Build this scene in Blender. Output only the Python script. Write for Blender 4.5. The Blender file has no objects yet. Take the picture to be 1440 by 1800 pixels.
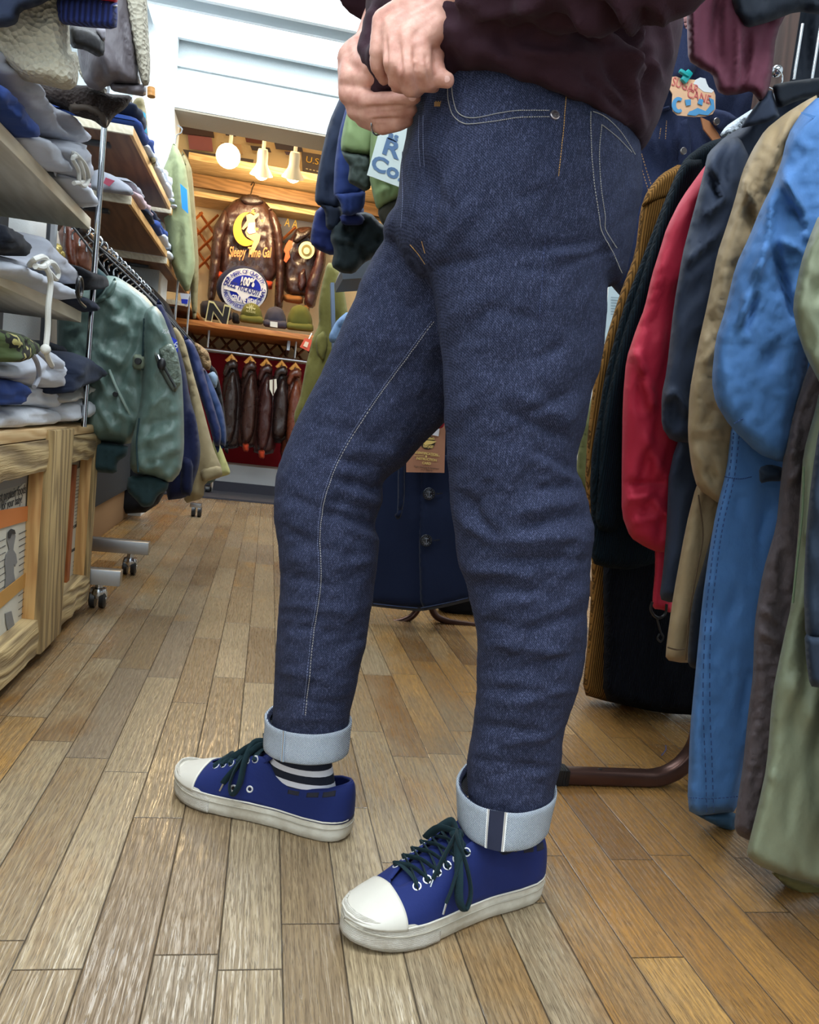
import bpy, bmesh, math, random
import numpy as np
from mathutils import Vector, Matrix, noise as mnoise, geometry as mgeo
from mathutils.bvhtree import BVHTree
random.seed(7)
SC = bpy.context.scene
COL = SC.collection
PI = math.pi

# ------------------------------------------------------------------ camera
F, CX, CY, H = 1380.0, 720.0, 900.0, 0.62
def _n(v): v = np.array(v, float); return v/np.linalg.norm(v)
_a = np.array((475-CX, CY-720, -F)); _b = np.array((2475-CX, CY-950, -F))
_dy = _n(_a); _dz = _n(np.cross(_a, _b))
if _dz[1] < 0: _dz = -_dz
_dx = np.cross(_dy, _dz)
MW = np.array([_dx, _dy, _dz])            # camera vector -> world vector
CAM = np.array((0, 0, H), float)
cd = bpy.data.cameras.new('camera'); cam = bpy.data.objects.new('camera', cd); COL.objects.link(cam)
cam.matrix_world = Matrix([list(MW[0])+[0], list(MW[1])+[0], list(MW[2])+[H], [0, 0, 0, 1]])
cd.sensor_fit = 'VERTICAL'; cd.sensor_height = 36.0; cd.lens = 36.0*F/1800.0
cd.clip_start = 0.02; cd.clip_end = 60
SC.camera = cam

# ------------------------------------------------------------------ world, lights, exposure
SC.view_settings.view_transform = 'Standard'
SC.view_settings.look = 'None'
SC.view_settings.gamma = 1.0
SC.view_settings.use_curve_mapping = False
SC.view_settings.exposure = 0.15
w = bpy.data.worlds.new('world'); SC.world = w; w.use_nodes = True
w.node_tree.nodes['Background'].inputs[0].default_value = (0.75, 0.85, 1, 1)
w.node_tree.nodes['Background'].inputs[1].default_value = 0.2
def area(name, loc, size, power, color, rot=(0, 0, 0)):
    l = bpy.data.lights.new(name, 'AREA'); l.shape = 'RECTANGLE'; l.size, l.size_y = size
    l.energy = power; l.color = color
    o = bpy.data.objects.new(name, l); o.location = loc; o.rotation_euler = rot; COL.objects.link(o)
    return o
COOL = (0.86, 0.94, 1.0); WARM = (1.0, 0.74, 0.42)
area('ceiling_panel_light', (0.15, 3.75, 2.36), (2.2, 0.5), 38, COOL)
area('ceiling_panel_light', (0.15, 1.9, 2.40), (2.0, 0.4), 34, COOL)
area('ceiling_panel_light', (0.0, 0.3, 2.40), (2.2, 0.5), 52, COOL)
area('ceiling_panel_light', (-0.2, -0.85, 2.3), (2.2, 0.5), 40, COOL, (-0.45, 0, 0))

# ------------------------------------------------------------------ pixel -> place
def ray(x, y): return MW @ np.array((x-CX, CY-y, -F))/F
def at(x, y, Y, kx=0.0, x0=0.0):          # on the upright plane y = Y (turned by kx about x0)
    r = ray(x, y); t = (Y-kx*x0)/(r[1]-kx*r[0]); return CAM + r*t
def atx(x, y, X): r = ray(x, y); return CAM + r*(X/r[0])
def atz(x, y, z=0.0): r = ray(x, y); return CAM + r*((z-H)/r[2])
def atd(x, y, D): return CAM + ray(x, y)*D
def projn(P):
    v = (np.asarray(P)-CAM) @ MW; d = -v[..., 2]
    return CX+F*v[..., 0]/d, CY-F*v[..., 1]/d, d

# ------------------------------------------------------------------ object helpers
WO = {}
THINGS = []
def setp(o, label=None, cat=None, group=None, kind=None):
    if label: o['label'] = label
    if cat: o['category'] = cat
    if group: o['group'] = group
    if kind: o['kind'] = kind
    return o
def thing(name, label, cat, group=None, rebase=True):
    o = bpy.data.objects.new(name, None); o.empty_display_size = 0.05; COL.objects.link(o)
    setp(o, label, cat, group); WO[o.name] = Vector((0, 0, 0))
    if rebase: THINGS.append(o)
    return o
def link(name, me, parent=None):
    o = bpy.data.objects.new(name, me); COL.objects.link(o)
    if parent is not None: o.parent = parent
    return o
def mk(name, verts, faces, mat, parent=None, smooth=True, sharp=None):
    me = bpy.data.meshes.new(name)
    me.from_pydata([tuple(map(float, v)) for v in verts], [], [tuple(int(i) for i in f) for f in faces])
    if mat is not None: me.materials.append(mat)
    fixn(me)
    if smooth:
        me.polygons.foreach_set('use_smooth', [True]*len(me.polygons))
        if sharp: me.set_sharp_from_angle(angle=math.radians(sharp))
    return link(name, me, parent)
def fixn(me):
    bm = bmesh.new(); bm.from_mesh(me); bmesh.ops.recalc_face_normals(bm, faces=bm.faces); bm.to_mesh(me); bm.free(); me.update()
def copy_tree(o, parent=None, **kw):
    c = o.copy(); COL.objects.link(c)
    if parent is not None: c.parent = parent
    for ch in list(o.children): copy_tree(ch, c)
    setp(c, **kw); return c
def rebase_all():
    bpy.context.view_layer.update()
    for t in THINGS:
        lo = []
        def rec(o):
            if o.type == 'MESH' and len(o.data.vertices):
                c = np.empty(len(o.data.vertices)*3); o.data.vertices.foreach_get('co', c); c = c.reshape(-1, 3)
                lo.append((c.min(0), c.max(0)))
            for k in o.children: rec(k)
        rec(t)
        if not lo: continue
        mn = np.min([a for a, b in lo], 0); mx = np.max([b for a, b in lo], 0)
        v = Vector(((mn[0]+mx[0])/2, (mn[1]+mx[1])/2, mn[2]))
        if t.type == 'MESH':
            t.data.transform(Matrix.Translation(-v)); t.location = v
            for k in t.children: k.location = k.location-v
        else:
            t.location = v
            for k in t.children: k.location = k.location-v
def top(o, label, cat, group=None):
    setp(o, label, cat, group); THINGS.append(o); return o
def struct(o): o['kind'] = 'structure'; return o

# geometry builders: each returns (verts, faces)
class G:
    def __init__(s): s.v = []; s.f = []
    def add(s, v, f):
        b = len(s.v); s.v += [tuple(x) for x in v]; s.f += [tuple(i+b for i in q) for q in f]; return s
    def box(s, lo, hi, M=None):
        x0, y0, z0 = lo; x1, y1, z1 = hi
        v = [(x0, y0, z0), (x1, y0, z0), (x1, y1, z0), (x0, y1, z0), (x0, y0, z1), (x1, y0, z1), (x1, y1, z1), (x0, y1, z1)]
        if M is not None: v = [tuple(M @ Vector(p)) for p in v]
        return s.add(v, [(0, 3, 2, 1), (4, 5, 6, 7), (0, 1, 5, 4), (1, 2, 6, 5), (2, 3, 7, 6), (3, 0, 4, 7)])
    def tube(s, pts, r, n=8, caps=True, flat=1.0, up=None):
        pts = [np.array(p, float) for p in pts]; m = len(pts)
        rr = r if hasattr(r, '__len__') else [r]*m
        T = [_n(pts[min(i+1, m-1)]-pts[max(i-1, 0)]+1e-9) for i in range(m)]
        ref = np.array(up if up is not None else ((0, 0, 1) if abs(T[0][2]) < .9 else (1, 0, 0)), float)
        N = _n(ref-T[0]*ref.dot(T[0])); v = []
        for i in range(m):
            N = _n(N-T[i]*N.dot(T[i])); B = np.cross(T[i], N)
            for k in range(n):
                a = 2*PI*k/n; v.append(pts[i]+rr[i]*(math.cos(a)*N*flat+math.sin(a)*B))
        f = [(i*n+k, i*n+(k+1) % n, (i+1)*n+(k+1) % n, (i+1)*n+k) for i in range(m-1) for k in range(n)]
        if caps: f += [tuple(range(n-1, -1, -1)), tuple((m-1)*n+k for k in range(n))]
        return s.add(v, f)
    def loft(s, rings, caps=(True, True)):
        n = len(rings[0]); m = len(rings); v = [p for r in rings for p in r]
        f = [(i*n+k, i*n+(k+1) % n, (i+1)*n+(k+1) % n, (i+1)*n+k) for i in range(m-1) for k in range(n)]
        if caps[0]: f.append(tuple(range(n-1, -1, -1)))
        if caps[1]: f.append(tuple((m-1)*n+k for k in range(n)))
        return s.add(v, f)
    def ball(s, c, r, n=12, M=None):
        rx, ry, rz = r if hasattr(r, '__len__') else (r, r, r); v = []; m = n//2+1
        for i in range(1, m):
            a = PI*i/m
            for k in range(n):
                b = 2*PI*k/n; v.append((c[0]+rx*math.sin(a)*math.cos(b), c[1]+ry*math.sin(a)*math.sin(b), c[2]+rz*math.cos(a)))
        nb = len(v); v += [(c[0], c[1], c[2]+rz), (c[0], c[1], c[2]-rz)]
        f = [(i*n+k, (i+1)*n+k, (i+1)*n+(k+1) % n, i*n+(k+1) % n) for i in range(m-2) for k in range(n)]
        f += [(nb, k, (k+1) % n) for k in range(n)] + [(nb+1, (m-2)*n+(k+1) % n, (m-2)*n+k) for k in range(n)]
        if M is not None: v = [tuple(M @ Vector(p)) for p in v]
        return s.add(v, f)
    def ring(s, c, R, r, ax1, ax2, n=16, m=6):
        c = np.array(c, float); a1 = _n(ax1); a2 = _n(ax2); nn = np.cross(a1, a2); v = []
        for i in range(n):
            a = 2*PI*i/n; d = math.cos(a)*a1+math.sin(a)*a2
            for k in range(m):
                b = 2*PI*k/m; v.append(c+d*(R+r*math.cos(b))+nn*r*math.sin(b))
        return s.add(v, [(i*m+k, ((i+1) % n)*m+k, ((i+1) % n)*m+(k+1) % m, i*m+(k+1) % m) for i in range(n) for k in range(m)])
    def disc(s, c, R, t, nrm, n=20):
        nrm = _n(nrm); a = _n(np.cross(nrm, (0, 0, 1) if abs(nrm[2]) < .9 else (1, 0, 0))); b = np.cross(nrm, a); c = np.array(c, float)
        rs = [[c+nrm*h+(a*math.cos(q)+b*math.sin(q))*R*k for q in [2*PI*i/n for i in range(n)]] for h, k in ((0, 1), (t*.7, 1), (t, .85))]
        return s.loft(rs)
    def obj(s, name, mat, parent=None, smooth=True, sharp=40, bevel=0):
        if bevel:
            me = bpy.data.meshes.new(name); me.from_pydata([tuple(map(float, v)) for v in s.v], [], s.f)
            bm = bmesh.new(); bm.from_mesh(me)
            bmesh.ops.bevel(bm, geom=bm.edges[:], offset=bevel, segments=2, affect='EDGES', profile=.6)
            bmesh.ops.recalc_face_normals(bm, faces=bm.faces); bm.to_mesh(me); bm.free()
            if mat: me.materials.append(mat)
            me.polygons.foreach_set('use_smooth', [True]*len(me.polygons)); me.set_sharp_from_angle(angle=math.radians(sharp))
            return link(name, me, parent)
        return mk(name, s.v, s.f, mat, parent, smooth, sharp)

def crom(pts, n=6, closed=False):
    P = [np.array(p, float) for p in pts]; m = len(P); out = []
    rng = range(m if closed else m-1)
    for i in rng:
        g = (lambda j: P[j % m]) if closed else (lambda j: P[min(max(j, 0), m-1)])
        a, b, c, d = g(i-1), g(i), g(i+1), g(i+2)
        for k in range(n):
            t = k/n
            out.append(.5*((2*b)+(-a+c)*t+(2*a-5*b+4*c-d)*t*t+(-a+3*b-3*c+d)*t**3))
    if not closed: out.append(P[-1])
    return out

# fold strokes in the place's own surface: (x0,y0,x1,y1,width,height)
def stroke_field(X, Yp, strokes):
    h = np.zeros(len(X))
    for (x0, y0, x1, y1, wd, am) in strokes:
        dx, dy = x1-x0, y1-y0; L2 = dx*dx+dy*dy+1e-6
        t = np.clip(((X-x0)*dx+(Yp-y0)*dy)/L2, 0, 1)
        d = np.hypot(X-(x0+t*dx), Yp-(y0+t*dy))
        fade = np.clip(4*t*(1-t)+.25, 0, 1)
        h += am*np.exp(-(d/wd)**2)*fade
    return h
def pnoise(X, Yp, sx, sy, seed, ang=0.0):
    ca, sa = math.cos(ang), math.sin(ang)
    return np.array([mnoise.noise(Vector(((x*ca+y*sa)/sx, (-x*sa+y*ca)/sy, seed))) for x, y in zip(X, Yp)])

def puff(name, outline, Y, T, mat, parent, R=30, step=9, strokes=(), noise=None, kx=0.0, back=.8, chaikin=1, off=0.0, x0=0.0, bulge=None, dfun=None, side=None):
    """cloth piece: outline on an upright plane, filled and inflated to thickness T (m), with folds"""
    P = [np.array(p, float) for p in outline]; R = R*.8
    for _ in range(chaikin):
        Q = []
        for i in range(len(P)):
            a, b = P[i], P[(i+1) % len(P)]; Q += [a*.82+b*.18, a*.18+b*.82]
        P = Q
    B = []
    for i in range(len(P)):
        a, b = P[i], P[(i+1) % len(P)]; k = max(1, int(round(np.linalg.norm(b-a)/step)))
        B += [a+(b-a)*j/k for j in range(k)]
    B = np.array(B); nb = len(B)
    x0g, y0g = B.min(0); x1g, y1g = B.max(0)
    gx, gy = np.meshgrid(np.arange(x0g+step/2, x1g, step), np.arange(y0g+step/2, y1g, step*.9))
    gx = gx+(np.arange(gx.shape[0]) % 2)[:, None]*step/2
    X, Yp = gx.ravel(), gy.ravel()
    A = B; Bn = np.roll(B, -1, 0)
    ins = np.zeros(len(X), bool)
    for (ax, ay), (bx, by) in zip(A, Bn):
        c = ((ay > Yp) != (by > Yp)); 
        with np.errstate(divide='ignore', invalid='ignore'):
            ins ^= c & (X < (bx-ax)*(Yp-ay)/(by-ay+1e-12)+ax)
    X, Yp = X[ins], Yp[ins]
    def bdist(X, Yp):
        d = np.full(len(X), 1e9)
        for a, b in zip(A, Bn):
            e = b-a; t = np.clip(((X-a[0])*e[0]+(Yp-a[1])*e[1])/(e@e+1e-9), 0, 1)
            d = np.minimum(d, np.hypot(X-a[0]-t*e[0], Yp-a[1]-t*e[1]))
        return d
    d = bdist(X, Yp); k = d > step*.45; X, Yp, d = X[k], Yp[k], d[k]
    allp = [Vector(p) for p in B]+[Vector((a, b)) for a, b in zip(X, Yp)]
    r = mgeo.delaunay_2d_cdt(allp, [(i, (i+1) % nb) for i in range(nb)], [list(range(nb))], 1, 1e-5)
    V2 = np.array([tuple(v) for v in r[0]]); tris = [tuple(f) for f in r[2]]
    dd = bdist(V2[:, 0], V2[:, 1]); onb = dd < 1e-2
    q = np.clip(dd/R, 0, 1); prof = np.sqrt(np.clip(1-(1-q)**2, 0, 1))
    h = prof*T
    edge = np.clip(dd/(R*.6), 0, 1)
    if bulge is not None: h = h+bulge(V2[:, 0], V2[:, 1])*edge
    if len(strokes): h = h+stroke_field(V2[:, 0], V2[:, 1], strokes)*edge
    hn = 0
    if noise:
        for (am, sx, sy, sd, *an) in noise:
            nn = pnoise(V2[:, 0], V2[:, 1], sx, sy, sd, an[0] if an else 0)
            if am > .012: nn = .45*nn+.55*(.30-1.5*np.abs(nn))
            hn = hn+am*nn*edge
    front, bk, n = [], [], len(V2)
    for i, (x, y) in enumerate(V2):
        if side is not None:                       # outline on the upright plane x = Y, cloth runs 'side' metres back from it
            p = atx(x, y, Y); front.append(p+np.array((h[i]+(hn[i] if noise else 0), 0, 0))); k = min(1, dd[i]/(R*.3))
            bk.append(p-np.array((side*k, 0, 0))); continue
        rr = ray(x, y); t = (Y-kx*x0)/(rr[1]-kx*rr[0])+off
        if dfun is not None: t += dfun(x, y)
        hh = h[i]+(hn[i] if noise else 0)
        front.append(CAM+rr*(t-hh)); bk.append(CAM+rr*(t+back*prof[i]*T+(0 if onb[i] else 1e-4)-min(0, hh)))
    vs = list(front); bi = {}
    for i in range(n):
        if onb[i]: bi[i] = i
        else: bi[i] = len(vs); vs.append(bk[i])
    fs = [t for t in tris]+[(bi[c], bi[b], bi[a]) for a, b, c in tris if not (onb[a] and onb[b] and onb[c])]
    return mk(name, vs, fs, mat, parent)

def evmesh(o):
    bpy.context.view_layer.update()
    dg = bpy.context.evaluated_depsgraph_get()
    return bpy.data.meshes.new_from_object(o.evaluated_get(dg), preserve_all_data_layers=True, depsgraph=dg)
def remesh(g, voxel, smooth_it=4, name='tmp'):
    o = mk(name, g.v, g.f, None, None, True); m = o.modifiers.new('r', 'REMESH'); m.mode = 'VOXEL'; m.voxel_size = voxel; m.use_smooth_shade = True
    me = evmesh(o); old = o.data; bpy.data.objects.remove(o); bpy.data.meshes.remove(old)
    co = np.empty(len(me.vertices)*3); me.vertices.foreach_get('co', co); co = co.reshape(-1, 3)
    ed = np.empty(len(me.edges)*2, int); me.edges.foreach_get('vertices', ed); ed = ed.reshape(-1, 2)
    deg = np.bincount(ed.ravel(), minlength=len(co)).astype(float)[:, None]
    for _ in range(smooth_it):
        s = np.zeros_like(co); np.add.at(s, ed[:, 0], co[ed[:, 1]]); np.add.at(s, ed[:, 1], co[ed[:, 0]]); co = co*.4+.6*s/np.maximum(deg, 1)
    me.vertices.foreach_set('co', co.ravel()); me.update()
    me.polygons.foreach_set('use_smooth', [True]*len(me.polygons))
    return me, co
def normals(me):
    n = np.empty(len(me.vertices)*3); me.vertices.foreach_get('normal', n); return n.reshape(-1, 3)

def text(s, name, M, size, mat, parent=None, extrude=.0003, bold=0.0, width=None, shear=0, align='CENTER'):
    c = bpy.data.curves.new('t', 'FONT'); c.body = s; c.size = size; c.extrude = extrude; c.offset = bold; c.align_x = align; c.align_y = 'CENTER'; c.shear = shear
    c.resolution_u = 3
    o = bpy.data.objects.new('t', c); COL.objects.link(o); me = evmesh(o); bpy.data.objects.remove(o)
    if width:
        xs = [v.co.x for v in me.vertices]
        if xs: me.transform(Matrix.Scale(width/max(1e-6, max(xs)-min(xs)), 4, (1, 0, 0)))
    me.transform(M); me.materials.clear(); me.materials.append(mat)
    return link(name, me, parent)
def face_m(p, ang=0.0, n=(0, -1, 0), up=(0, 0, 1)):
    """matrix: text plane at p facing n, turned by ang"""
    n = _n(n); u = np.array(up, float); u = _n(u-n*u.dot(n)); r = np.cross(u, n)
    r2 = r*math.cos(ang)+u*math.sin(ang); u2 = -r*math.sin(ang)+u*math.cos(ang)
    return Matrix([[r2[0], u2[0], n[0], p[0]], [r2[1], u2[1], n[1], p[1]], [r2[2], u2[2], n[2], p[2]], [0, 0, 0, 1]])
def slab(name, poly, Y, t, mat, parent, kx=0, off=0, x0=0, fn=None):
    """thin flat shape of thickness t whose outline is given on plane Y"""
    f = fn or (lambda x, y: at(x, y, Y, kx, x0))
    a = [f(x, y) for x, y in poly]; nr = np.cross(a[1]-a[0], a[2]-a[0]); nr = _n(nr)
    if nr @ (CAM-a[0]) < 0: nr = -nr
    fr = [p+nr*(off+t) for p in a]; bk = [p+nr*off for p in a]; n = len(a)
    return mk(name, fr+bk, [tuple(range(n)), tuple(range(2*n-1, n-1, -1))]+[(i, (i+1) % n, n+(i+1) % n, n+i) for i in range(n)], mat, parent, smooth=False)
def ell(cx, cy, rx, ry, n=28, a=0, t0=0, t1=2*PI):
    return [(cx+rx*math.cos(t)*math.cos(a)-ry*math.sin(t)*math.sin(a), cy+rx*math.cos(t)*math.sin(a)+ry*math.sin(t)*math.cos(a)) for t in [t0+(t1-t0)*i/(n if t1-t0 > 6.2 else n-1) for i in range(n)]]

# ------------------------------------------------------------------ materials
def lin(c): c /= 255.0; return c/12.92 if c <= .04045 else ((c+.055)/1.055)**2.4
def rgb(r, g, b): return (lin(r), lin(g), lin(b), 1)
class NT:
    def __init__(s, name):
        s.m = bpy.data.materials.new(name); s.m.use_nodes = True; s.t = s.m.node_tree; s.b = s.t.nodes['Principled BSDF']
    def n(s, typ, **kw):
        x = s.t.nodes.new('ShaderNode'+typ)
        for k, v in kw.items():
            if k.startswith('i_'):
                key = k[2:]; key = int(key) if key.isdigit() else key.replace('_', ' ')
                if hasattr(v, 'is_output') or isinstance(v, bpy.types.NodeSocket): s.t.links.new(v, x.inputs[key])
                else: x.inputs[key].default_value = v
            else: setattr(x, k, v)
        return x
    def set(s, key, v):
        if isinstance(v, bpy.types.NodeSocket): s.t.links.new(v, s.b.inputs[key])
        else: s.b.inputs[key].default_value = v
    def co(s, scale=(1, 1, 1), rot=(0, 0, 0)):
        c = s.n('TexCoord'); m = s.n('Mapping'); s.t.links.new(c.outputs['Object'], m.inputs[0]); m.inputs['Scale'].default_value = scale; m.inputs['Rotation'].default_value = rot
        return m.outputs[0]
    def noise(s, vec, scale, detail=3, rough=.6, out=0):
        x = s.n('TexNoise', i_Vector=vec, i_Scale=scale, i_Detail=detail, i_Roughness=rough); return x.outputs[out]
    def ramp(s, fac, stops):
        r = s.n('ValToRGB', i_Fac=fac); e = r.color_ramp.elements
        while len(e) < len(stops): e.new(.5)
        for q, (p, c) in zip(e, stops): q.position = p; q.color = c
        return r.outputs[0]
    def mix(s, fac, a, b, typ='MIX'):
        x = s.n('MixRGB', blend_type=typ, i_Fac=fac, i_Color1=a, i_Color2=b); return x.outputs[0]
    def math(s, op, a, b=0.0):
        x = s.n('Math', operation=op, i_0=a, i_1=b); return x.outputs[0]
    def bump(s, h, strength, dist=.002, prev=None):
        x = s.n('Bump', i_Height=h, i_Strength=strength, i_Distance=dist)
        if prev is not None: s.t.links.new(prev, x.inputs['Normal'])
        return x.outputs[0]
MATS = {}
def fabric(name, c, rough=.85, weave=900, wb=.25, wr=14, wrb=.0, var=.12, sheen=.15, spec=.25, aniso=(1, 1, 1), wdist=.006, fleece=0):
    if name in MATS: return MATS[name]
    N = NT(name); v = N.co(); base = rgb(*c)
    lo = tuple(x*(1-var) for x in base[:3])+(1,); hi = tuple(min(1, x*(1+var)) for x in base[:3])+(1,)
    nz = N.noise(N.co(aniso), 6, 4); col = N.mix(nz, lo, hi)
    fine = N.noise(v, weave, 2); 
    col = N.mix(N.math('MULTIPLY', fine, .25), col, tuple(x*.6 for x in base[:3])+(1,))
    N.set('Base Color', col); N.set('Roughness', rough); N.set('Specular IOR Level', spec)
    N.set('Sheen Weight', sheen*.25); N.set('Sheen Roughness', .4)
    b = N.bump(fine, wb, .0006)
    if wrb: b = N.bump(N.noise(N.co(aniso), wr, 4, .55), wrb, wdist, b)
    if fleece: 
        vo = N.n('TexVoronoi', i_Vector=v, i_Scale=fleece); b = N.bump(vo.outputs[0], .9, .006, b)
    N.set('Normal', b); MATS[name] = N.m; return N.m
def plain(name, c, rough=.5, metal=0, spec=.5, coat=0, emis=None, estr=0, bump=0, bs=200):
    if name in MATS: return MATS[name]
    N = NT(name); col = rgb(*c)
    nz = N.noise(N.co(), bs, 3)
    N.set('Base Color', N.mix(N.math('MULTIPLY', nz, .2), col, tuple(x*.8 for x in col[:3])+(1,)))
    N.set('Roughness', rough); N.set('Metallic', metal); N.set('Specular IOR Level', spec); N.set('Coat Weight', coat)
    if emis: N.set('Emission Color', rgb(*emis)); N.set('Emission Strength', estr)
    if bump: N.set('Normal', N.bump(nz, bump, .002))
    MATS[name] = N.m; return N.m
def wood(name, c1, c2, scale=1, axis='Y', rough=.55, bump=.15, deep=0):
    if name in MATS: return MATS[name]
    N = NT(name); s = {'X': (.12, 1, 1), 'Y': (1, .12, 1), 'Z': (1, 1, .12)}[axis]
    v = N.co(tuple(k*scale for k in s)); 
    d = N.noise(v, 9, 3); wv = N.n('TexWave', i_Vector=v, i_Scale=22, i_Distortion=9, i_Detail=2, i_Detail_Scale=1.2, bands_direction='DIAGONAL')
    fine = N.noise(N.co(tuple(k*scale*(1 if k == .12 else 6) for k in s)), 60, 3)
    f = N.mix(.45, wv.outputs[0], fine); f2 = N.mix(.4, f, d)
    N.set('Base Color', N.ramp(f2, [(.25, rgb(*c1)), (.7, rgb(*c2))])); N.set('Roughness', rough)
    N.set('Normal', N.bump(f, bump, .002+deep)); MATS[name] = N.m; return N.m
def leather(name, c, var=.35, rough=.3, wr=10, aniso=(1, 1, .35)):
    if name in MATS: return MATS[name]
    N = NT(name); b = rgb(*c); nz = N.noise(N.co(aniso), wr, 5, .65)
    N.set('Base Color', N.ramp(nz, [(.3, tuple(x*(1-var) for x in b[:3])+(1,)), (.7, tuple(min(1, x*(1+var)) for x in b[:3])+(1,))]))
    N.set('Roughness', N.ramp(N.noise(N.co(), 30, 3), [(.3, (rough-.08,)*3+(1,)), (.7, (rough+.15,)*3+(1,))])); N.set('Specular IOR Level', .6)
    N.set('Normal', N.bump(nz, .8, .012, N.bump(N.noise(N.co(), 500, 2), .15, .0006))); MATS[name] = N.m; return N.m
def cord(name, c, wales=220, ang=0.0, dark=.35):
    N = NT(name); v = N.co((1, 0, 0), (0, ang, 0)); 
    wv = N.n('TexWave', i_Vector=v, i_Scale=wales, i_Distortion=0.0, wave_profile='SIN', bands_direction='X')
    b = rgb(*c); N.set('Base Color', N.ramp(wv.outputs[0], [(.15, tuple(x*dark for x in b[:3])+(1,)), (.6, b)])); N.set('Roughness', .95); N.set('Specular IOR Level', .12)
    N.set('Normal', N.bump(wv.outputs[0], .7, .002)); return N.m
def denim(name, base=(26, 31, 50), light=(112, 118, 150), thr=(.50, .74), amt=.62, tw=.5):
    N = NT(name); v = N.co()
    sp = N.noise(v, 760, 3, .75); vert = N.noise(N.co((1, 1, .16)), 620, 2, .6); big = N.noise(v, 14, 4, .6)
    m = N.mix(.30, sp, vert)
    f = N.ramp(m, [(thr[0], (0, 0, 0, 1)), (thr[1], (1, 1, 1, 1))])
    fk = N.math('MULTIPLY', f, amt)
    lo = rgb(*base); hi = tuple(x*1.5 for x in lo[:3])+(1,)
    c0 = N.mix(big, lo, hi); c = N.mix(fk, c0, rgb(*light))
    wv = N.n('TexWave', i_Vector=N.co((1, 0, 1), (0, .8, 0)), i_Scale=150, bands_direction='X'); 
    c = N.mix(N.math('MULTIPLY', wv.outputs[0], .18*tw), c, rgb(*light))
    N.set('Base Color', c); N.set('Roughness', .9); N.set('Specular IOR Level', .2); 
    N.set('Normal', N.bump(m, .5, .0012, N.bump(N.noise(v, 45, 4, .6), .35, .004))); MATS[name] = N.m; return N.m
M_CHROME = plain('chrome', (200, 203, 208), .12, 1)
M_STEEL = plain('brushed_steel', (176, 178, 182), .3, 1)
M_BLACKPL = plain('black_plastic', (22, 23, 26), .35)
M_WHITE = plain('white_paint', (225, 230, 232), .6)
M_CORD = fabric('cotton_cord', (214, 214, 208), .9, 400, .5)
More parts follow.
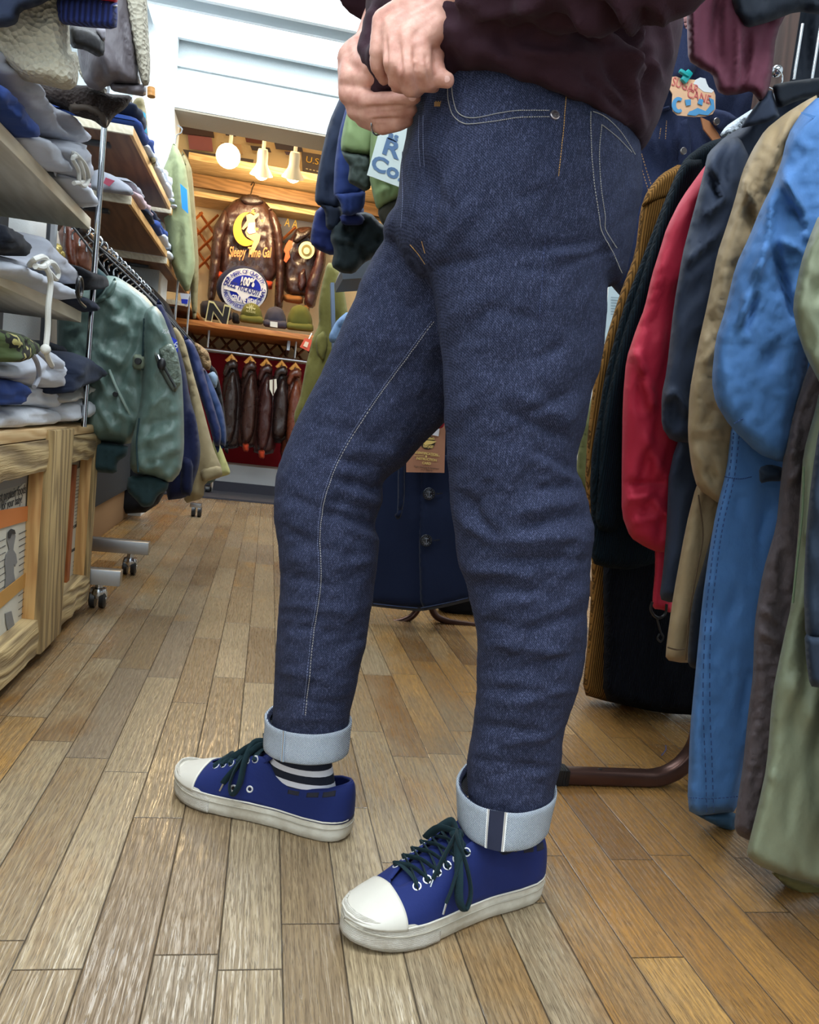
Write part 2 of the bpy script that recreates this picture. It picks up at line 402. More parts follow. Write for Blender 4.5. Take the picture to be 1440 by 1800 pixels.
# ================================================================== THE SETTING
def floor_mat():
    N = NT('oak_strip_floor'); c = N.n('TexCoord'); sx = N.n('SeparateXYZ', i_0=c.outputs['Object']); X, Y = sx.outputs[0], sx.outputs[1]
    m = N.math; W_, L_ = .0715, .47
    x = m('DIVIDE', X, W_); ci = m('FLOOR', x); fx = m('FRACT', x)
    wn = N.n('TexWhiteNoise', noise_dimensions='1D', i_W=ci)
    y = m('ADD', m('DIVIDE', Y, L_), m('MULTIPLY', wn.outputs[0], 7.3)); ri = m('FLOOR', y); fy = m('FRACT', y)
    cv = N.n('CombineXYZ', i_0=ci, i_1=ri, i_2=0.0)
    pn = N.n('TexWhiteNoise', noise_dimensions='3D', i_Vector=cv.outputs[0]); pr = pn.outputs[0]; pc = N.n('SeparateXYZ', i_0=pn.outputs[1])
    ex = m('MINIMUM', fx, m('SUBTRACT', 1.0, fx)); ey = m('MINIMUM', fy, m('SUBTRACT', 1.0, fy))
    gx = m('SUBTRACT', 1.0, m('MINIMUM', m('MULTIPLY', ex, 42.0), 1.0)); gy = m('SUBTRACT', 1.0, m('MINIMUM', m('MULTIPLY', ey, 300.0), 1.0))
    gap = m('MAXIMUM', m('MAXIMUM', gx, gy), 0.0)
    # grain
    gv = N.n('CombineXYZ', i_0=m('ADD', X, m('MULTIPLY', pr, 31.0)), i_1=m('ADD', m('MULTIPLY', Y, .07), m('MULTIPLY', pc.outputs[1], 17.0)), i_2=m('MULTIPLY', pc.outputs[0], 9.0))
    wv = N.n('TexWave', i_Vector=gv.outputs[0], i_Scale=34.0, i_Distortion=14.0, i_Detail=3.0, i_Detail_Scale=1.3, i_Detail_Roughness=.6, bands_direction='X')
    gv2 = N.n('CombineXYZ', i_0=m('ADD', X, m('MULTIPLY', pr, 5.0)), i_1=m('MULTIPLY', Y, .045), i_2=pr)
    pore = N.noise(gv2.outputs[0], 900, 2, .6)
    porem = N.ramp(pore, [(.36, (1, 1, 1, 1)), (.50, (0, 0, 0, 1))])
    worn = N.ramp(pr, [(0, rgb(132, 111, 84)), (.35, rgb(152, 131, 100)), (.7, rgb(168, 149, 118)), (1, rgb(140, 124, 103))])
    orig = N.ramp(pc.outputs[2], [(0, rgb(122, 84, 42)), (.5, rgb(156, 112, 58)), (1, rgb(180, 138, 80))])
    # traffic wear: the middle of the aisle is greyed, the sides keep their varnish
    cx_ = m('ABSOLUTE', m('SUBTRACT', X, m('MULTIPLY', m('ADD', Y, -1.0), -.03)))
    edge = N.n('MapRange', i_0=cx_, i_1=.22, i_2=.62, i_3=.0, i_4=.50).outputs[0]
    lowv = N.n('Mapping', i_Scale=(1, .45, 1), i_Vector=c.outputs['Object']).outputs[0]
    low = N.noise(lowv, 5.5, 5, .65)
    k = m('ADD', m('ADD', low, edge), m('MULTIPLY', m('SUBTRACT', pc.outputs[1], .5), .22))
    k = N.ramp(k, [(.60, (0, 0, 0, 1)), (.88, (1, 1, 1, 1))])
    col = N.mix(k, worn, orig)
    col = N.mix(m('MULTIPLY', wv.outputs[0], .42), col, rgb(88, 66, 42), 'MIX')
    col = N.mix(m('MULTIPLY', porem, .55), col, rgb(60, 44, 28))
    dirt = N.noise(c.outputs['Object'], 2.3, 4); col = N.mix(N.ramp(dirt, [(.5, (0, 0, 0, 1)), (.75, (.3, .3, .3, 1))]), col, rgb(84, 66, 46))
    col = N.mix(gap, col, rgb(34, 24, 15))
    N.set('Base Color', col)
    N.set('Roughness', N.ramp(N.mix(.5, wv.outputs[0], low), [(.3, (.20,)*3+(1,)), (.7, (.40,)*3+(1,))])); N.set('Specular IOR Level', .5)
    hh = m('SUBTRACT', m('SUBTRACT', m('MULTIPLY', wv.outputs[0], .35), m('MULTIPLY', gap, 1.6)), m('MULTIPLY', porem, .4))
    tilt = N.noise(c.outputs['Object'], 9, 2)
    N.set('Normal', N.bump(hh, .45, .0012, N.bump(tilt, .25, .006)))
    return N.m
XL, XR, YB, YF = -1.15, 1.75, 6.15, -1.3
struct(G().box((XL-.1, YF-.1, -.08), (XR+.1, YB+.1, 0)).obj('floor', floor_mat(), smooth=False))
def plaster(name, c, bs=120, bst=.5, rough=.8):
    N = NT(name); nz = N.noise(N.co(), bs, 3, .6); N.set('Base Color', rgb(*c)); N.set('Roughness', rough)
    N.set('Normal', N.bump(nz, bst, .004)); return N.m
PL = plaster('white_plaster', (214, 220, 222)); PLW = plaster('cream_plaster', (226, 208, 168), 60)
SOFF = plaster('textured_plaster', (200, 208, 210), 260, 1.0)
struct(G().box((XL-.1, YF, 0), (XL, YB, 2.9)).obj('wall_left', PL, smooth=False))
struct(G().box((XR, YF, 0), (XR+.1, YB, 2.9)).obj('wall_right', PL, smooth=False))
struct(G().box((XL-.1, YB, 0), (XR+.1, YB+.1, 2.9)).obj('wall_back', PLW, smooth=False))
struct(G().box((XL-.1, YF-.1, 0), (XR+.1, YF, 2.9)).obj('wall_front', PL, smooth=False))
struct(G().box((XL-.1, YF-.1, 2.45), (XR+.1, 4.45, 2.55)).box((XL-.1, 4.45, 2.8), (XR+.1, YB+.1, 2.9)).obj('ceiling', PL, smooth=False))
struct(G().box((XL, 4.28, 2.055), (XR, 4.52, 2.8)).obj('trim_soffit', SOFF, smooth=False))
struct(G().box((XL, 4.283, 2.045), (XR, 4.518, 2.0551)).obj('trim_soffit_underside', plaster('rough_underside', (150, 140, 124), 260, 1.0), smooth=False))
struct(G().box((XL, 4.22, 2.40), (XR, 4.28, 2.45)).box((XL, 4.262, 2.245), (XR, 4.28, 2.28)).obj('trim_ceiling', plain('trim_paint', (222, 228, 230), .5), smooth=False, bevel=.004))
struct(G().box((-.79, 4.2, 0), (-.605, 4.52, 2.45)).obj('trim_pillar', PL, smooth=False))

# ceiling fluorescent fixtures (three rows; the far ones show at the top of the view)
DIFF = plain('lit_diffuser', (255, 255, 255), .6, emis=(236, 248, 255), estr=3.4)
FIXW = plain('fixture_white', (228, 238, 242), .35, emis=None)
for y0, lab in ((4.08, 'white ceiling fluorescent fixture nearest the textured soffit'), (3.66, 'bright ceiling fluorescent fixture in the middle row'), (3.22, 'bright ceiling fluorescent fixture at the top edge of view')):
    t = thing('ceiling_light', lab, 'light', 'fluorescent ceiling fixtures')
    b = G().box((-.72, y0-.16, 2.385), (1.35, y0+.16, 2.45)); b.box((-.72, y0-.165, 2.36), (1.35, y0-.14, 2.40)); b.box((-.72, y0+.14, 2.36), (1.35, y0+.165, 2.40))
    b.obj('housing', FIXW, t, smooth=False)
    G().box((-.70, y0-.13, 2.368), (1.33, y0+.13, 2.386)).obj('diffuser', DIFF, t, bevel=.004)

# ------------------------------------------------------------------ back of the shop
WBK = wood('pine_cornice', (178, 142, 92), (218, 188, 138), 1, 'X', .6)
OAK = wood('orange_shelf_wood', (170, 96, 40), (206, 134, 66), 1, 'X', .5)
DKW = wood('dark_lattice_wood', (80, 40, 22), (128, 70, 36), 1, 'Z', .5)
# cornice planks above the wall jackets
def plank(name, a, b, Y, dep, h, mat, label, cat='plank', grp=None):
    A, B = at(*a, Y), at(*b, Y); g = G().box((min(A[0], B[0]), Y, (A[2]+B[2])/2-h), (max(A[0], B[0]), Y+dep, (A[2]+B[2])/2))
    return top(g.obj(name, mat, bevel=.004), label, cat, grp)
LX, RX = -.68, 1.2
def xbox(z0, z1, y0, y1): return G().box((LX, y0, z0), (RX, y1, z1))
top(xbox(2.19, 2.235, 5.6, 6.13).obj('cornice_board', WBK, bevel=.004), 'pale pine cornice board just below the row of spot lamps', 'plank')
top(xbox(2.09, 2.175, 5.86, 5.9).obj('cornice_board', wood('mid_cornice', (124, 90, 52), (160, 120, 76), 1, 'X'), bevel=.004), 'darker brown cornice board with the coat hanger hook over it', 'plank')
top(xbox(2.02, 2.055, 5.84, 6.13).obj('cornice_board', WBK, bevel=.004), 'lowest pale cornice board above the leather jackets', 'plank')
# lamp ceiling boards with photo cards
top(xbox(2.66, 2.70, 5.0, 6.13).obj('display_board', WBK, bevel=.003), 'wooden display board under the back ceiling above the lamps', 'plank')
cards = [((330, 236), (372, 262), (150, 90, 96)), ((318, 218), (374, 236), (70, 50, 48)), ((388, 250), (424, 268), (190, 160, 120)), ((430, 238), (462, 250), (96, 50, 44)), ((440, 256), (474, 264), (60, 54, 60)), ((482, 250), (530, 262), (66, 62, 74)), ((500, 266), (520, 272), (84, 70, 90)), ((394, 228), (412, 238), (60, 40, 40))]
for i, ((x0, y0), (x1, y1), c) in enumerate(cards):
    sk = .12*(x1-x0)
    o = slab('photo_card', [(x0, y0), (x1, y0+sk), (x1+3, y1+sk), (x0+3, y1)], 6.1, .004, plain('card%d' % i, c, .6), None)
    top(o, ['reddish photo card pinned left of the glowing bulb', 'dark narrow card at the top left of the display wall', 'tan photo card beside the glowing bulb', 'dark red photo card above the middle lamp', 'grey photo card behind the middle lamp', 'bluish photo card above the right lamp', 'small purple card beside the right lamp', 'small dark card above the glowing bulb'][i], 'photo', 'photo cards on the back wall')
SIGN = plain('sign_board', (74, 66, 66), .6); GOLD = plain('gold_paint', (206, 168, 40), .5); CREAM = plain('cream_paint', (196, 184, 150), .6)
def sign(poly, Y, lab, words):
    t = thing('sign_board', lab, 'sign', 'dark signs above the cornice')
    slab('board', poly, Y, .02, SIGN, t)
    for (s, x, y, px, wd, mt) in words:
        text(s, 'lettering', face_m(at(x, y, Y-.024), -.05), px/1380*6, mt, t, width=wd/1380*5.6)
sign([(322, 264), (446, 282), (440, 312), (344, 300)], 6.05, 'long dark banner sign with yellow letters behind the glowing bulb', [('U.S.A.', 362, 281, 15, 40, GOLD), ('CLOTHING', 360, 297, 6, 40, CREAM), ('MFG.', 418, 292, 13, 30, GOLD), ('FOR', 388, 305, 8, 18, CREAM)])
sign([(530, 268), (580, 276), (580, 314), (532, 306)], 6.05, 'dark banner sign with yellow letters right of the lamps', [('U.S.', 551, 283, 14, 26, GOLD), ('•••••', 552, 300, 8, 30, CREAM)])
t = thing('sign_board', 'grey board with yellow letters behind the leather jackets', 'sign')
slab('board', [(485, 374), (575, 386), (575, 440), (485, 425)], 6.08, .02, plain('grey_board', (98, 94, 100), .6), t)
text('A A', 'lettering', face_m(at(512, 393, 6.05), -.05), .09, GOLD, t, width=.095)
# spot lamps
BULB = plain('lit_bulb', (255, 240, 210), .4, emis=(255, 236, 190), estr=14)
LAMPW = plain('lamp_white', (235, 228, 210), .35)
def spot(px, py, bare, lab):
    t = thing('spot_lamp', lab, 'lamp', 'spot lamps over the back wall'); p = at(px, py, 5.3)
    G().tube([(p[0], p[1]+.03, 2.66), p+(0, .03, .04)], .012).box(tuple(p+(-.02, .01, .20)), tuple(p+(.02, .05, .23))).obj('stem', LAMPW, t)
    d = np.array((0, -.35, -.15)) if bare else np.array((.0, .35, -.75)); d = _n(d)
    a = _n(np.cross(d, (1, 0, 0))); b = np.cross(d, a)
    def R(r, h): return [p+d*h+(a*math.cos(q)+b*math.sin(q))*r for q in [2*PI*i/20 for i in range(20)]]
    G().loft([R(.028, -.08), R(.034, -.06), R(.034, .0), R(.04, .02), R(.072, .07), R(.074, .075), R(.06, .06), R(.03, .02)]).obj('shade', LAMPW, t)
    G().ball(tuple(p+d*.055), (.055 if bare else .05,)*3, 16).obj('bulb', BULB, t)
    l = bpy.data.lights.new('spot_light', 'POINT'); l.energy = 10; l.color = WARM; l.shadow_soft_size = .06
    o = bpy.data.objects.new('spot_light', l); o.location = p+d*.15+np.array((0, 0, -.02)); COL.objects.link(o)
spot(403, 272, True, 'leftmost spot lamp, its bulb glowing straight at the viewer')
spot(461, 286, False, 'middle spot lamp, its white shade tilted down to the wall')
spot(517, 291, False, 'rightmost spot lamp, its white shade tilted down to the wall')
area('back_wall_wash', (.1, 5.35, 2.62), (1.4, .3), 11, WARM)

# display shelf with caps, rail, lattice, red panel
z = 1.14
t = thing('display_shelf', 'orange wooden wall shelf holding the knit caps', 'shelf')
G().box((-.75, 5.38, z-.035), (.34, 6.12, z)).obj('shelf_board', OAK, t, bevel=.003)
for px in (507, 330): G().box((at(px, 600, 5.9)[0]-.01, 5.6, z-.1), (at(px, 600, 5.9)[0]+.01, 6.1, z-.035)).obj('bracket', M_STEEL, t)
g = G(); 
for i in range(-9, 10):
    for s in (1, -1):
        p = np.array((-.2+i*.105, 6.02-.012*s, .5)); q = p+np.array((s*.55, 0, .64)); 
        g.tube([p+(q-p)*.42, q], .022, 4, flat=.4)
lat = g.obj('lattice_panel', DKW); top(lat, 'brown wooden lattice panel behind the hanging rail', 'lattice')
g = G()
for i in range(-5, 3):
    for s in (1, -1):
        p = np.array((-.5+i*.11, 5.99-.012*s, 1.55)); g.tube([p, p+np.array((s*.34, 0, .4))], .024, 4, flat=.4)
top(g.obj('lattice_panel', wood('orange_lattice', (170, 88, 34), (200, 116, 52), 1, 'Z')), 'orange wooden lattice at upper left behind the jacket with the moon', 'lattice')
top(G().box((-.75, 5.98, .19), (.6, 6.0, .98)).obj('cloth_panel', fabric('crimson_cloth', (128, 8, 26))), 'crimson cloth panel hanging behind the leather jackets', 'cloth')
top(G().box((-.85, 5.75, .0), (.6, 5.98, .20)).obj('plinth', plain('grey_plinth', (176, 178, 180), .6), bevel=.005), 'pale grey plinth under the row of leather jackets', 'plinth')
top(G().box((-.7, 5.72, 0), (.6, 5.748, .075)).obj('kickboard', plain('dark_kick', (44, 44, 56), .6)), 'dark kickboard at the foot of the pale plinth', 'board')
top(G().box((-.9, 5.25, 0.0005), (.62, 5.68, .012)).obj('door_mat', fabric('grey_carpet', (66, 66, 74), weave=350, wb=1)), 'dark grey carpet mat across the far end of the aisle', 'mat')
t = thing('clothes_rail', 'steel clothes rail under the cap shelf', 'rail')
A = at(338, 613, 5.6); B = at(548, 636, 5.6); zz = (A[2]+B[2])/2
G().tube([(A[0], 5.6, zz), (B[0], 5.6, zz)], .016, 12).obj('bar', M_STEEL, t)
for x in (A[0]+.1, B[0]-.12): G().tube([(x, 5.6, zz), (x, 5.6, z-.035)], .008).obj('bracket', M_STEEL, t)
RAILZ = zz
LB = leather('brown_leather', (60, 34, 28)); LD = leather('dark_leather', (42, 27, 25)); LR = leather('russet_leather', (98, 48, 30), rough=.28); LM = leather('maroon_leather', (62, 29, 27))
RUST = fabric('rust_knit', (176, 60, 30), weave=500); WOODH = wood('hanger_wood', (196, 130, 50), (226, 160, 80), 3, 'X', .4)
def hanger(t, p, axis=(1, 0, 0), w_=.2, drop=.06):
    p = np.array(p, float); ax = np.array(axis, float)
    hk = [p+np.array((0, 0, -.03)), p+(0, 0, .0), p+ax*.012+(0, 0, .03), p+ax*.0+(0, 0, .045), p-ax*.016+(0, 0, .03)]
    h = G().tube(crom(hk, 4), .0022, 6).obj('hook', M_STEEL, t)
    G().tube(crom([p-ax*w_+(0, 0, -.03-drop), p-ax*w_*.5+(0, 0, -.045), p+(0, 0, -.028), p+ax*w_*.5+(0, 0, -.045), p+ax*w_+(0, 0, -.03-drop)], 4), .012, 8, flat=.7).obj('hanger', WOODH, t)
sd = 0
def railjack(cx, top_, bot, mat, cuff, lab, wl=18, wr_=19, cut=0):
    """leather jacket seen from its side: sleeve in front, collar on top"""
    global sd; sd += 1.7
    t = thing('leather_jacket', lab, 'jacket', 'leather jackets on the rail under the cap shelf'); Y = 5.55
    wl += 6; wr_ += 4
    body = [(cx-10, top_+6), (cx+8, top_+4), (cx+wr_-2, top_+40), (cx+wr_+1, top_+100), (cx+wr_-4, bot-4), (cx-4, bot), (cx-wl-6, bot-6), (cx-wl+2, top_+90), (cx-wl+4, top_+36)]
    puff('body', body, Y+.04, .06, mat, t, R=12, step=5, noise=[(.03, 9, 60, sd)])
    sl = [(cx-1, top_+22), (cx+6, top_+20), (cx+12, top_+60), (cx+8, top_+120), (cx-1, bot-8), (cx-16, bot-9), (cx-17, top_+110), (cx-12, top_+50)]
    puff('sleeve', sl, Y-.04, .06, mat, t, R=10, step=5, noise=[(.02, 8, 30, sd+3)])
    puff('collar', [(cx-16, top_+24), (cx-10, top_+4), (cx+6, top_-2), (cx+12, top_+8), (cx+9, top_+18), (cx-2, top_+14), (cx-10, top_+32)], Y-.06, .02, mat, t, R=6, step=4)
    if cuff: puff('cuff', [(cx-14, bot-10), (cx-2, bot-9), (cx-3, bot+7), (cx-13, bot+5)], Y-.05, .03, cuff, t, R=7, step=4)
    p = at(cx, top_+2, Y); p[2] = RAILZ-.045+.02
    pz = p.copy(); hk = [(p[0], 5.6, at(cx, top_, Y)[2]+.0), (p[0], 5.6, RAILZ-.01), (p[0], 5.585, RAILZ+.014), (p[0], 5.6, RAILZ+.022), (p[0], 5.618, RAILZ+.01)]
    G().tube(crom(hk, 3), .004, 6).obj('hook', M_STEEL, t)
    q = at(cx, top_-4, 5.57); G().tube([q+(-.028, 0, -.03), q+(0, 0, .012), q+(.03, 0, -.028)], .018, 8).obj('hanger', WOODH, t)
    return t
railjack(407, 633, 790, LD, None, 'dark brown leather jacket, leftmost on the far rail', 14, 16)
railjack(440, 636, 788, LB, RUST, 'brown leather jacket with rust cuff, second from left on the far rail', 16, 13)
t = railjack(468, 641, 800, LM, RUST, 'glossy dark leather jacket with rust cuff in the middle of the far rail', 14, 16)
t = railjack(495, 644, 780, LD, None, 'dark leather jacket with a cream shield patch on the far rail', 12, 14)
slab('shield_patch', [(474, 668), (486, 666), (487, 682), (480, 696), (474, 684)], 5.44, .004, plain('patch_cream', (220, 214, 196), .6), t)
slab('patch_cross', [(479.5, 667), (482, 667), (482, 693), (479.5, 693)], 5.436, .003, plain('patch_brown', (70, 40, 30), .6), t)
railjack(519, 648, 812, LR, None, 'reddish russet leather jacket, rightmost on the far rail', 16, 14)

# the wall jackets
t = thing('leather_jacket', 'brown leather flight jacket hung back outward, painted with a moon and script', 'jacket'); Y = 5.8
puff('body', [(390, 372), (410, 352), (438, 344), (462, 350), (484, 376), (496, 420), (494, 478), (484, 490), (470, 505), (400, 500), (384, 488), (380, 430)], Y, .06, LB, t, R=26, step=5, noise=[(.022, 16, 45, 5.1, .2), (.012, 8, 10, 2.)], strokes=[(392, 480, 400, 420, 4, .02), (478, 470, 474, 420, 4, .02), (392, 392, 396, 420, 5, -.02)])
puff('sleeve', [(396, 366), (384, 384), (375, 400), (371, 440), (368, 475), (364, 530), (376, 534), (386, 480), (392, 420), (402, 390)], Y-.06, .06, LB, t, R=9, step=5, noise=[(.03, 10, 14, 2.2)])
puff('sleeve', [(472, 362), (488, 380), (497, 410), (500, 460), (499, 520), (496, 548), (482, 545), (484, 500), (486, 470), (482, 420), (474, 390)], Y-.06, .06, LB, t, R=9, step=5, noise=[(.03, 10, 14, 8.2)])
puff('collar', [(420, 350), (426, 344), (440, 341), (456, 344), (466, 356), (450, 362), (432, 361)], Y-.06, .025, LD, t, R=6, step=4)
puff('waistband', [(380, 474), (390, 477), (480, 492), (478, 512), (380, 495)], Y-.03, .05, RUST, t, R=8, step=5)
G().tube(crom([at(440, 345, Y), at(444, 330, Y), at(447, 324, Y), at(445, 320, Y), at(441, 326, Y)], 4), .004, 6).obj('hook', plain('dark_wire', (60, 50, 40), .4, 1), t)
YP = Y-.115
moon = ell(434, 403, 24, 30, 26, .1, .9, 5.25)+[(450-.0, 374+2)]+[(444+20*math.cos(a), 398+25*math.sin(a)) for a in [5.0-(5.0-1.1)*i/20 for i in range(21)]]
slab('moon_emblem', moon, YP, .004, plain('moon_yellow', (222, 160, 40), .5), t)
SK = plain('painted_skin', (222, 160, 120), .6); PK = plain('painted_pink', (224, 160, 180), .6)
g = slab('painted_figure', [(433, 378), (440, 375), (446, 379), (454, 374), (456, 378), (448, 386), (449, 398), (450, 408), (458, 414), (456, 424), (448, 440), (441, 448), (438, 446), (446, 424), (434, 416), (431, 408), (437, 396), (428, 404), (425, 402), (434, 388)], YP-.006, .003, SK, t)
slab('painted_dress', [(437, 392), (449, 391), (447, 402), (450, 409), (438, 412), (434, 407)], YP-.011, .003, PK, t)
for (x, y) in ((445, 371), (461, 388), (452, 403)):
    slab('painted_star', [(x+(3.4 if i % 2 == 0 else 1.4)*math.sin(i*PI/5), y-(3.4 if i % 2 == 0 else 1.4)*math.cos(i*PI/5)) for i in range(10)], YP-.002, .003, plain('moon_yellow', (222, 160, 40)), t)
text('Sleepy Time Gal', 'lettering', face_m(at(439, 444, YP-.01), .13), .095, plain('painted_peach', (232, 150, 90), .6), t, width=.29, shear=.35, bold=.0015)

t = thing('leather_jacket', 'front facing brown leather jacket with a round cream patch and red mascot', 'jacket'); Y = 5.82
puff('body', [(500, 430), (512, 418), (522, 400), (548, 398), (566, 420), (560, 470), (556, 525), (500, 520), (498, 470)], Y, .06, LB, t, R=20, step=5, noise=[(.022, 12, 40, 7.4, .2), (.012, 8, 10, 2.)])
puff('sleeve', [(560, 424), (574, 440), (572, 470), (558, 520), (553, 542), (534, 540), (538, 500), (552, 460)], Y-.08, .06, LM, t, R=10, step=5, noise=[(.02, 12, 16, 9.4)])
puff('collar', [(514, 424), (522, 402), (530, 410), (545, 400), (550, 408), (530, 424), (520, 428)], Y-.1, .02, LD, t, R=5, step=4)
puff('waistband', [(498, 516), (534, 520), (532, 536), (498, 530)], Y-.03, .05, fabric('tan_knit', (140, 92, 50)), t, R=8, step=5)
puff('cuff', [(534, 536), (545, 538), (543, 554), (532, 551)], Y-.1, .05, fabric('tan_knit', (140, 92, 50)), t, R=6, step=4)
puff('pocket', [(524, 482), (536, 468), (540, 500), (530, 514), (523, 505)], Y-.07, .02, LM, t, R=6, step=4)
slab('round_patch', ell(539, 440, 14, 15.5, 26), Y-.125, .004, plain('patch_yellow', (226, 216, 160), .6), t)
slab('patch_ring', ell(539, 440, 9, 10, 26), Y-.131, .003, plain('patch_olive', (112, 100, 50), .6), t)
slab('patch_centre', ell(539, 441, 5.5, 6, 20), Y-.135, .003, plain('patch_yellow', (226, 216, 160)), t)
slab('red_emblem', [(503, 430), (508, 422), (514, 424), (514, 434), (508, 442), (510, 452), (503, 462), (499, 458), (502, 446), (499, 440)], Y-.12, .004, plain('emblem_red', (214, 84, 36), .6), t)

# round cushion sign
t = thing('round_sign', 'round blue and white logo cushion leaning before the jacket', 'sign'); Y = 5.62
puff('rim', ell(426, 507, 46, 40, 36, .15), Y+.02, .06, fabric('sign_navy', (30, 36, 66)), t, R=14, step=6)
WS = fabric('sign_white', (214, 218, 232), weave=300); BS = fabric('sign_blue', (20, 40, 168), weave=300)
YS = Y-.045
slab('white_face', ell(429, 510, 40, 38, 40, .15), YS, .006, WS, t); slab('blue_face', ell(431, 508, 28, 24, 36, .15), YS-.008, .004, BS, t)
slab('banner', [(394, 498), (420, 503), (455, 512), (466, 512), (460, 519), (458, 524), (440, 520), (428, 529), (416, 514), (394, 508)], YS-.014, .004, WS, t)
text('Buzz Rickson\'s', 'lettering', face_m(at(428, 505, YS-.02), -.18), .085, plain('banner_blue', (20, 30, 120), .7), t, width=.27, shear=.3, bold=.001)
text('100%', 'lettering', face_m(at(434, 496, YS-.02), .0), .075, WS, t, width=.10, shear=.2, bold=.004)
text('GENUINE WEAR', 'lettering', face_m(at(429, 528, YS-.02), -.08), .055, WS, t, width=.17, bold=.002)
def arc_text(s, cx, cy, rx, ry, a0, a1, size, Yv, mt, t, flip=False):
    for i, ch in enumerate(s):
        if ch == ' ': continue
        a = a0+(a1-a0)*i/(len(s)-1); x, y = cx+rx*math.cos(a), cy+ry*math.sin(a)
        rot = -(a+PI/2) if not flip else -(a-PI/2)
        text(ch, 'lettering', face_m(at(x, y, Yv), rot), size, mt, t)
arc_text('THE MARK OF QUALITY', 430, 509, 34, 31, -PI*.87, -PI*.13, .038, YS-.012, BS, t)
arc_text('MASTERPIECES OF CLOTHING', 430, 509, 34, 31, PI*.97, PI*.03, .036, YS-.012, BS, t, True)

# caps and bits on the shelf
def cap(cx, base, wd, ht, mat, lab, extra=None, Y=5.5):
    t = thing('knit_cap', lab, 'cap', 'knit caps on the orange shelf')
    puff('crown', [(cx-wd, base-2), (cx-wd*.95, base-ht*.5), (cx-wd*.6, base-ht*.9), (cx, base-ht), (cx+wd*.6, base-ht*.88), (cx+wd*.95, base-ht*.45), (cx+wd, base+3), (cx, base+1)], Y, .07, mat, t, R=18, step=5)
    puff('brim', [(cx-wd-1, base), (cx-wd-1, base-13), (cx, base-12), (cx+wd+1, base-9), (cx+wd+1, base+5), (cx, base+3)], Y-.06, .03, mat, t, R=7, step=4)
    if extra: extra(t)
OLV = fabric('olive_knit', (92, 92, 40), weave=450, wb=.6); CHR = fabric('charcoal_knit', (62, 60, 74), weave=450, wb=.6)
def ex1(t):
    text('~W~', 'emblem', face_m(at(441, 541, 5.38), -.06), .05, plain('thread_cream', (212, 204, 150), .7), t, width=.06, bold=.002)
    text('RICKSONS', 'lettering', face_m(at(441, 548, 5.38), -.06), .02, plain('thread_cream', (212, 204, 150), .7), t, width=.06)
def ex2(t): slab('label', [(475, 565), (488, 566.5), (488, 576), (475, 574)], 5.38, .004, plain('label_white', (226, 222, 210), .7), t)
cap(442, 566, 20, 34, OLV, 'olive knit cap with a small cream emblem', ex1)
cap(484, 574, 20, 36, CHR, 'charcoal knit cap with a white label on its brim', ex2)
cap(527, 579, 23, 44, OLV, 'plain olive knit cap at the right end of the shelf', None)
t = thing('tote_bag', 'black bag with a large outlined letter N on the shelf', 'bag')
puff('body', [(352, 530), (372, 527), (404, 534), (410, 566), (360, 560), (352, 556)], 5.5, .09, fabric('black_felt', (38, 36, 46)), t, R=12, step=5)
text('N', 'lettering', face_m(at(383, 553, 5.40), -.1), .15, plain('felt_black', (20, 20, 26), .8), t, width=.13, bold=.006)
text('N', 'lettering_edge', face_m(at(383, 553, 5.405), -.1), .165, plain('thread_cream', (212, 204, 150)), t, width=.145, bold=.012)
top(puff('folded_cloth', [(408, 548), (420, 552), (422, 570), (408, 568)], 5.55, .04, fabric('black_cloth', (24, 24, 30)), None, R=6, step=4), 'black folded cloth between the bag and the olive cap', 'cloth')
t = thing('hang_tag', 'small red square price tag by the olive trousers', 'tag')
slab('card', [(536, 594), (549, 598), (543, 618), (527, 610)], 4.2, .003, plain('tag_red', (206, 74, 44), .6), t)
slab('print', [(537, 600), (543, 602), (540, 611), (533, 608)], 4.195, .002, plain('tag_cream', (222, 190, 160), .6), t)
G().tube([at(543, 596, 4.2), at(548, 586, 4.22)], .003, 5).obj('string', M_CORD, t)
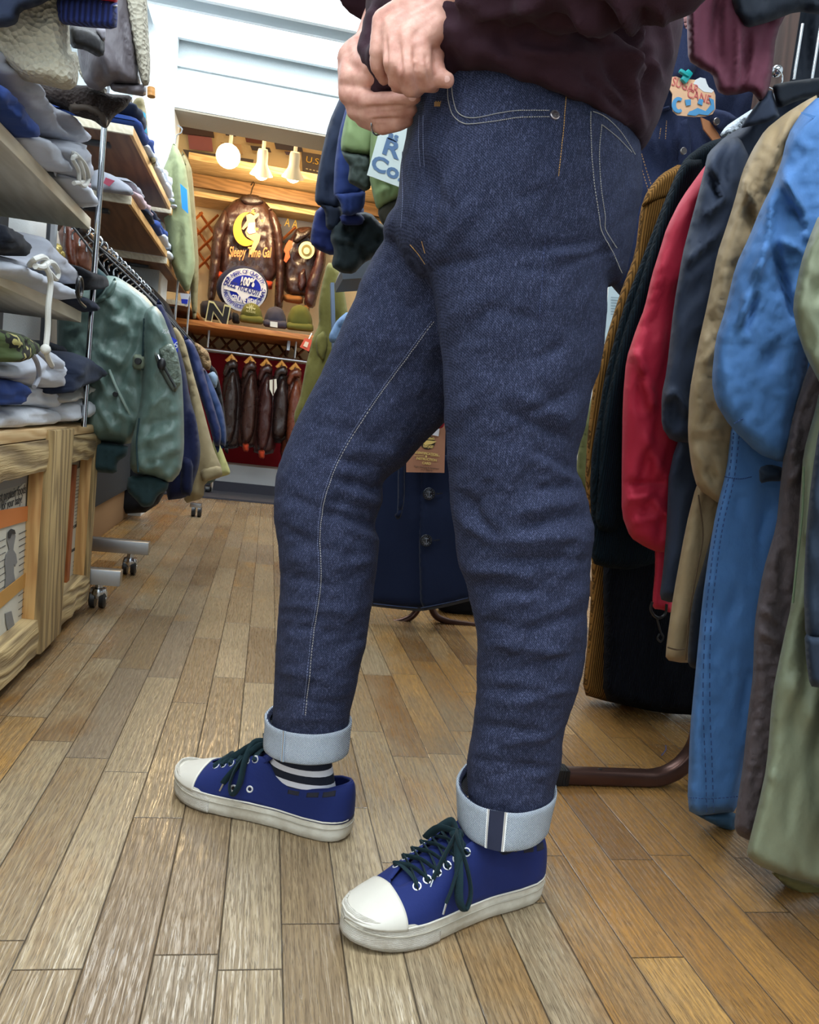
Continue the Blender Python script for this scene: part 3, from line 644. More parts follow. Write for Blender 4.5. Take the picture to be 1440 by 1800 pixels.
# ================================================================== LEFT SIDE
XS = -.456
WEATH = wood('weathered_timber', (104, 84, 58), (196, 170, 122), .8, 'Y', .8, .9, .004)
WEATHZ = wood('weathered_post', (112, 90, 60), (188, 160, 110), .8, 'Z', .8, .9, .003)
FRESH = wood('fresh_pine', (186, 134, 76), (222, 178, 116), 1, 'Z', .6); FRESHY = wood('pine_top', (196, 156, 104), (230, 200, 150), 1, 'Y', .6)
PAPER = plain('aged_paper', (206, 200, 184), .8); INK = plain('print_ink', (52, 50, 50), .8); GREYP = plain('photo_grey', (128, 126, 124), .7); ORP = plain('printed_orange', (204, 120, 56), .8); YELP = plain('tape_yellow', (190, 140, 70), .8)
SKG = plain('photo_pale', (176, 170, 164), .7); DKP = plain('photo_dark', (48, 46, 46), .7)
def crate(y0, y1, lab, posts):
    t = thing('wooden_crate', lab, 'crate', None); x1 = XS; x0 = XS-.42; zt = .526
    G().box((x0, y0, zt-.022), (x1-.004, y1, zt)).obj('top_board', FRESHY, t, bevel=.004)
    # rough sawn rails with a wavy face
    for nm, z0, z1 in (('top_rail', zt-.088, zt-.022), ('bottom_rail', .03, .11)):
        n = int((y1-y0)/.012); R = []
        for i in range(n+1):
            y = y0+(y1-y0)*i/n; e = .006*mnoise.noise(Vector((y*14, z0*9, 1))); e2 = .007*mnoise.noise(Vector((y*18, z0*5, 4)))
            R.append([(x1-.03, y, z0), (x1+e, y, z0+e2), (x1+e+.004, y, (z0+z1)/2), (x1+e*.5, y, z1-.002), (x1-.036, y, z1)])
        G().loft(R).obj(nm, WEATH, t, sharp=30)
    for (a, b, pr, mt) in posts:
        G().box((x1-.036, a, .10), (x1-.006, b, zt-.03)).obj('post', FRESH, t, bevel=.002); G().box((x1-.008, a, .03), (x1+pr, b, zt-.002)).obj('post_face', mt, t, bevel=.004)
    G().box((x0, y0, .03), (x0+.05, y1, zt-.022)).obj('back_panel', FRESH, t, smooth=False)
    G().box((x0+.051, y0+.012, .03), (x1-.046, y0+.03, zt-.023)).obj('end_panel', FRESH, t, smooth=False)
    G().box((x1-.045, y0, .03), (x1-.038, y1, zt-.022)).obj('clipping_panel', plain('panel_dim', (150, 144, 132), .8), t, smooth=False)
    return t
def onP(x, y, X=XS-.037): return atx(x, y, X)
def xslab(name, poly, mt, t, off=0.0, th=.001): return slab(name, poly, 0, th, mt, t, off=off, fn=onP)
YC = atx(97, 1140, XS)[1]; YE = 2.3
c1 = crate(.9, YC-.004, 'nearest weathered timber crate with magazine clippings behind its frame', [(atx(71, 1000, XS)[1], YC-.004, .012, WEATHZ), (.885, .98, .01, WEATHZ)])
xslab('page', [(-60, 960), (44, 846), (44, 1000), (-60, 1100)], PAPER, c1, 0)
xslab('page', [(-60, 920), (42, 900), (42, 1062), (-10, 1180), (-60, 1200)], PAPER, c1, .002)
xslab('page', [(-60, 1085), (40, 1030), (36, 1120), (0, 1165), (-60, 1230)], PAPER, c1, .004)
xslab('photo', [(-60, 820), (46, 832), (46, 848), (-60, 880)], GREYP, c1, .001)
xslab('orange_strip', [(-60, 905), (44, 889), (43, 915), (-60, 945)], ORP, c1, .005)
xslab('tape_measure', [(-60, 1082), (44, 1002), (43, 1026), (-60, 1115)], YELP, c1, .007)
kid = [(14, 930), (20, 932), (23, 942), (20, 958), (19, 966), (24, 974), (26, 988), (22, 996), (20, 990), (20, 1006), (24, 1030), (21, 1040), (10, 1050), (4, 1040), (6, 1010), (4, 990), (6, 975), (12, 966), (8, 950), (9, 936)]
xslab('photo_child', kid, GREYP, c1, .004); xslab('photo_hair', [(9, 945), (9, 934), (14, 929), (20, 931), (22, 938), (15, 938), (12, 946)], DKP, c1, .0055)
xslab('photo_legs', [(3, 1078), (14, 1074), (20, 1100), (29, 1124), (27, 1128), (18, 1110), (20, 1138), (17, 1144), (12, 1120), (5, 1098)], GREYP, c1, .006)
nx = (1, 0, 0)
def xtext(s, x, y, size, mt, t, width=None, off=.006, ang=0, bold=.0):
    p = onP(x, y)+np.array((off, 0, 0)); return text(s, 'lettering', face_m(p, ang, n=nx), size, mt, t, extrude=.0003, width=width, bold=bold)
xtext('most protein foods', 16, 868, .028, INK, c1, .20, .003); xtext('for your baby?', 19, 883, .026, INK, c1, .13, .003)
for k in range(9): xtext('~~~~~ ~~~ ~~~~ ~~', 36, 935+k*11, .012, INK, c1, .05, .0045)
for k in range(6): xtext('~~~ ~~~~~ ~~', 33, 1042+k*12, .012, INK, c1, .05, .007)
for k in range(10): xtext('~~~~ ~~~~', -2, 950+k*12, .012, INK, c1, .05, .0045)
c2 = crate(YC, YE, 'farther weathered timber crate at the corner beside the chrome rack foot', [(YC, YC+.02, .004, WEATHZ), (YE-.045, YE, .002, WEATHZ)])
xslab('page', [(116, 835), (142, 820), (138, 1030), (116, 1060)], PAPER, c2, .001); xslab('page', [(97, 1020), (112, 1000), (110, 1055), (97, 1085)], PAPER, c2, .001)
xslab('photo', [(97, 845), (115, 835), (114, 995), (97, 1030)], DKP, c2, .002); xslab('photo_legs', [(103, 900), (109, 870), (114, 870), (113, 930), (106, 990), (102, 985), (107, 940)], SKG, c2, .004)
G().box((XS-.037, atx(117, 900, XS-.037)[1], .11), (XS-.025, atx(122, 900, XS-.037)[1], .42)).obj('wood_strip', wood('red_strip', (140, 70, 30), (170, 96, 44), 1, 'Z'), c2, bevel=.001)
for k in range(14): xtext('~~~~ ~~~', 133, 838+k*6, .008, INK, c2, .045, .003)
xtext('love and', 128, 925, .02, INK, c2, .06, .003); xtext('thousands', 128, 965, .018, INK, c2, .07, .003)
for k in range(6): xtext('~~~~ ~~', 130, 985+k*7, .008, INK, c2, .05, .003)

# shelving over the crates
BRD = wood('shelf_laminate', (214, 202, 174), (234, 224, 200), 1, 'Y', .5)
def sboard(y0, y1, z, lab, x1=XS, mt=None, dep=.4, th=.026, bar=True):
    t = thing('shelf_board', lab, 'shelf'); G().box((x1-dep, y0, z-th), (x1, y1, z)).obj('board', mt or BRD, t, bevel=.002)
    if bar:
        g = G(); g.box((x1-dep, y1-.42, z-th-.022), (x1-.09, y1-.40, z-th)); g.obj('bracket', plain('bracket_dark', (50, 54, 60), .5), t, bevel=.002)
    return t
Z1 = atx(158, 382, XS)[2]; Z2 = atx(150, 551, XS)[2]
YS1 = atx(156, 395, XS)[1]+.02
sboard(.85, YS1, Z1, 'upper pale shelf board over the crates, stacked with grey hoodies')
sboard(.85, YS1-.03, Z2, 'lower pale shelf board with the long hanging drawstring')
def pole(x, y, z0, z1, r, lab, mt=M_CHROME): return top(G().tube([(x, y, z0), (x, y, z1)], r, 10).obj('upright_pole', mt), lab, 'pole')
PP = atx(157, 480, XS+.01); pole(XS+.01, PP[1]+.05, .526, 1.33, .007, 'chrome upright pole at the corner of the shelves over the crates')
pole(XS-.28, PP[1]+.02, .526, 1.33, .008, 'chrome upright pole at the back of the shelves over the crates')

top(G().box((XS-.44, .85, .527), (XS-.42, 2.8, 1.30)).obj('back_board', plain('dark_back', (52, 54, 58), .7), smooth=False), 'dark back board behind the shelves over the crates', 'board')
HG = [fabric('heather_%d' % i, c, .95, 700, .5, 9, .5, .12, .4, wdist=.012) for i, c in enumerate(((184, 188, 200), (204, 210, 222), (218, 222, 230), (160, 163, 174)))]
NAV = fabric('navy_sweat', (34, 42, 62), .95, 700, .5, 9, .5, wdist=.01); DKN = fabric('dark_navy_sweat', (20, 24, 34), .95, 700, .5, 9, .5, wdist=.01); RBL = fabric('royal_sweat', (44, 70, 136), .95, 700, .5, 9, .5)
def fold(name, outline, mat, lab, cat='sweatshirt', X=XS-.02, dep=.26, T=.035, R=16, group='folded sweatshirts on the left shelves', strokes=(), step=6):
    t = thing(name, lab, cat, group)
    global sd; sd += 1.3
    puff('folded_body', outline, X, T, mat, t, R=R, step=step, side=dep, noise=[(.010, 26, 14, sd), (.003, 9, 9, sd+2)], strokes=strokes); return t
def cordx(t, pts, X, r=.004, name='drawstring', mt=None):
    return G().tube(crom([atx(x, y, X+dx) for x, y, dx in pts], 6), r, 8).obj(name, mt or M_CORD, t)
# board 1
fold('folded_hoodie', [(-60, 60), (0, 115), (16, 128), (28, 150), (50, 165), (66, 182), (88, 188), (110, 200), (122, 228), (115, 252), (80, 250), (50, 230), (20, 196), (-60, 120)], HG[0], 'big grey hoodie lying uppermost on the upper left shelf', X=XS-.03, T=.05, R=20, strokes=[(30, 160, 90, 230, 7, -.015), (60, 180, 110, 240, 6, .015), (0, 130, 40, 190, 6, .012)])
fold('folded_sweatshirt', [(-60, 110), (0, 172), (24, 196), (42, 225), (40, 240), (28, 243), (0, 218), (-60, 160)], RBL, 'royal blue folded sweatshirt on the upper left shelf', X=XS-.005, R=10)
fold('folded_sweatshirt', [(30, 244), (44, 230), (70, 248), (92, 278), (96, 298), (84, 303), (60, 286)], HG[1], 'pale grey rolled sweatshirt on the upper left shelf right of the blue one', X=XS-.005, R=10)
t = fold('folded_hoodie', [(72, 256), (94, 246), (120, 240), (124, 262), (132, 282), (134, 312), (120, 316), (100, 300), (84, 276)], HG[0], 'grey hoodie with looped pale drawstring on the upper left shelf', X=XS+.0, R=12, T=.045)
cordx(t, [(118, 268, .03), (134, 272, .05), (150, 290, .055), (156, 312, .05), (150, 326, .05), (140, 322, .05), (138, 300, .05), (128, 280, .05), (136, 276, .05), (146, 300, .055), (146, 318, .05), (130, 322, .05)], XS, .0042)
fold('folded_sweatshirt', [(92, 302), (104, 303), (126, 314), (142, 330), (149, 350), (148, 368), (136, 360), (112, 330)], HG[1], 'pale folded sweatshirt at the corner of the upper left shelf', X=XS-.005, R=9)
# board 2
t = fold('folded_hoodie', [(-40, 440), (0, 450), (20, 440), (30, 412), (44, 408), (58, 425), (68, 440), (88, 458), (110, 480), (112, 502), (90, 498), (60, 482), (20, 468), (-40, 470)], HG[0], 'grey hoodie with thick white bow on the lower left shelf', X=XS-.02, T=.05, R=14)
cordx(t, [(52, 466, .04), (62, 456, .06), (76, 452, .06), (84, 462, .065), (74, 470, .065), (62, 468, .06)], XS, .005)
cordx(t, [(76, 464, .06), (92, 462, .06), (102, 478, .06), (98, 490, .06), (88, 480, .06), (80, 470, .065)], XS, .005)
cordx(t, [(78, 464, .065), (86, 480, .07), (89, 500, .07), (85, 540, .07), (84, 580, .07), (81, 612, .07), (84, 628, .07), (91, 642, .07)], XS, .0048)
G().ball(atx(80, 614, XS+.07), .009, 10).obj('knot', M_CORD, t)
fold('folded_sweatshirt', [(-40, 446), (0, 456), (30, 468), (70, 484), (100, 500), (118, 512), (118, 524), (104, 528), (70, 514), (30, 496), (-40, 478)], HG[1], 'pale grey folded sweatshirt beneath the bow-tied hoodie', X=XS-.0, R=10)
fold('folded_sweatshirt', [(-40, 380), (0, 398), (22, 416), (28, 436), (16, 452), (-40, 440)], DKN, 'black folded sweatshirt at the left edge over the grey hoodie', X=XS+.01, R=14)
t = fold('folded_hoodie', [(96, 462), (104, 456), (130, 470), (160, 478), (167, 488), (165, 500), (150, 512), (118, 506), (110, 480)], DKN, 'near black hoodie with black cord at the corner of the lower left shelf', X=XS+.0, R=12, T=.045)
G().ring(atx(140, 505, XS+.055), .019, .004, (0, 1, .2), (0, -.2, 1), 18).obj('cord_loop', M_BLACKPL, t)
cordx(t, [(134, 512, .05), (140, 530, .055), (150, 540, .05)], XS, .003, mt=M_BLACKPL)
fold('folded_sweatshirt', [(104, 516), (118, 512), (140, 520), (152, 538), (150, 550), (136, 545), (118, 532)], NAV, 'navy folded sweatshirt under the near black hoodie', X=XS-.0, R=9)
# on the crates
fold('folded_sweatshirt', [(-60, 712), (0, 716), (40, 712), (80, 716), (95, 730), (88, 744), (50, 749), (0, 752), (-60, 754)], HG[2], 'pale grey folded sweatshirt lowest on the nearest crate', X=XS-.05, R=12)
fold('folded_sweatshirt', [(-40, 672), (20, 674), (60, 676), (86, 690), (92, 706), (78, 719), (50, 714), (0, 712), (-40, 712)], HG[2], 'white-grey folded sweatshirt, second from the bottom on the nearest crate', X=XS-.055, R=12)
fold('folded_sweatshirt', [(-60, 660), (0, 664), (20, 668), (27, 688), (22, 706), (0, 713), (-60, 714)], RBL, 'bright blue folded sweatshirt at the left edge on the nearest crate', X=XS-.03, R=12)
t = fold('folded_hoodie', [(-40, 640), (10, 630), (30, 604), (50, 606), (76, 630), (92, 652), (97, 676), (86, 690), (60, 682), (20, 668), (-40, 662)], HG[1], 'light grey hoodie with grey drawstrings on top of the nearest crate stack', X=XS-.04, T=.05, R=16, strokes=[(48, 612, 62, 680, 6, .015), (30, 610, 50, 650, 5, -.012)])
for pts in ([(44, 612, .05), (56, 622, .055), (66, 640, .055), (68, 662, .05), (60, 680, .05)], [(50, 612, .05), (66, 618, .055), (82, 632, .055), (92, 645, .05)]): cordx(t, pts, XS-.02, .0045, mt=HG[3])
def camo():
    N = NT('camo_cloth'); nz = N.noise(N.co(), 26, 2); n2 = N.noise(N.co((1, 1, 1), (1, 0, 0)), 30, 2)
    c = N.ramp(nz, [(.44, rgb(70, 84, 48)), (.47, rgb(26, 26, 22)), (.54, rgb(26, 26, 22)), (.57, rgb(176, 168, 104))]); c.node.color_ramp.interpolation = 'CONSTANT'; N.set('Base Color', c); N.set('Roughness', .9); return N.m
t = fold('camo_cap', [(-40, 574), (0, 578), (14, 586), (29, 592), (31, 612), (20, 628), (0, 636), (-40, 636)], camo(), 'camouflage patterned cloth cap on top of the hoodie stack', 'cap', X=XS-.01, T=.05, R=16, group='caps')
fold('folded_sweatshirt', [(90, 712), (110, 706), (140, 700), (154, 706), (154, 726), (140, 735), (110, 740), (92, 742)], HG[2], 'pale folded sweatshirt lowest on the farther crate', X=XS-.03, R=10)
fold('folded_sweatshirt', [(88, 700), (100, 690), (130, 674), (148, 672), (150, 684), (130, 698), (95, 712)], fabric('oat_sweat', (196, 192, 184), .95, 700, .5), 'oatmeal folded sweatshirt in the middle of the farther stack', X=XS-.03, R=8)
fold('folded_sweatshirt', [(84, 690), (92, 650), (104, 628), (122, 616), (150, 636), (166, 648), (167, 660), (140, 674), (110, 684), (92, 694)], NAV, 'navy folded sweatshirt on top of the farther stack', X=XS-.01, R=14, T=.045)
fold('folded_sweatshirt', [(44, 608), (60, 598), (90, 600), (108, 620), (112, 632), (94, 640), (70, 626)], DKN, 'black folded sweatshirt tucked behind the light grey hoodie', X=XS-.12, R=10)

# garments hanging above the crates
def garm(name, lab, cat='jacket', group=None): return thing(name, lab, cat, group)
SHER = fabric('cream_sherpa', (196, 190, 172), .95, 300, .6, fleece=130, sheen=.5); GREYN = fabric('grey_nylon', (112, 106, 112), .5, 900, .1, 22, .6, .08, .1, .5, (1, 1, .4), .012)
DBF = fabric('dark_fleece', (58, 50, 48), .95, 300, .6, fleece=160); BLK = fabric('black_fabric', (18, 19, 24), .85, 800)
t = garm('fleece_jacket', 'cream sherpa fleece jacket hanging at the upper left corner')
puff('body', [(-80, -60), (110, -60), (122, 40), (124, 90), (137, 92), (138, 148), (120, 160), (80, 150), (40, 142), (0, 110), (-80, 60)], 1.42, .07, SHER, t, R=30, step=9, noise=[(.02, 60, 90, 3.3)])
t = garm('sherpa_trim_jacket', 'grey jacket with white sherpa edging over the shelves')
puff('body', [(110, -60), (225, -60), (240, 60), (246, 130), (248, 150), (190, 150), (175, 162), (150, 150), (138, 110), (130, 20)], 1.66, .07, GREYN, t, R=26, step=8, noise=[(.03, 26, 60, 1.3)], strokes=[(215, 20, 232, 140, 4, -.012), (170, 60, 200, 140, 10, .02)])
puff('sherpa_edge', [(207, -60), (256, -60), (260, 40), (265, 110), (263, 150), (250, 152), (240, 110), (228, 50)], 1.62, .035, SHER, t, R=12, step=7)
puff('waistband', [(190, 142), (250, 147), (258, 150), (257, 171), (222, 165), (196, 160)], 1.65, .04, GREYN, t, R=9, step=6, noise=[(.02, 7, 30, 2)])
G().tube(crom([atd(138, 100, 1.55), atd(145, 130, 1.55), atd(165, 152, 1.55), atd(186, 160, 1.55)], 5), .005, 6).obj('piping', SHER, t)
t = garm('varsity_jacket', 'royal blue ribbed jacket hem with red and white stripe hanging at top left')
NVR = NT('blue_rib'); wv = NVR.n('TexWave', i_Vector=NVR.co((1, 0, 0)), i_Scale=40); NVR.set('Base Color', NVR.ramp(wv.outputs[0], [(.2, rgb(16, 24, 70)), (.7, rgb(34, 50, 118))])); NVR.set('Normal', NVR.bump(wv.outputs[0], .8, .003)); NVR.set('Roughness', .9); NVR = NVR.m
puff('waistband', [(98, -10), (206, -4), (207, 30), (205, 52), (150, 48), (102, 42), (98, 20)], 1.36, .04, NVR, t, R=14, step=7)
puff('stripe', [(172, -20), (206, -20), (207, 8), (174, 5)], 1.35, .035, fabric('stripe_red', (176, 34, 52)), t, R=8, step=6)
puff('stripe', [(172, 4), (207, 8), (206, 13), (173, 9)], 1.345, .035, fabric('stripe_white', (226, 226, 232)), t, R=5, step=4)
puff('body', [(-80, -80), (230, -80), (210, -14), (100, -8), (70, 10), (36, 20), (30, 42), (10, 49), (-80, 50)], 1.32, .05, NAV, t, R=20, step=9)
t = garm('leather_sleeve_jacket', 'black jacket cuff with grey lining poking below the blue hem')
puff('cuff', [(118, 44), (150, 44), (184, 62), (184, 96), (172, 101), (150, 88), (124, 84)], 1.5, .05, leather('black_leather', (20, 20, 26), rough=.55), t, R=14, step=6)
puff('lining', [(166, 50), (186, 48), (186, 70), (180, 74)], 1.47, .012, fabric('lining_grey', (150, 148, 156)), t, R=5, step=4)
t = garm('dark_fleece_jacket', 'dark brown fleece jacket hanging lowest above the shelves')
puff('body', [(20, 130), (60, 140), (138, 150), (160, 150), (190, 165), (235, 168), (222, 190), (200, 205), (188, 226), (180, 224), (165, 212), (140, 206), (120, 195), (60, 170)], 1.75, .06, DBF, t, R=18, step=7, noise=[(.02, 20, 20, 6)])
puff('hem', [(118, 182), (132, 176), (170, 184), (192, 200), (188, 226), (178, 222), (172, 208), (150, 198), (124, 200)], 1.70, .02, fabric('brown_nylon', (74, 64, 56), .6), t, R=8, step=5)
top(G().tube([atd(266, 155, 1.75), atd(266, 170, 1.75)], .009, 10).obj('rail_end', WOODH), 'wooden rail tip beside the grey jacket hem', 'rail end')
# behind the shelves
t = garm('leather_jacket', 'reddish brown leather jacket seen between the two left shelf boards')
puff('body', [(100, 396), (160, 396), (162, 480), (150, 478), (130, 470), (112, 466)], 2.9, .05, leather('tan_leather', (120, 74, 56)), t, R=14, step=6, noise=[(.03, 12, 20, 5)])
puff('sleeve', [(112, 392), (130, 392), (134, 430), (138, 476), (118, 468), (110, 440)], 2.84, .05, LR, t, R=9, step=6)
t = thing('brass_ornament', 'yellowish scalloped ornament glimpsed behind the shelf pole', 'ornament')
gp = atx(90, 444, -.72); gg = G()
for i in range(7): a = i*2*PI/7; gg.ball(gp+np.array((.0, .022*math.cos(a), .022*math.sin(a)))*1.0+np.array((.022*math.cos(a), 0, 0)), .016, 8)
gg.ball(gp, .03, 12); gg.obj('ornament_body', plain('brass', (170, 150, 84), .35, .6), t)

# second shelving unit
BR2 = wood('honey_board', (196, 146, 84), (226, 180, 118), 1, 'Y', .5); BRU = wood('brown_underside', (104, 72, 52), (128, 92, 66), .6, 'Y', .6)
X2 = -.54
def board2(pa, pb, lab, x=X2, dep=.42):
    A, B = atx(*pa, x), atx(*pb, x); z = (A[2]+B[2])/2; t = thing('shelf_board', lab, 'shelf', None)
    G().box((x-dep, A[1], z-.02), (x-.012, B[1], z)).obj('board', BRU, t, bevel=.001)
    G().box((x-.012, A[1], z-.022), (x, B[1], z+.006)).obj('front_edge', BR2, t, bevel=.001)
    G().box((x-dep, A[1]-.012, z-.022), (x, A[1], z+.006)).obj('end_edge', BRD, t, bevel=.001)
    G().box((x-.34, A[1]+.12, z-.032), (x-.1, A[1]+.16, z-.02)).obj('bracket', plain('bracket_dark', (50, 54, 60)), t, bevel=.002)
    return A[1], B[1], z
s1 = board2((235, 228), (300, 360), 'highest brown shelf board of the far left shelving')
s2 = board2((232, 348), (294, 445), 'second brown shelf board of the far left shelving, below the highest')
s3 = board2((302, 366), (341, 449), 'high far shelf board behind the highest brown board')
s4 = board2((294, 455), (332, 512), 'lower far shelf board beside the leather jackets')
s5 = board2((334, 540), (361, 562), 'lowest far shelf board close to the lettered bag')
def fbox(x0, x1, y0, y1, z0, z1, mat, lab, cat='sweatshirt', rnd=None):
    global sd; sd += .9; R = []; n = 12
    for i in range(n+1):
        u = i/n; y = y0+(y1-y0)*u; e = (1-abs(2*u-1)**4)**.5*.98+.02; ring = []
        for k in range(20):
            a = 2*PI*k/20; c, s_ = math.cos(a), math.sin(a); c2 = math.copysign(abs(c)**.45, c); s2_ = math.copysign(abs(s_)**.6, s_)
            q = .010*mnoise.noise(Vector((y*20, a*1.2, sd)))
            ring.append(((x0+x1)/2+c2*((x1-x0)/2+q)*(.9+.1*e), y, z0+(z1-z0)/2*(1+s2_*e)+(q if s_ > 0 else 0)))
        R.append(ring)
    return top(G().loft(R).obj('folded_sweatshirt', mat, sharp=80), lab, cat, 'folded sweatshirts on the far left shelving')
PINKG = fabric('pale_pink', (196, 170, 176), .95)
cols = [RBL, HG[2], PINKG, HG[1], HG[0], NAV, HG[2], HG[3]]
cn = ['royal blue', 'off-white', 'pale pink', 'pale grey', 'mid grey', 'navy', 'off-white', 'darker grey']
pos = ['front end', 'second place', 'third place', 'rear end']
for bi, ((ya, yb, z), bn, hs) in enumerate(((s1, 'highest far board', (.10, .08, .07, .10)), (s2, 'second far board', (.07, .06, .09, .08)), (s3, 'high rearmost board', (.06, .05, .10, .05)), (s4, 'lower rearmost board', (.09, .10, .12, .08)))):
    n = 4
    for k in range(n):
        y0 = ya+.01+(yb-ya-.02)*k/n; y1 = ya+.01+(yb-ya-.02)*(k+1)/n-.008; h = hs[k]; nl = 2
        for q in range(nl):
            ci = (k*3+bi*2+q*5) % 8
            fbox(X2-.30, X2+.018-.012*q, y0, y1, z+.007+h*q/nl, z+.007+h*(q+1)/nl-.001, cols[ci], '%s folded sweatshirt, %s, %s of the %s' % (cn[ci], ['lower', 'upper'][q], pos[k], bn))
t = thing('printed_tee', 'grey folded tee with red print at the front end of the second far board', 'shirt')
puff('folded_body', [(160, 318), (166, 296), (200, 308), (232, 330), (236, 344), (200, 340), (160, 334)], 2.93, .04, HG[3], t, R=9, step=5)
slab('red_print', [(186, 312), (202, 318), (192, 328), (182, 322)], 2.87, .002, plain('print_red', (150, 60, 80), .8), t)
for (px, y0p, X) in ((338, 470, X2+.02), (309, 545, X2+.02)):
    p = atx(px, y0p, X); pole(X, p[1], .55, p[2]+.2, .006, ['slim chrome pole in front of the far left boards', 'slim chrome pole beside the lower far board'][px == 309])
for (poly, lab, col) in (([(318, 455), (335, 457), (335, 492), (320, 488)], 'small white and blue brand card on the far shelf edge', (40, 60, 180)), ([(316, 515), (334, 517), (328, 540), (320, 530)], 'small blue and white swing tag under the lower far board', (30, 50, 190))):
    t = thing('brand_card', lab, 'card'); slab('card', poly, 4.35, .003, plain('card_white', (220, 222, 230), .6), t)
    cx_, cy_ = np.mean(poly, 0); slab('print', [(cx_-6, cy_), (cx_+6, cy_+1), (cx_+5, cy_+9), (cx_-5, cy_+8)], 4.345, .003, plain('card_blue%d' % col[0], col, .6), t)
# tall olive coats on the wall by the pillar
SAGE = fabric('sage_cotton', (142, 150, 112), .8, 700, .3, 10, .5, wdist=.015); OLC = fabric('olive_cotton', (136, 124, 88), .8, 700, .3, 10, .5, wdist=.015); OLD = fabric('olive_drab', (118, 112, 58), .8, 700, .3, 10, .5, wdist=.015)
t = garm('field_jacket', 'pale sage green jacket with a bright blue tag hanging by the white pillar')
puff('body', [(286, 300), (298, 272), (304, 250), (314, 262), (326, 290), (332, 330), (340, 420), (344, 470), (330, 520), (305, 480), (290, 400), (284, 330)], 4.1, .08, SAGE, t, R=18, step=6, noise=[(.03, 12, 60, 3)])
slab('blue_tag', [(317, 323), (329, 334), (331, 376), (320, 366)], 3.98, .004, plain('tag_blue', (20, 140, 214), .5), t)
G().tube(crom([at(308, 252, 4.1), at(311, 238, 4.1), at(318, 234, 4.1), at(320, 226, 4.1), at(312, 220, 4.1)], 4), .003, 6).obj('hook', M_CHROME, t)
t = garm('field_jacket', 'khaki jacket hanging just behind the sage green jacket')
puff('body', [(318, 262), (330, 280), (338, 300), (346, 400), (350, 470), (346, 560), (338, 560), (330, 440), (320, 340)], 4.2, .06, OLC, t, R=12, step=6, noise=[(.03, 10, 60, 8)])
t = garm('canvas_vest', 'olive vest with a cyan label behind the highest brown board')
puff('body', [(228, 190), (238, 172), (252, 170), (258, 200), (262, 260), (275, 280), (270, 300), (250, 240), (235, 215)], 3.3, .06, OLC, t, R=12, step=6, noise=[(.02, 10, 20, 6)])
slab('cyan_label', [(247, 193), (256, 200), (259, 236), (254, 232)], 3.2, .003, plain('label_cyan', (70, 180, 214), .5), t)

# rolling rack with flight jackets
XR_ = -.62; RA = atx(165, 425, XR_); RZ = RA[2]
t = thing('clothes_rack', 'dark rail rolling rack on chrome feet holding the flight jackets', 'rack')
G().tube([(XR_, 2.25, RZ), (XR_, 4.5, RZ)], .016, 12).obj('rail', plain('dark_steel', (40, 38, 42), .3, .8), t)
def caster():
    c = thing('caster', 'x', 'caster', rebase=False); return c
def foot(y, x1, zb, lab_side):
    G().box((-1.0, y-.02, zb), (x1, y+.02, zb+.045)).obj('foot_bar', M_STEEL, t, bevel=.003)
    for sx_ in (x1-.06,):
        G().tube([(sx_, y, zb), (sx_, y, zb-.03)], .012, 10).obj('caster_stem', M_CHROME, t)
        g = G()
        for s in (-1, 1):
            g.loft([[(sx_+s*.006+s*k, y+math.cos(a)*r, .027+math.sin(a)*r) for a in [2*PI*i/20 for i in range(20)]] for k, r in ((0, .026), (.012, .027), (.016, .022), (.017, .0155))])
        w_ = g.obj('caster_wheel', M_BLACKPL, t)
        gg = G()
        for s in (-1, 1): gg.disc((sx_+s*.022, y, .027), .012, .003, (s, 0, 0))
        gg.obj('hub_cap', M_CHROME, w_)
        G().loft([[(sx_+k*math.cos(a), y+r*math.sin(a), z) for a in [2*PI*i/14 for i in range(14)]] for z, k, r in ((.03, .024, .02), (.045, .026, .026), (.058, .022, .022), (.062, .01, .01))]).obj('caster_hood', M_CHROME, t)
y1 = 2.33; foot(y1, atz(218, 1020, .075)[0], .07, 0)
y2 = 2.80; foot(y2, atz(256, 970, .1)[0], .075, 0)
G().tube([(XR_, 2.33, .1), (XR_, 2.33, RZ)], .014).obj('upright', M_STEEL, t)
G().tube([(XR_, 4.4, .1), (XR_, 4.4, RZ)], .014).obj('upright', M_STEEL, t)
f = atz(343, 908, .0); t2 = thing('caster', 'small far black caster beneath the khaki coats', 'caster')
G().disc((f[0]-.02, f[1], .03), .03, .02, (1, 0, 0)).disc((f[0]+.012, f[1], .03), .03, .02, (1, 0, 0)).obj('wheel', M_BLACKPL, t2)
G().box((f[0]-.03, f[1]-.02, .05), (f[0]+.03, f[1]+.02, .075)).obj('fork', M_STEEL, t2, bevel=.004)
f = atz(366, 868, .0); t2 = thing('caster', 'small far chrome caster at the end of the left rack by the mat', 'caster')
G().disc((f[0]-.02, f[1], .03), .03, .03, (1, 0, 0)).obj('wheel', M_BLACKPL, t2); G().tube([(f[0]+.02, f[1], .02), (f[0]+.02, f[1], .1)], .012).obj('stem', M_CHROME, t2)
# hangers on the rail
hp = thing('coat_hanger', 'chrome hanger hook on the dark rail nearest the sage flight jacket', 'hanger', 'chrome hanger hooks crowding the dark rail', rebase=False)
G().tube(crom([(0, 0, -.05), (.0, 0, -.03), (.024, 0, -.01), (.024, 0, .012), (0, 0, .026), (-.024, 0, .012), (-.024, 0, -.004)], 4), .0028, 6).obj('hook', M_CHROME, hp)

hp.location = (XR_, 2.37, RZ)
for k in range(22):
    c = copy_tree(hp, label='chrome hanger hook among those crowding the dark rail behind the first'); c.location = (XR_, 2.46+k*.09, RZ); c.rotation_euler = (0, 0, random.uniform(-.25, .25))

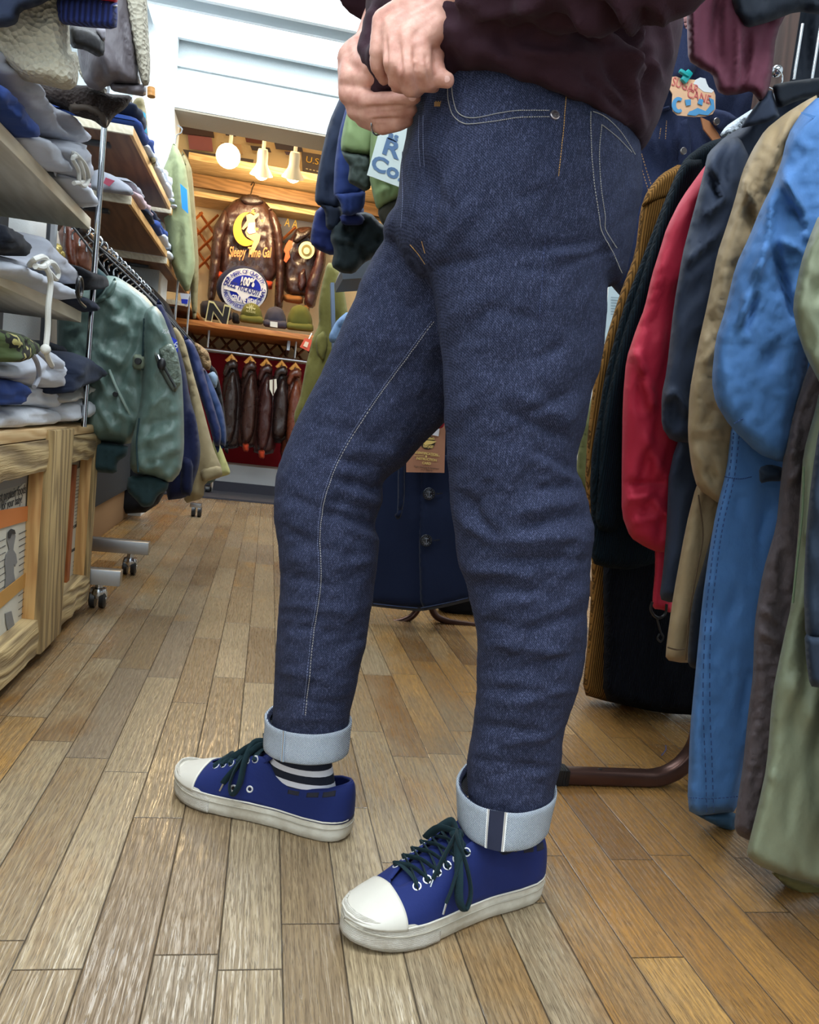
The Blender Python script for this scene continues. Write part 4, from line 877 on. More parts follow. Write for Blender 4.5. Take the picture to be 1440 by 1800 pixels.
MA = fabric('sage_nylon', (104, 128, 120), .45, 1200, .08, 22, .45, .06, .1, .6, (1, 1, .5), .010); MAR = fabric('teal_rib', (44, 66, 70), .9, 350, .8)
MAW = fabric('crinkled_nylon', (108, 122, 108), .4, 1200, .1, 60, 1.0, .1, .1, .6, wdist=.01)
t = garm('flight_jacket', 'sage green nylon bomber jacket with sleeve zip, first on the left rack', 'jacket'); Y = 2.33
MN = [(.022, 22, 60, 11., .3), (.008, 9, 16, 5., .5)]
puff('body', [(100, 500), (125, 500), (162, 492), (188, 484), (205, 486), (228, 500), (262, 525), (290, 570), (300, 620), (296, 690), (270, 740), (240, 765), (228, 782), (168, 776), (150, 770), (100, 700)], Y, .09, MA, t, R=36, step=7, noise=MN,
     strokes=[(190, 560, 225, 575, 5, .014), (175, 600, 215, 590, 5, -.012), (180, 520, 210, 550, 6, .014), (180, 620, 215, 640, 6, .014), (190, 645, 240, 690, 4, -.01), (165, 700, 200, 760, 5, .014), (200, 720, 235, 740, 5, .014), (160, 650, 190, 690, 5, .014), (215, 690, 240, 770, 4, -.012)])
puff('sleeve', [(254, 545), (272, 536), (286, 552), (300, 590), (312, 620), (320, 660), (323, 720), (324, 790), (318, 830), (300, 850), (268, 838), (236, 832), (228, 820), (230, 780), (240, 740), (248, 700), (252, 640), (250, 590)], Y-.11, .08, MA, t, R=26, step=7, noise=MN,
     strokes=[(262, 560, 300, 600, 6, .012), (244, 780, 300, 760, 6, .016), (250, 810, 310, 790, 6, .016), (256, 720, 300, 690, 6, .014), (240, 750, 316, 735, 5, -.012), (245, 830, 290, 815, 5, .016), (262, 640, 258, 730, 4, -.01)])
puff('collar', [(160, 482), (166, 466), (186, 482), (190, 492), (184, 510), (170, 526), (160, 522)], Y-.10, .03, MAR, t, R=9, step=5)
puff('collar_seam', [(160, 530), (178, 522), (194, 500), (202, 486), (206, 500), (196, 520), (180, 532), (160, 536)], Y-.10, .022, MA, t, R=6, step=5)
puff('waistband', [(166, 774), (226, 782), (224, 800), (206, 812), (206, 833), (166, 830), (150, 826), (152, 774)], Y-.0, .06, MAR, t, R=14, step=6, noise=[(.012, 6, 40, 2)])
puff('cuff', [(225, 836), (268, 834), (298, 846), (294, 862), (278, 870), (268, 890), (250, 892), (240, 880), (222, 862)], Y-.10, .045, MAR, t, R=12, step=6, noise=[(.012, 6, 30, 4)])
puff('sleeve_pocket', [(274, 614), (300, 602), (312, 620), (320, 672), (310, 688), (304, 690)], Y-.19, .014, MAW, t, R=8, step=5, noise=[(.012, 6, 6, 4)])
puff('pocket_flap', [(270, 618), (280, 622), (312, 680), (306, 690), (296, 680), (276, 640)], Y-.205, .008, fabric('pocket_grey', (92, 100, 92), .5), t, R=5, step=5)
zp = G().box((-.006, -.004, -.012), (.006, .002, .012)); z_ = at(284, 640, Y-.225)
G().ball(z_+np.array((0, 0, 0)), (.011, .005, .016), 12).obj('zip_pull', M_BLACKPL, t); G().tube([at(278, 624, Y-.222), at(283, 636, Y-.224)], .004).obj('zip_slider', M_CHROME, t)
G().tube([at(279, 628, Y-.214), at(308, 680, Y-.214)], .003).obj('zip', plain('zip_dark', (40, 44, 44), .4), t)
G().tube(crom([at(254, 560, Y-.13), at(252, 600, Y-.13), at(250, 650, Y-.13)], 4), .003).obj('seam', MAR, t)
puff('tab', [(234, 622), (252, 624), (257, 630), (256, 648), (250, 652), (232, 648)], Y-.125, .012, fabric('tab_sage', (122, 132, 112), .6), t, R=4, step=4)
G().disc(at(243, 635, Y-.15), .009, .005, (0, -1, 0)).obj('snap', M_BLACKPL, t)
G().tube(crom([at(192, 650, Y-.10), at(204, 680, Y-.105), at(222, 716, Y-.10), at(229, 730, Y-.09)], 4), .004).obj('pocket_welt', plain('seam_pale', (150, 170, 160), .5), t)
G().disc(at(203, 693, Y-.11), .007, .004, (0, -1, 0)).obj('snap', M_BLACKPL, t)
text('USA', 'lettering', face_m(at(290, 583, Y-.2), -.1), .016, plain('card_white', (220, 222, 230)), t, width=.024)
G().tube(crom([at(245, 735, Y-.2), at(240, 780, Y-.2), at(243, 830, Y-.2)], 4), .0025).obj('seam', MAR, t)

t = garm('wool_jacket', 'navy jacket with a blue square number patch right behind the sage bomber'); Y = 2.62
puff('body', [(276, 520), (290, 545), (300, 565), (312, 600), (326, 650), (334, 700), (346, 740), (353, 790), (350, 820), (340, 850), (336, 868), (322, 876), (290, 880), (284, 700), (270, 600)], Y, .07, fabric('navy_wool', (28, 34, 68), .9), t, R=24, step=7, noise=[(.035, 13, 80, 4.)])
slab('number_patch', [(298, 590), (311, 598), (313, 619), (303, 619), (298, 606)], Y-.09, .004, plain('patch_blue', (26, 50, 190), .6), t)
text('66', 'lettering', face_m(at(305, 606, Y-.1), -.1), .03, plain('card_white', (220, 222, 230)), t, width=.026)
puff('cuff', [(318, 800), (340, 808), (338, 872), (316, 870)], Y-.07, .04, fabric('navy_cuff', (22, 28, 60), .9), t, R=10, step=6)
KHK = fabric('khaki_cotton', (158, 142, 108), .85, 700, .3, 10, .5, wdist=.012); KH2 = fabric('yellow_khaki', (170, 168, 112), .85, 700, .3)
t = garm('khaki_coat', 'khaki coat with turned hem, between two navy jackets on the left rack'); Y = 2.85
puff('body', [(300, 570), (314, 580), (325, 600), (338, 650), (352, 700), (368, 760), (376, 790), (390, 822), (391, 838), (360, 848), (358, 876), (322, 886), (330, 840), (336, 700), (322, 640)], Y, .07, KHK, t, R=22, step=7, noise=[(.04, 13, 90, 9.)])
puff('hem', [(352, 824), (388, 818), (391, 836), (356, 850)], Y-.07, .02, KHK, t, R=6, step=5)
t = garm('navy_parka', 'navy blue parka with steel blue shade behind the khaki coat'); Y = 3.15
puff('body', [(320, 585), (340, 602), (352, 630), (366, 680), (378, 720), (390, 760), (384, 800), (376, 780), (366, 740), (340, 660)], Y, .07, fabric('navy_shell', (34, 46, 88), .6, 900, .2, 10, .5), t, R=16, step=6, noise=[(.03, 10, 60, 2.)])
t = garm('fur_hood_parka', 'blue parka with tan fur trimmed hood far along the left rack'); Y = 3.5
puff('body', [(345, 630), (362, 650), (376, 680), (392, 720), (398, 760), (397, 785), (388, 790), (378, 740), (360, 690)], Y, .07, fabric('steel_blue_shell', (44, 66, 110), .6, 900, .2), t, R=14, step=6, noise=[(.03, 10, 60, 6.)])
puff('fur_trim', [(340, 600), (352, 606), (366, 618), (372, 640), (368, 652), (358, 648), (350, 630)], Y-.05, .05, fabric('tan_fur', (150, 122, 88), .95, 200, 1, fleece=90), t, R=8, step=4, noise=[(.05, 3, 3, 6.)])
t = garm('dark_parka', 'black quilted parka just beyond the fur hooded one'); Y = 3.9
puff('body', [(366, 640), (380, 648), (388, 680), (394, 720), (400, 770), (402, 800), (394, 792), (380, 700)], Y, .06, BLK, t, R=12, step=6, noise=[(.03, 10, 30, 1.)])
puff('hood', [(364, 658), (376, 652), (384, 664), (380, 684), (370, 676)], Y-.07, .05, fabric('pale_blue_fleece', (120, 140, 160)), t, R=8, step=4)
t = garm('mustard_coat', 'yellowish khaki coat hem at the far end of the left rack'); Y = 3.7
puff('body', [(376, 750), (384, 770), (394, 800), (405, 828), (404, 834), (376, 842), (366, 836), (372, 800)], Y, .06, KH2, t, R=12, step=6, noise=[(.02, 10, 60, 1.)])
t = garm('teal_coat', 'dull teal garment hem below the far khaki coats'); 
puff('body', [(350, 836), (384, 834), (376, 848), (352, 852)], 3.6, .05, fabric('teal_cotton', (70, 90, 90)), t, R=8, step=6)
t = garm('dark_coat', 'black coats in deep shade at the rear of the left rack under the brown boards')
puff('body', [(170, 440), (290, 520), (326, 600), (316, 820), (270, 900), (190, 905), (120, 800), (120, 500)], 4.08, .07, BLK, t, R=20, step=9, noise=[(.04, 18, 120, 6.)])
def hang(t, x, y, Yg):
    p = at(x, y, Yg); G().tube(crom([p+(0, .0, -.02), p+(0, 0, .01), ((p[0]+XR_)/2, Yg, (p[2]+RZ)/2+.01), (XR_+.02, Yg, RZ-.02), (XR_+.02, Yg, RZ+.01), (XR_, Yg, RZ+.02)], 4), .003, 6).obj('hanger_wire', plain('dark_hanger', (30, 28, 30), .5), t)
for nm, x, y, Yg in (('flight_jacket', 190, 492, 2.37), ('wool_jacket', 284, 540, 2.65), ('khaki_coat', 308, 580, 2.88), ('navy_parka', 326, 596, 3.18), ('fur_hood_parka', 348, 616, 3.52), ('dark_parka', 374, 650, 3.92)): hang(bpy.data.objects[nm], x, y, Yg)
CARD = plain('cardboard', (140, 106, 70), .8)
t = thing('cardboard_box', 'low cardboard box on the floor beneath the flight jackets', 'box')
G().box((-1.08, 2.95, 0), (-.66, 4.15, .15)).obj('carton', CARD, t, bevel=.004)
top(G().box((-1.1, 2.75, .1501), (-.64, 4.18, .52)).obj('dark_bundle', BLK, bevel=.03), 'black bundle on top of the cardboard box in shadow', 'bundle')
# ================================================================== RIGHT SIDE
COPPER = plain('brown_tube', (92, 66, 58), .32, .75)
def cloth(name, c, wr=10, wrb=.5, rough=.8, wd=.014, sheen=.15, an=(1, 1, .6)): return fabric(name, c, rough, 900, .2, wr, wrb, .08, sheen, .3, an, wdist=wd)
BLUE = cloth('parka_blue', (76, 120, 176), 26, .45, .75, .008); BEIG = cloth('beige_nylon', (164, 142, 108), 24, .35, .6, .008); NAVJ = cloth('slate_navy', (42, 52, 72), 8, .5, .75); RED = cloth('red_nylon', (192, 40, 66), 9, .5, .7)
GRB = cloth('grey_brown_cloth', (84, 74, 76), 26, .6, .8); SGN = cloth('sage_nylon_coat', (124, 130, 106), 14, .35, .55); DNV = cloth('dark_navy_cloth', (30, 42, 58), 12, .5, .8); INKN = cloth('ink_navy', (16, 24, 36), 12, .4, .8)
CBR = cord('brown_corduroy', (132, 94, 46), 62, .0); CTE = cord('teal_corduroy', (13, 27, 36), 75, 0, .45); CNV = cord('navy_corduroy', (8, 11, 20), 75, 0, .5)
def seam(pts, Y, mat, parent, name='seam', r=.0014, dash=None, w_=None):
    P = crom([at(x, y, Y) for x, y in pts], 8)
    if not dash: return G().tube(P, r, 6).obj(name, mat, parent)
    g = G(); acc = 0
    for a, b in zip(P[:-1], P[1:]):
        L = np.linalg.norm(b-a); n = max(1, int(L/dash))
        for k in range(n): g.tube([a+(b-a)*(k+.1)/n, a+(b-a)*(k+.65)/n], r, 4)
    return g.obj(name, mat, parent)
BST = plain('stitch_blue', (34, 62, 112), .8)
grp = None
def VN(a, sx, sy, s, an=0): return (a, sx, sy, s, an)

t = garm('corduroy_coat', 'long brown corduroy coat, farthest on the right rack', 'coat'); Y = 1.74
puff('body', [(1195, 290), (1160, 310), (1140, 335), (1126, 366), (1117, 446), (1089, 519), (1066, 593), (1044, 669), (1033, 762), (1028, 848), (1042, 1000), (1034, 1124), (1023, 1220), (1062, 1232), (1100, 1240), (1200, 1240), (1260, 900), (1260, 500), (1240, 330)], Y, .035, CBR, t, R=22, step=5, noise=[VN(.012, 40, 200, 1.)])
puff('shoulder', [(1198, 286), (1162, 306), (1138, 335), (1126, 366), (1150, 360), (1180, 350), (1210, 310)], Y-.01, .035, CBR, t, R=16, step=5)
t = garm('corduroy_coat', 'long navy corduroy coat beside the brown corduroy coat', 'coat'); Y = 1.66
puff('body', [(1260, 262), (1215, 290), (1180, 350), (1150, 420), (1110, 540), (1070, 700), (1060, 1000), (1062, 1120), (1060, 1229), (1100, 1240), (1140, 1249), (1180, 1255), (1230, 1257), (1330, 1250), (1340, 800), (1330, 400)], Y, .06, CNV, t, R=20, step=10, noise=[VN(.02, 40, 200, 2.)])
t = garm('corduroy_jacket', 'dark teal corduroy jacket with its hem showing left of the red jacket'); Y = 1.56
puff('body', [(1290, 236), (1242, 250), (1205, 277), (1188, 307), (1163, 366), (1120, 478), (1100, 529), (1081, 593), (1062, 669), (1054, 717), (1040, 797), (1037, 861), (1040, 925), (1040, 990), (1070, 999), (1110, 1002), (1165, 986), (1260, 980), (1300, 600), (1330, 300)], Y, .035, CTE, t, R=20, step=6, noise=[VN(.012, 36, 160, 3., .25)])
puff('sleeve', [(1205, 280), (1190, 306), (1165, 370), (1130, 480), (1090, 600), (1062, 720), (1050, 840), (1046, 930), (1080, 940), (1105, 900), (1130, 600), (1220, 350), (1240, 280)], Y-.03, .035, CTE, t, R=20, step=5)
t = garm('red_jacket', 'bright red jacket hanging on the right rack'); Y = 1.45
puff('sleeve', [(1262, 268), (1240, 290), (1197, 350), (1172, 400), (1160, 440), (1146, 484), (1133, 542), (1118, 580), (1101, 631), (1095, 701), (1093, 829), (1093, 905), (1108, 945), (1135, 962), (1164, 974), (1200, 960), (1215, 800), (1200, 600), (1240, 420), (1270, 320)], Y, .055, RED, t, R=34, step=8, noise=[VN(.03, 30, 120, 4., .2)],
     strokes=[(1104, 632, 1118, 616, 6, .02), (1118, 616, 1135, 660, 7, .03), (1135, 660, 1150, 720, 8, .03), (1150, 560, 1120, 590, 4, -.01), (1100, 850, 1170, 850, 5, -.02), (1105, 880, 1150, 870, 7, .025), (1150, 880, 1190, 920, 7, .02), (1170, 440, 1145, 560, 5, .014), (1110, 920, 1170, 905, 6, .012), (1135, 760, 1165, 840, 12, .02)])
puff('body', [(1150, 900), (1180, 900), (1185, 1060), (1180, 1078), (1165, 1072), (1148, 1070), (1147, 1050), (1152, 1000)], Y+.02, .03, RED, t, R=9, step=6)
tc = G().tube(crom([at(x, y, Y-.04) for x, y in [(1147, 1058), (1144, 1070), (1150, 1082), (1160, 1086), (1170, 1078), (1172, 1062)]], 5), .003, 6).tube(crom([at(x, y, Y-.04) for x, y in [(1154, 1084), (1158, 1098), (1162, 1112), (1166, 1120), (1162, 1128), (1156, 1122), (1160, 1114)]], 5), .002, 6).obj('drawcord', M_BLACKPL, t)
t = garm('slate_jacket', 'slate navy jacket with stand collar between the red and beige jackets'); Y = 1.34
puff('body', [(1440, 150), (1400, 160), (1350, 165), (1330, 182), (1302, 225), (1275, 240), (1245, 268), (1239, 292), (1240, 500), (1220, 700), (1176, 820), (1172, 925), (1166, 1000), (1159, 1053), (1180, 1060), (1230, 1050), (1290, 900), (1440, 500)], Y+.03, .05, NAVJ, t, R=26, step=9, noise=[VN(.03, 40, 120, 5., .2)])
puff('sleeve', [(1275, 240), (1245, 270), (1240, 292), (1228, 340), (1212, 400), (1200, 446), (1184, 542), (1172, 653), (1163, 695), (1163, 750), (1180, 776), (1230, 780), (1250, 700), (1260, 560), (1300, 400), (1320, 280), (1300, 240)], Y-.03, .05, NAVJ, t, R=28, step=8, noise=[VN(.03, 30, 80, 6., .2)],
     strokes=[(1245, 272, 1272, 350, 6, .025), (1272, 350, 1240, 380, 5, .02), (1200, 470, 1270, 400, 6, .02), (1166, 700, 1190, 690, 6, .025), (1190, 690, 1210, 730, 6, .02), (1250, 300, 1262, 350, 5, -.02)])
puff('collar', [(1357, 150), (1380, 144), (1440, 136), (1520, 130), (1520, 170), (1440, 168), (1400, 178), (1368, 192), (1362, 170)], Y-.05, .025, INKN, t, R=10, step=7)
puff('lapel', [(1356, 152), (1366, 190), (1372, 205), (1350, 215), (1320, 222), (1300, 226), (1325, 190)], Y-.055, .02, NAVJ, t, R=9, step=6)
t = garm('beige_jacket', 'beige jacket with its long sleeve overlapping the slate navy one'); Y = 1.24
puff('body', [(1290, 700), (1224, 852), (1206, 925), (1184, 1044), (1172, 1130), (1170, 1160), (1203, 1166), (1230, 1160), (1300, 1000), (1360, 700)], Y+.03, .04, BEIG, t, R=20, step=8, noise=[VN(.02, 20, 120, 7., .2)])
seam([(1228, 870), (1236, 940), (1226, 1000), (1212, 1080), (1206, 1160)], Y-.035, plain('seam_brown', (90, 70, 48), .8), t)
seam([(1174, 1138), (1190, 1142), (1206, 1140)], Y-.03, plain('seam_brown', (90, 70, 48)), t)
puff('sleeve', [(1440, 165), (1415, 178), (1380, 200), (1345, 228), (1322, 265), (1305, 302), (1291, 355), (1275, 405), (1261, 446), (1245, 529), (1226, 612), (1212, 690), (1209, 765), (1216, 823), (1226, 858), (1267, 888), (1290, 880), (1330, 700), (1400, 400), (1440, 260)], Y-.04, .055, BEIG, t, R=32, step=8, noise=[VN(.02, 26, 60, 8., .2), VN(.008, 9, 9, 3.)],
     strokes=[(1306, 300, 1318, 360, 6, .025), (1318, 360, 1326, 420, 6, -.03), (1400, 190, 1335, 330, 8, .02), (1420, 210, 1360, 330, 6, .02), (1270, 600, 1235, 640, 5, .014), (1225, 760, 1270, 750, 7, .014), (1240, 820, 1262, 850, 6, -.02)])
t = garm('dark_jacket', 'ink navy jacket showing as a sliver between the beige and blue jackets')
puff('body', [(1290, 860), (1262, 900), (1240, 980), (1216, 1060), (1208, 1160), (1214, 1174), (1240, 1178), (1300, 1100), (1340, 900)], 1.2, .04, INKN, t, R=16, step=8)
t = garm('blue_parka', 'bright blue parka with waist tab, longest blue garment on the right rack', 'coat'); Y = 1.10
puff('body', [(1440, 168), (1411, 195), (1384, 237), (1376, 300), (1370, 420), (1340, 600), (1286, 745), (1278, 823), (1258, 903), (1246, 975), (1235, 1053), (1223, 1178), (1213, 1283), (1208, 1424), (1228, 1434), (1262, 1429), (1296, 1427), (1310, 1345), (1345, 1235), (1400, 1092), (1440, 964), (1500, 800), (1560, 400), (1540, 170)], Y+.03, .045, BLUE, t, R=22, step=9, noise=[VN(.013, 30, 90, 9., .1), VN(.004, 10, 14, 3.)])
puff('sleeve', [(1440, 172), (1412, 197), (1384, 240), (1373, 287), (1357, 328), (1338, 365), (1318, 414), (1293, 468), (1274, 548), (1258, 596), (1251, 669), (1258, 708), (1283, 749), (1331, 797), (1373, 814), (1392, 800), (1414, 700), (1425, 600), (1440, 500), (1500, 350), (1500, 180)], Y-.05, .06, BLUE, t, R=40, step=8, noise=[VN(.016, 40, 80, 10., .3), VN(.004, 14, 14, 3.)],
     strokes=[(1356, 330, 1350, 420, 6, .025), (1350, 420, 1325, 500, 7, .03), (1325, 500, 1300, 570, 7, .02), (1330, 520, 1312, 580, 5, -.025), (1376, 300, 1410, 380, 8, .03), (1410, 380, 1425, 420, 6, .02), (1363, 440, 1395, 560, 6, -.03), (1370, 420, 1405, 440, 8, .02), (1390, 360, 1430, 420, 6, -.02), (1283, 749, 1340, 790, 8, -.015)])
seam([(1290, 745), (1330, 722), (1360, 702), (1382, 684)], Y-.10, BST, t, 'stitching', .0009, .008)
for dx in (0, 10): seam([(1290+dx, 760), (1281+dx, 840), (1262+dx, 920), (1250+dx, 1000), (1240+dx, 1100), (1236+dx*1.2, 1230), (1240+dx*1.2, 1340), (1243+dx*1.2, 1430)], Y-.018, BST, t, 'stitching', .0009, .008)
seam([(1274, 838), (1300, 842), (1322, 838)], Y-.02, BST, t, 'stitching', .0009, .008); seam([(1211, 1402), (1250, 1404), (1298, 1400)], Y-.018, BST, t, 'stitching', .0009, .008)
puff('waist_tab', [(1334, 822), (1352, 816), (1378, 822), (1376, 846), (1352, 846), (1336, 850)], Y-.045, .012, DNV, t, R=8, step=5, strokes=[(1340, 830, 1374, 834, 4, .006)])
puff('lining', [(1210, 1425), (1230, 1434), (1296, 1424), (1292, 1464), (1260, 1452)], Y+.05, .02, cloth('steel_blue_lining', (52, 84, 112)), t, R=8, step=7)
puff('shoulder_seam', [(1408, 196), (1440, 206), (1500, 220), (1500, 226), (1440, 212), (1409, 200)], Y-.105, .006, BLUE, t, R=3, step=6)
t = garm('grey_brown_coat', 'grey-brown coat hanging between the blue and sage coats', 'coat'); Y = 1.02
puff('body', [(1600, 380), (1500, 380), (1460, 480), (1440, 600), (1414, 665), (1396, 717), (1378, 797), (1371, 860), (1365, 925), (1341, 1005), (1326, 1098), (1324, 1187), (1316, 1247), (1306, 1347), (1298, 1400), (1290, 1452), (1298, 1468), (1318, 1478), (1345, 1480), (1440, 1300), (1480, 900), (1500, 600)], Y, .05, GRB, t, R=24, step=8, noise=[VN(.018, 22, 90, 11., .2), VN(.008, 10, 10, 5.)], strokes=[(1326, 1100, 1370, 1130, 7, .016), (1330, 1060, 1372, 1100, 6, .014), (1405, 740, 1390, 820, 6, .02), (1380, 850, 1410, 820, 8, .014)])
t = garm('sage_coat', 'long sage green coat, second from the right edge', 'coat'); Y = .93
puff('body', [(1640, 330), (1530, 330), (1460, 420), (1450, 640), (1436, 710), (1412, 797), (1408, 861), (1404, 925), (1392, 1060), (1374, 1140), (1358, 1219), (1348, 1347), (1332, 1420), (1318, 1475), (1312, 1502), (1330, 1520), (1380, 1541), (1440, 1558), (1560, 1590), (1620, 1000), (1600, 600)], Y, .05, SGN, t, R=22, step=9, noise=[VN(.022, 34, 120, 12., .15)], strokes=[(1350, 1340, 1362, 1380, 5, .01), (1390, 1180, 1440, 1280, 30, .02)])
puff('sleeve', [(1500, 330), (1440, 376), (1422, 420), (1408, 462), (1393, 538), (1401, 580), (1416, 625), (1450, 690), (1520, 700), (1560, 400)], Y-.05, .05, SGN, t, R=24, step=8, noise=[VN(.02, 30, 60, 13.)])
seam([(1413, 820), (1411, 900), (1400, 1000), (1394, 1060)], Y-.045, plain('seam_sage', (96, 112, 84), .8), t, r=.0016)
puff('lining', [(1350, 1528), (1440, 1556), (1520, 1580), (1520, 1612), (1440, 1592), (1385, 1562)], Y+.05, .015, cloth('olive_lining', (110, 100, 56)), t, R=8, step=7)
t = garm('navy_coat', 'dark navy sleeve with wide cuff at the right edge of the view', 'coat'); Y = .83
puff('body', [(1700, 420), (1560, 430), (1500, 520), (1480, 800), (1470, 1300), (1460, 1500), (1560, 1560), (1720, 1560), (1760, 900)], Y+.03, .05, DNV, t, R=24, step=10, noise=[VN(.02, 30, 90, 24.)])
puff('sleeve', [(1480, 560), (1450, 700), (1437, 770), (1426, 848), (1418, 925), (1413, 1028), (1416, 1124), (1440, 1130), (1520, 1120), (1560, 700)], Y, .045, DNV, t, R=20, step=8, noise=[VN(.02, 30, 90, 14.)])
puff('cuff', [(1414, 1112), (1440, 1116), (1520, 1120), (1524, 1212), (1440, 1209), (1424, 1206), (1417, 1160)], Y-.01, .05, DNV, t, R=16, step=7)
# the rack
t = thing('garment_rack', 'brown tube garment rack with black capped foot under the right hand coats', 'rack')
fa = atz(1008, 1380, .018); fb = atz(1215, 1380, .018)
def rtube(P, n='foot_tube'): return G().tube(P, .019, 4, flat=1.0).obj(n, COPPER, t, bevel=0, sharp=60)
yy = 1.305; xa = fa[0]
P = [(xa, yy, .0145), (xa+.08, yy, .0145)]+[(xa+.17+.09*math.sin(a), yy, .0145+.09*(1-math.cos(a))) for a in [i*PI/2/8 for i in range(9)]]+[(xa+.26, yy, .4), (xa+.27, yy, 1.17)]
gg = G()
def rect_tube(g, P, w_=.03, h_=.028, r=.006):
    P = [np.array(p, float) for p in P]; R = []
    for i, p in enumerate(P):
        T = _n(P[min(i+1, len(P)-1)]-P[max(i-1, 0)]); u = np.array((0, 1, 0)); v = np.cross(T, u); ring = []
        for sx_, sy_ in ((1, 1), (-1, 1), (-1, -1), (1, -1)):
            for q in range(3):
                b = math.atan2(sy_, sx_)+(q-1)*PI/4.2; ring.append(p+u*(sx_*(w_/2-r)+r*math.cos(b)*1.0)+v*(sy_*(h_/2-r)+r*math.sin(b)))
        R.append(ring)
    return g.loft(R)
rect_tube(gg, P).obj('frame_tube', COPPER, t, sharp=50)
G().box((xa-.03, yy-.0165, .0), (xa+.006, yy+.0165, .0305)).obj('end_cap', M_BLACKPL, t, bevel=.003)
g = G()
for k in range(5): g.box((xa-.022+k*.005, yy-.0175, .003), (xa-.0205+k*.005, yy+.0175, .0312))
g.obj('cap_rib', M_BLACKPL, t, smooth=False)
G().disc((xa+.07, yy, .0288), .0042, .0006, (0, 0, 1)).obj('screw_hole', M_BLACKPL, t)
yy2 = .55; rect_tube(G(), [(p[0], yy2, p[2]) for p in P]).obj('frame_tube', COPPER, t, sharp=50)
G().tube([(xa+.27, .55, 1.17), (xa+.27, 1.8, 1.17)], .014, 12).obj('rail', M_CHROME, t)
# lint on the floor
top(G().tube(crom([atz(1163, 1328, .004), atz(1168, 1322, .006), atz(1171, 1316, .004), atz(1170, 1310, .008)], 5), .0012, 5).obj('thread_lint', plain('lint', (70, 74, 120), .9)), 'tiny bluish lint on the boards behind the rack foot', 'lint')

# ---------------------------------------------- behind the person, right
DEN2 = denim('jacket_denim', (34, 42, 70), (104, 114, 148), (.5, .8), .5); TANST = plain('stitch_tan', (176, 138, 90), .8)
t = garm('denim_jacket', 'dark denim jacket with metal buttons behind the sugar cane tag'); Y = 1.98
puff('body', [(1100, 100), (1160, 60), (1230, 40), (1330, 60), (1400, 120), (1420, 300), (1300, 440), (1180, 530), (1074, 522), (1066, 400), (1100, 260)], Y, .07, DEN2, t, R=30, step=9, noise=[VN(.03, 40, 80, 21.)], strokes=[(1196, 200, 1190, 330, 8, .03), (1150, 200, 1165, 300, 7, .02)])
puff('placket', [(1186, 205), (1214, 208), (1216, 300), (1208, 400), (1180, 400), (1190, 300)], Y-.07, .02, DEN2, t, R=6, step=6)
puff('collar', [(1250, 190), (1280, 196), (1300, 210), (1275, 226), (1263, 232), (1248, 214)], Y-.10, .018, DEN2, t, R=6, step=5)
puff('pocket_flap', [(1146, 196), (1180, 184), (1182, 190), (1150, 204)], Y-.08, .012, DEN2, t, R=3, step=4)
for a in ([(1162, 225), (1158, 250)], [(1172, 212), (1170, 245)], [(1128, 270), (1140, 310), (1152, 345)], [(1122, 275), (1134, 315), (1146, 352)]): seam(a, Y-.085, TANST, t, 'stitching', .0012, .008)
for (x, y) in ((1201, 266), (1259, 214), (1146, 186)): G().disc(at(x, y, Y-.115), .0085, .005, (0, -1, 0)).obj('button', plain('button_metal', (170, 162, 160), .35, .9), t)
slab('inner_label', [(1231, 207), (1246, 214), (1262, 236), (1266, 244), (1252, 248), (1236, 228)], Y-.09, .004, plain('label_leather', (206, 140, 96), .6), t)
t = garm('denim_jacket', 'blue denim sleeve hanging above the first denim jacket by the maroon hem')
puff('sleeve', [(1150, 20), (1208, 10), (1230, 60), (1225, 130), (1180, 150), (1120, 160), (1110, 90)], 1.85, .05, DEN2, t, R=20, step=8)
puff('pink_lining', [(1201, 24), (1209, 22), (1209, 52), (1203, 48)], 1.8, .01, fabric('pink_lining', (190, 140, 140)), t, R=4, step=4)
t = garm('fleece_collar', 'white fluffy sherpa collar poking out above the slate navy jacket', 'collar')
puff('collar', [(1264, 240), (1276, 222), (1300, 206), (1325, 190), (1334, 196), (1310, 228), (1285, 240)], 1.6, .04, fabric('white_fluff', (190, 200, 210), .95, 250, 1, fleece=120), t, R=9, step=4, noise=[VN(.02, 4, 4, 3.)])
t = garm('maroon_shirt', 'maroon garment hem hanging at the top right over the coats', 'shirt'); Y = 1.28
MRN = cloth('maroon_cotton', (92, 44, 60), 8, .5, .8)
puff('body', [(1207, -80), (1208, 60), (1210, 107), (1230, 120), (1252, 130), (1258, 150), (1262, 162), (1276, 168), (1298, 166), (1320, 160), (1330, 172), (1338, 181), (1350, 164), (1358, 130), (1364, 60), (1400, -10), (1410, -80)], Y, .05, MRN, t, R=16, step=8, noise=[VN(.045, 26, 200, 17., .1)], strokes=[(1225, -40, 1225, 110, 12, .02), (1262, 0, 1262, 130, 10, -.02), (1300, 10, 1300, 160, 10, .02)])
t = garm('black_garment', 'black garment mass at the upper right corner above the maroon hem')
puff('body', [(1270, -100), (1600, -100), (1600, 30), (1500, 20), (1440, 26), (1400, 20), (1350, 40), (1310, 50), (1290, 20)], 1.22, .03, INKN, t, R=26, step=8, noise=[VN(.03, 26, 50, 4.)])
t = garm('dark_coat', 'row of near black coats filling the upper right corner behind the post')
puff('body', [(1300, -120), (1700, -120), (1700, 240), (1480, 260), (1400, 200), (1340, 180)], 1.68, .06, INKN, t, R=26, step=10, noise=[VN(.05, 30, 160, 4.)])
top(G().box(tuple(at(1376, 0, 1.6)+(0, 0, -.25)), tuple(at(1412, 0, 1.6)+np.array((0, .06, .5)))).obj('wooden_post', wood('dark_post', (58, 42, 38), (84, 62, 54), 1, 'Z', .5), bevel=.004), 'dark brown wooden post at the upper right behind the maroon hem', 'post')
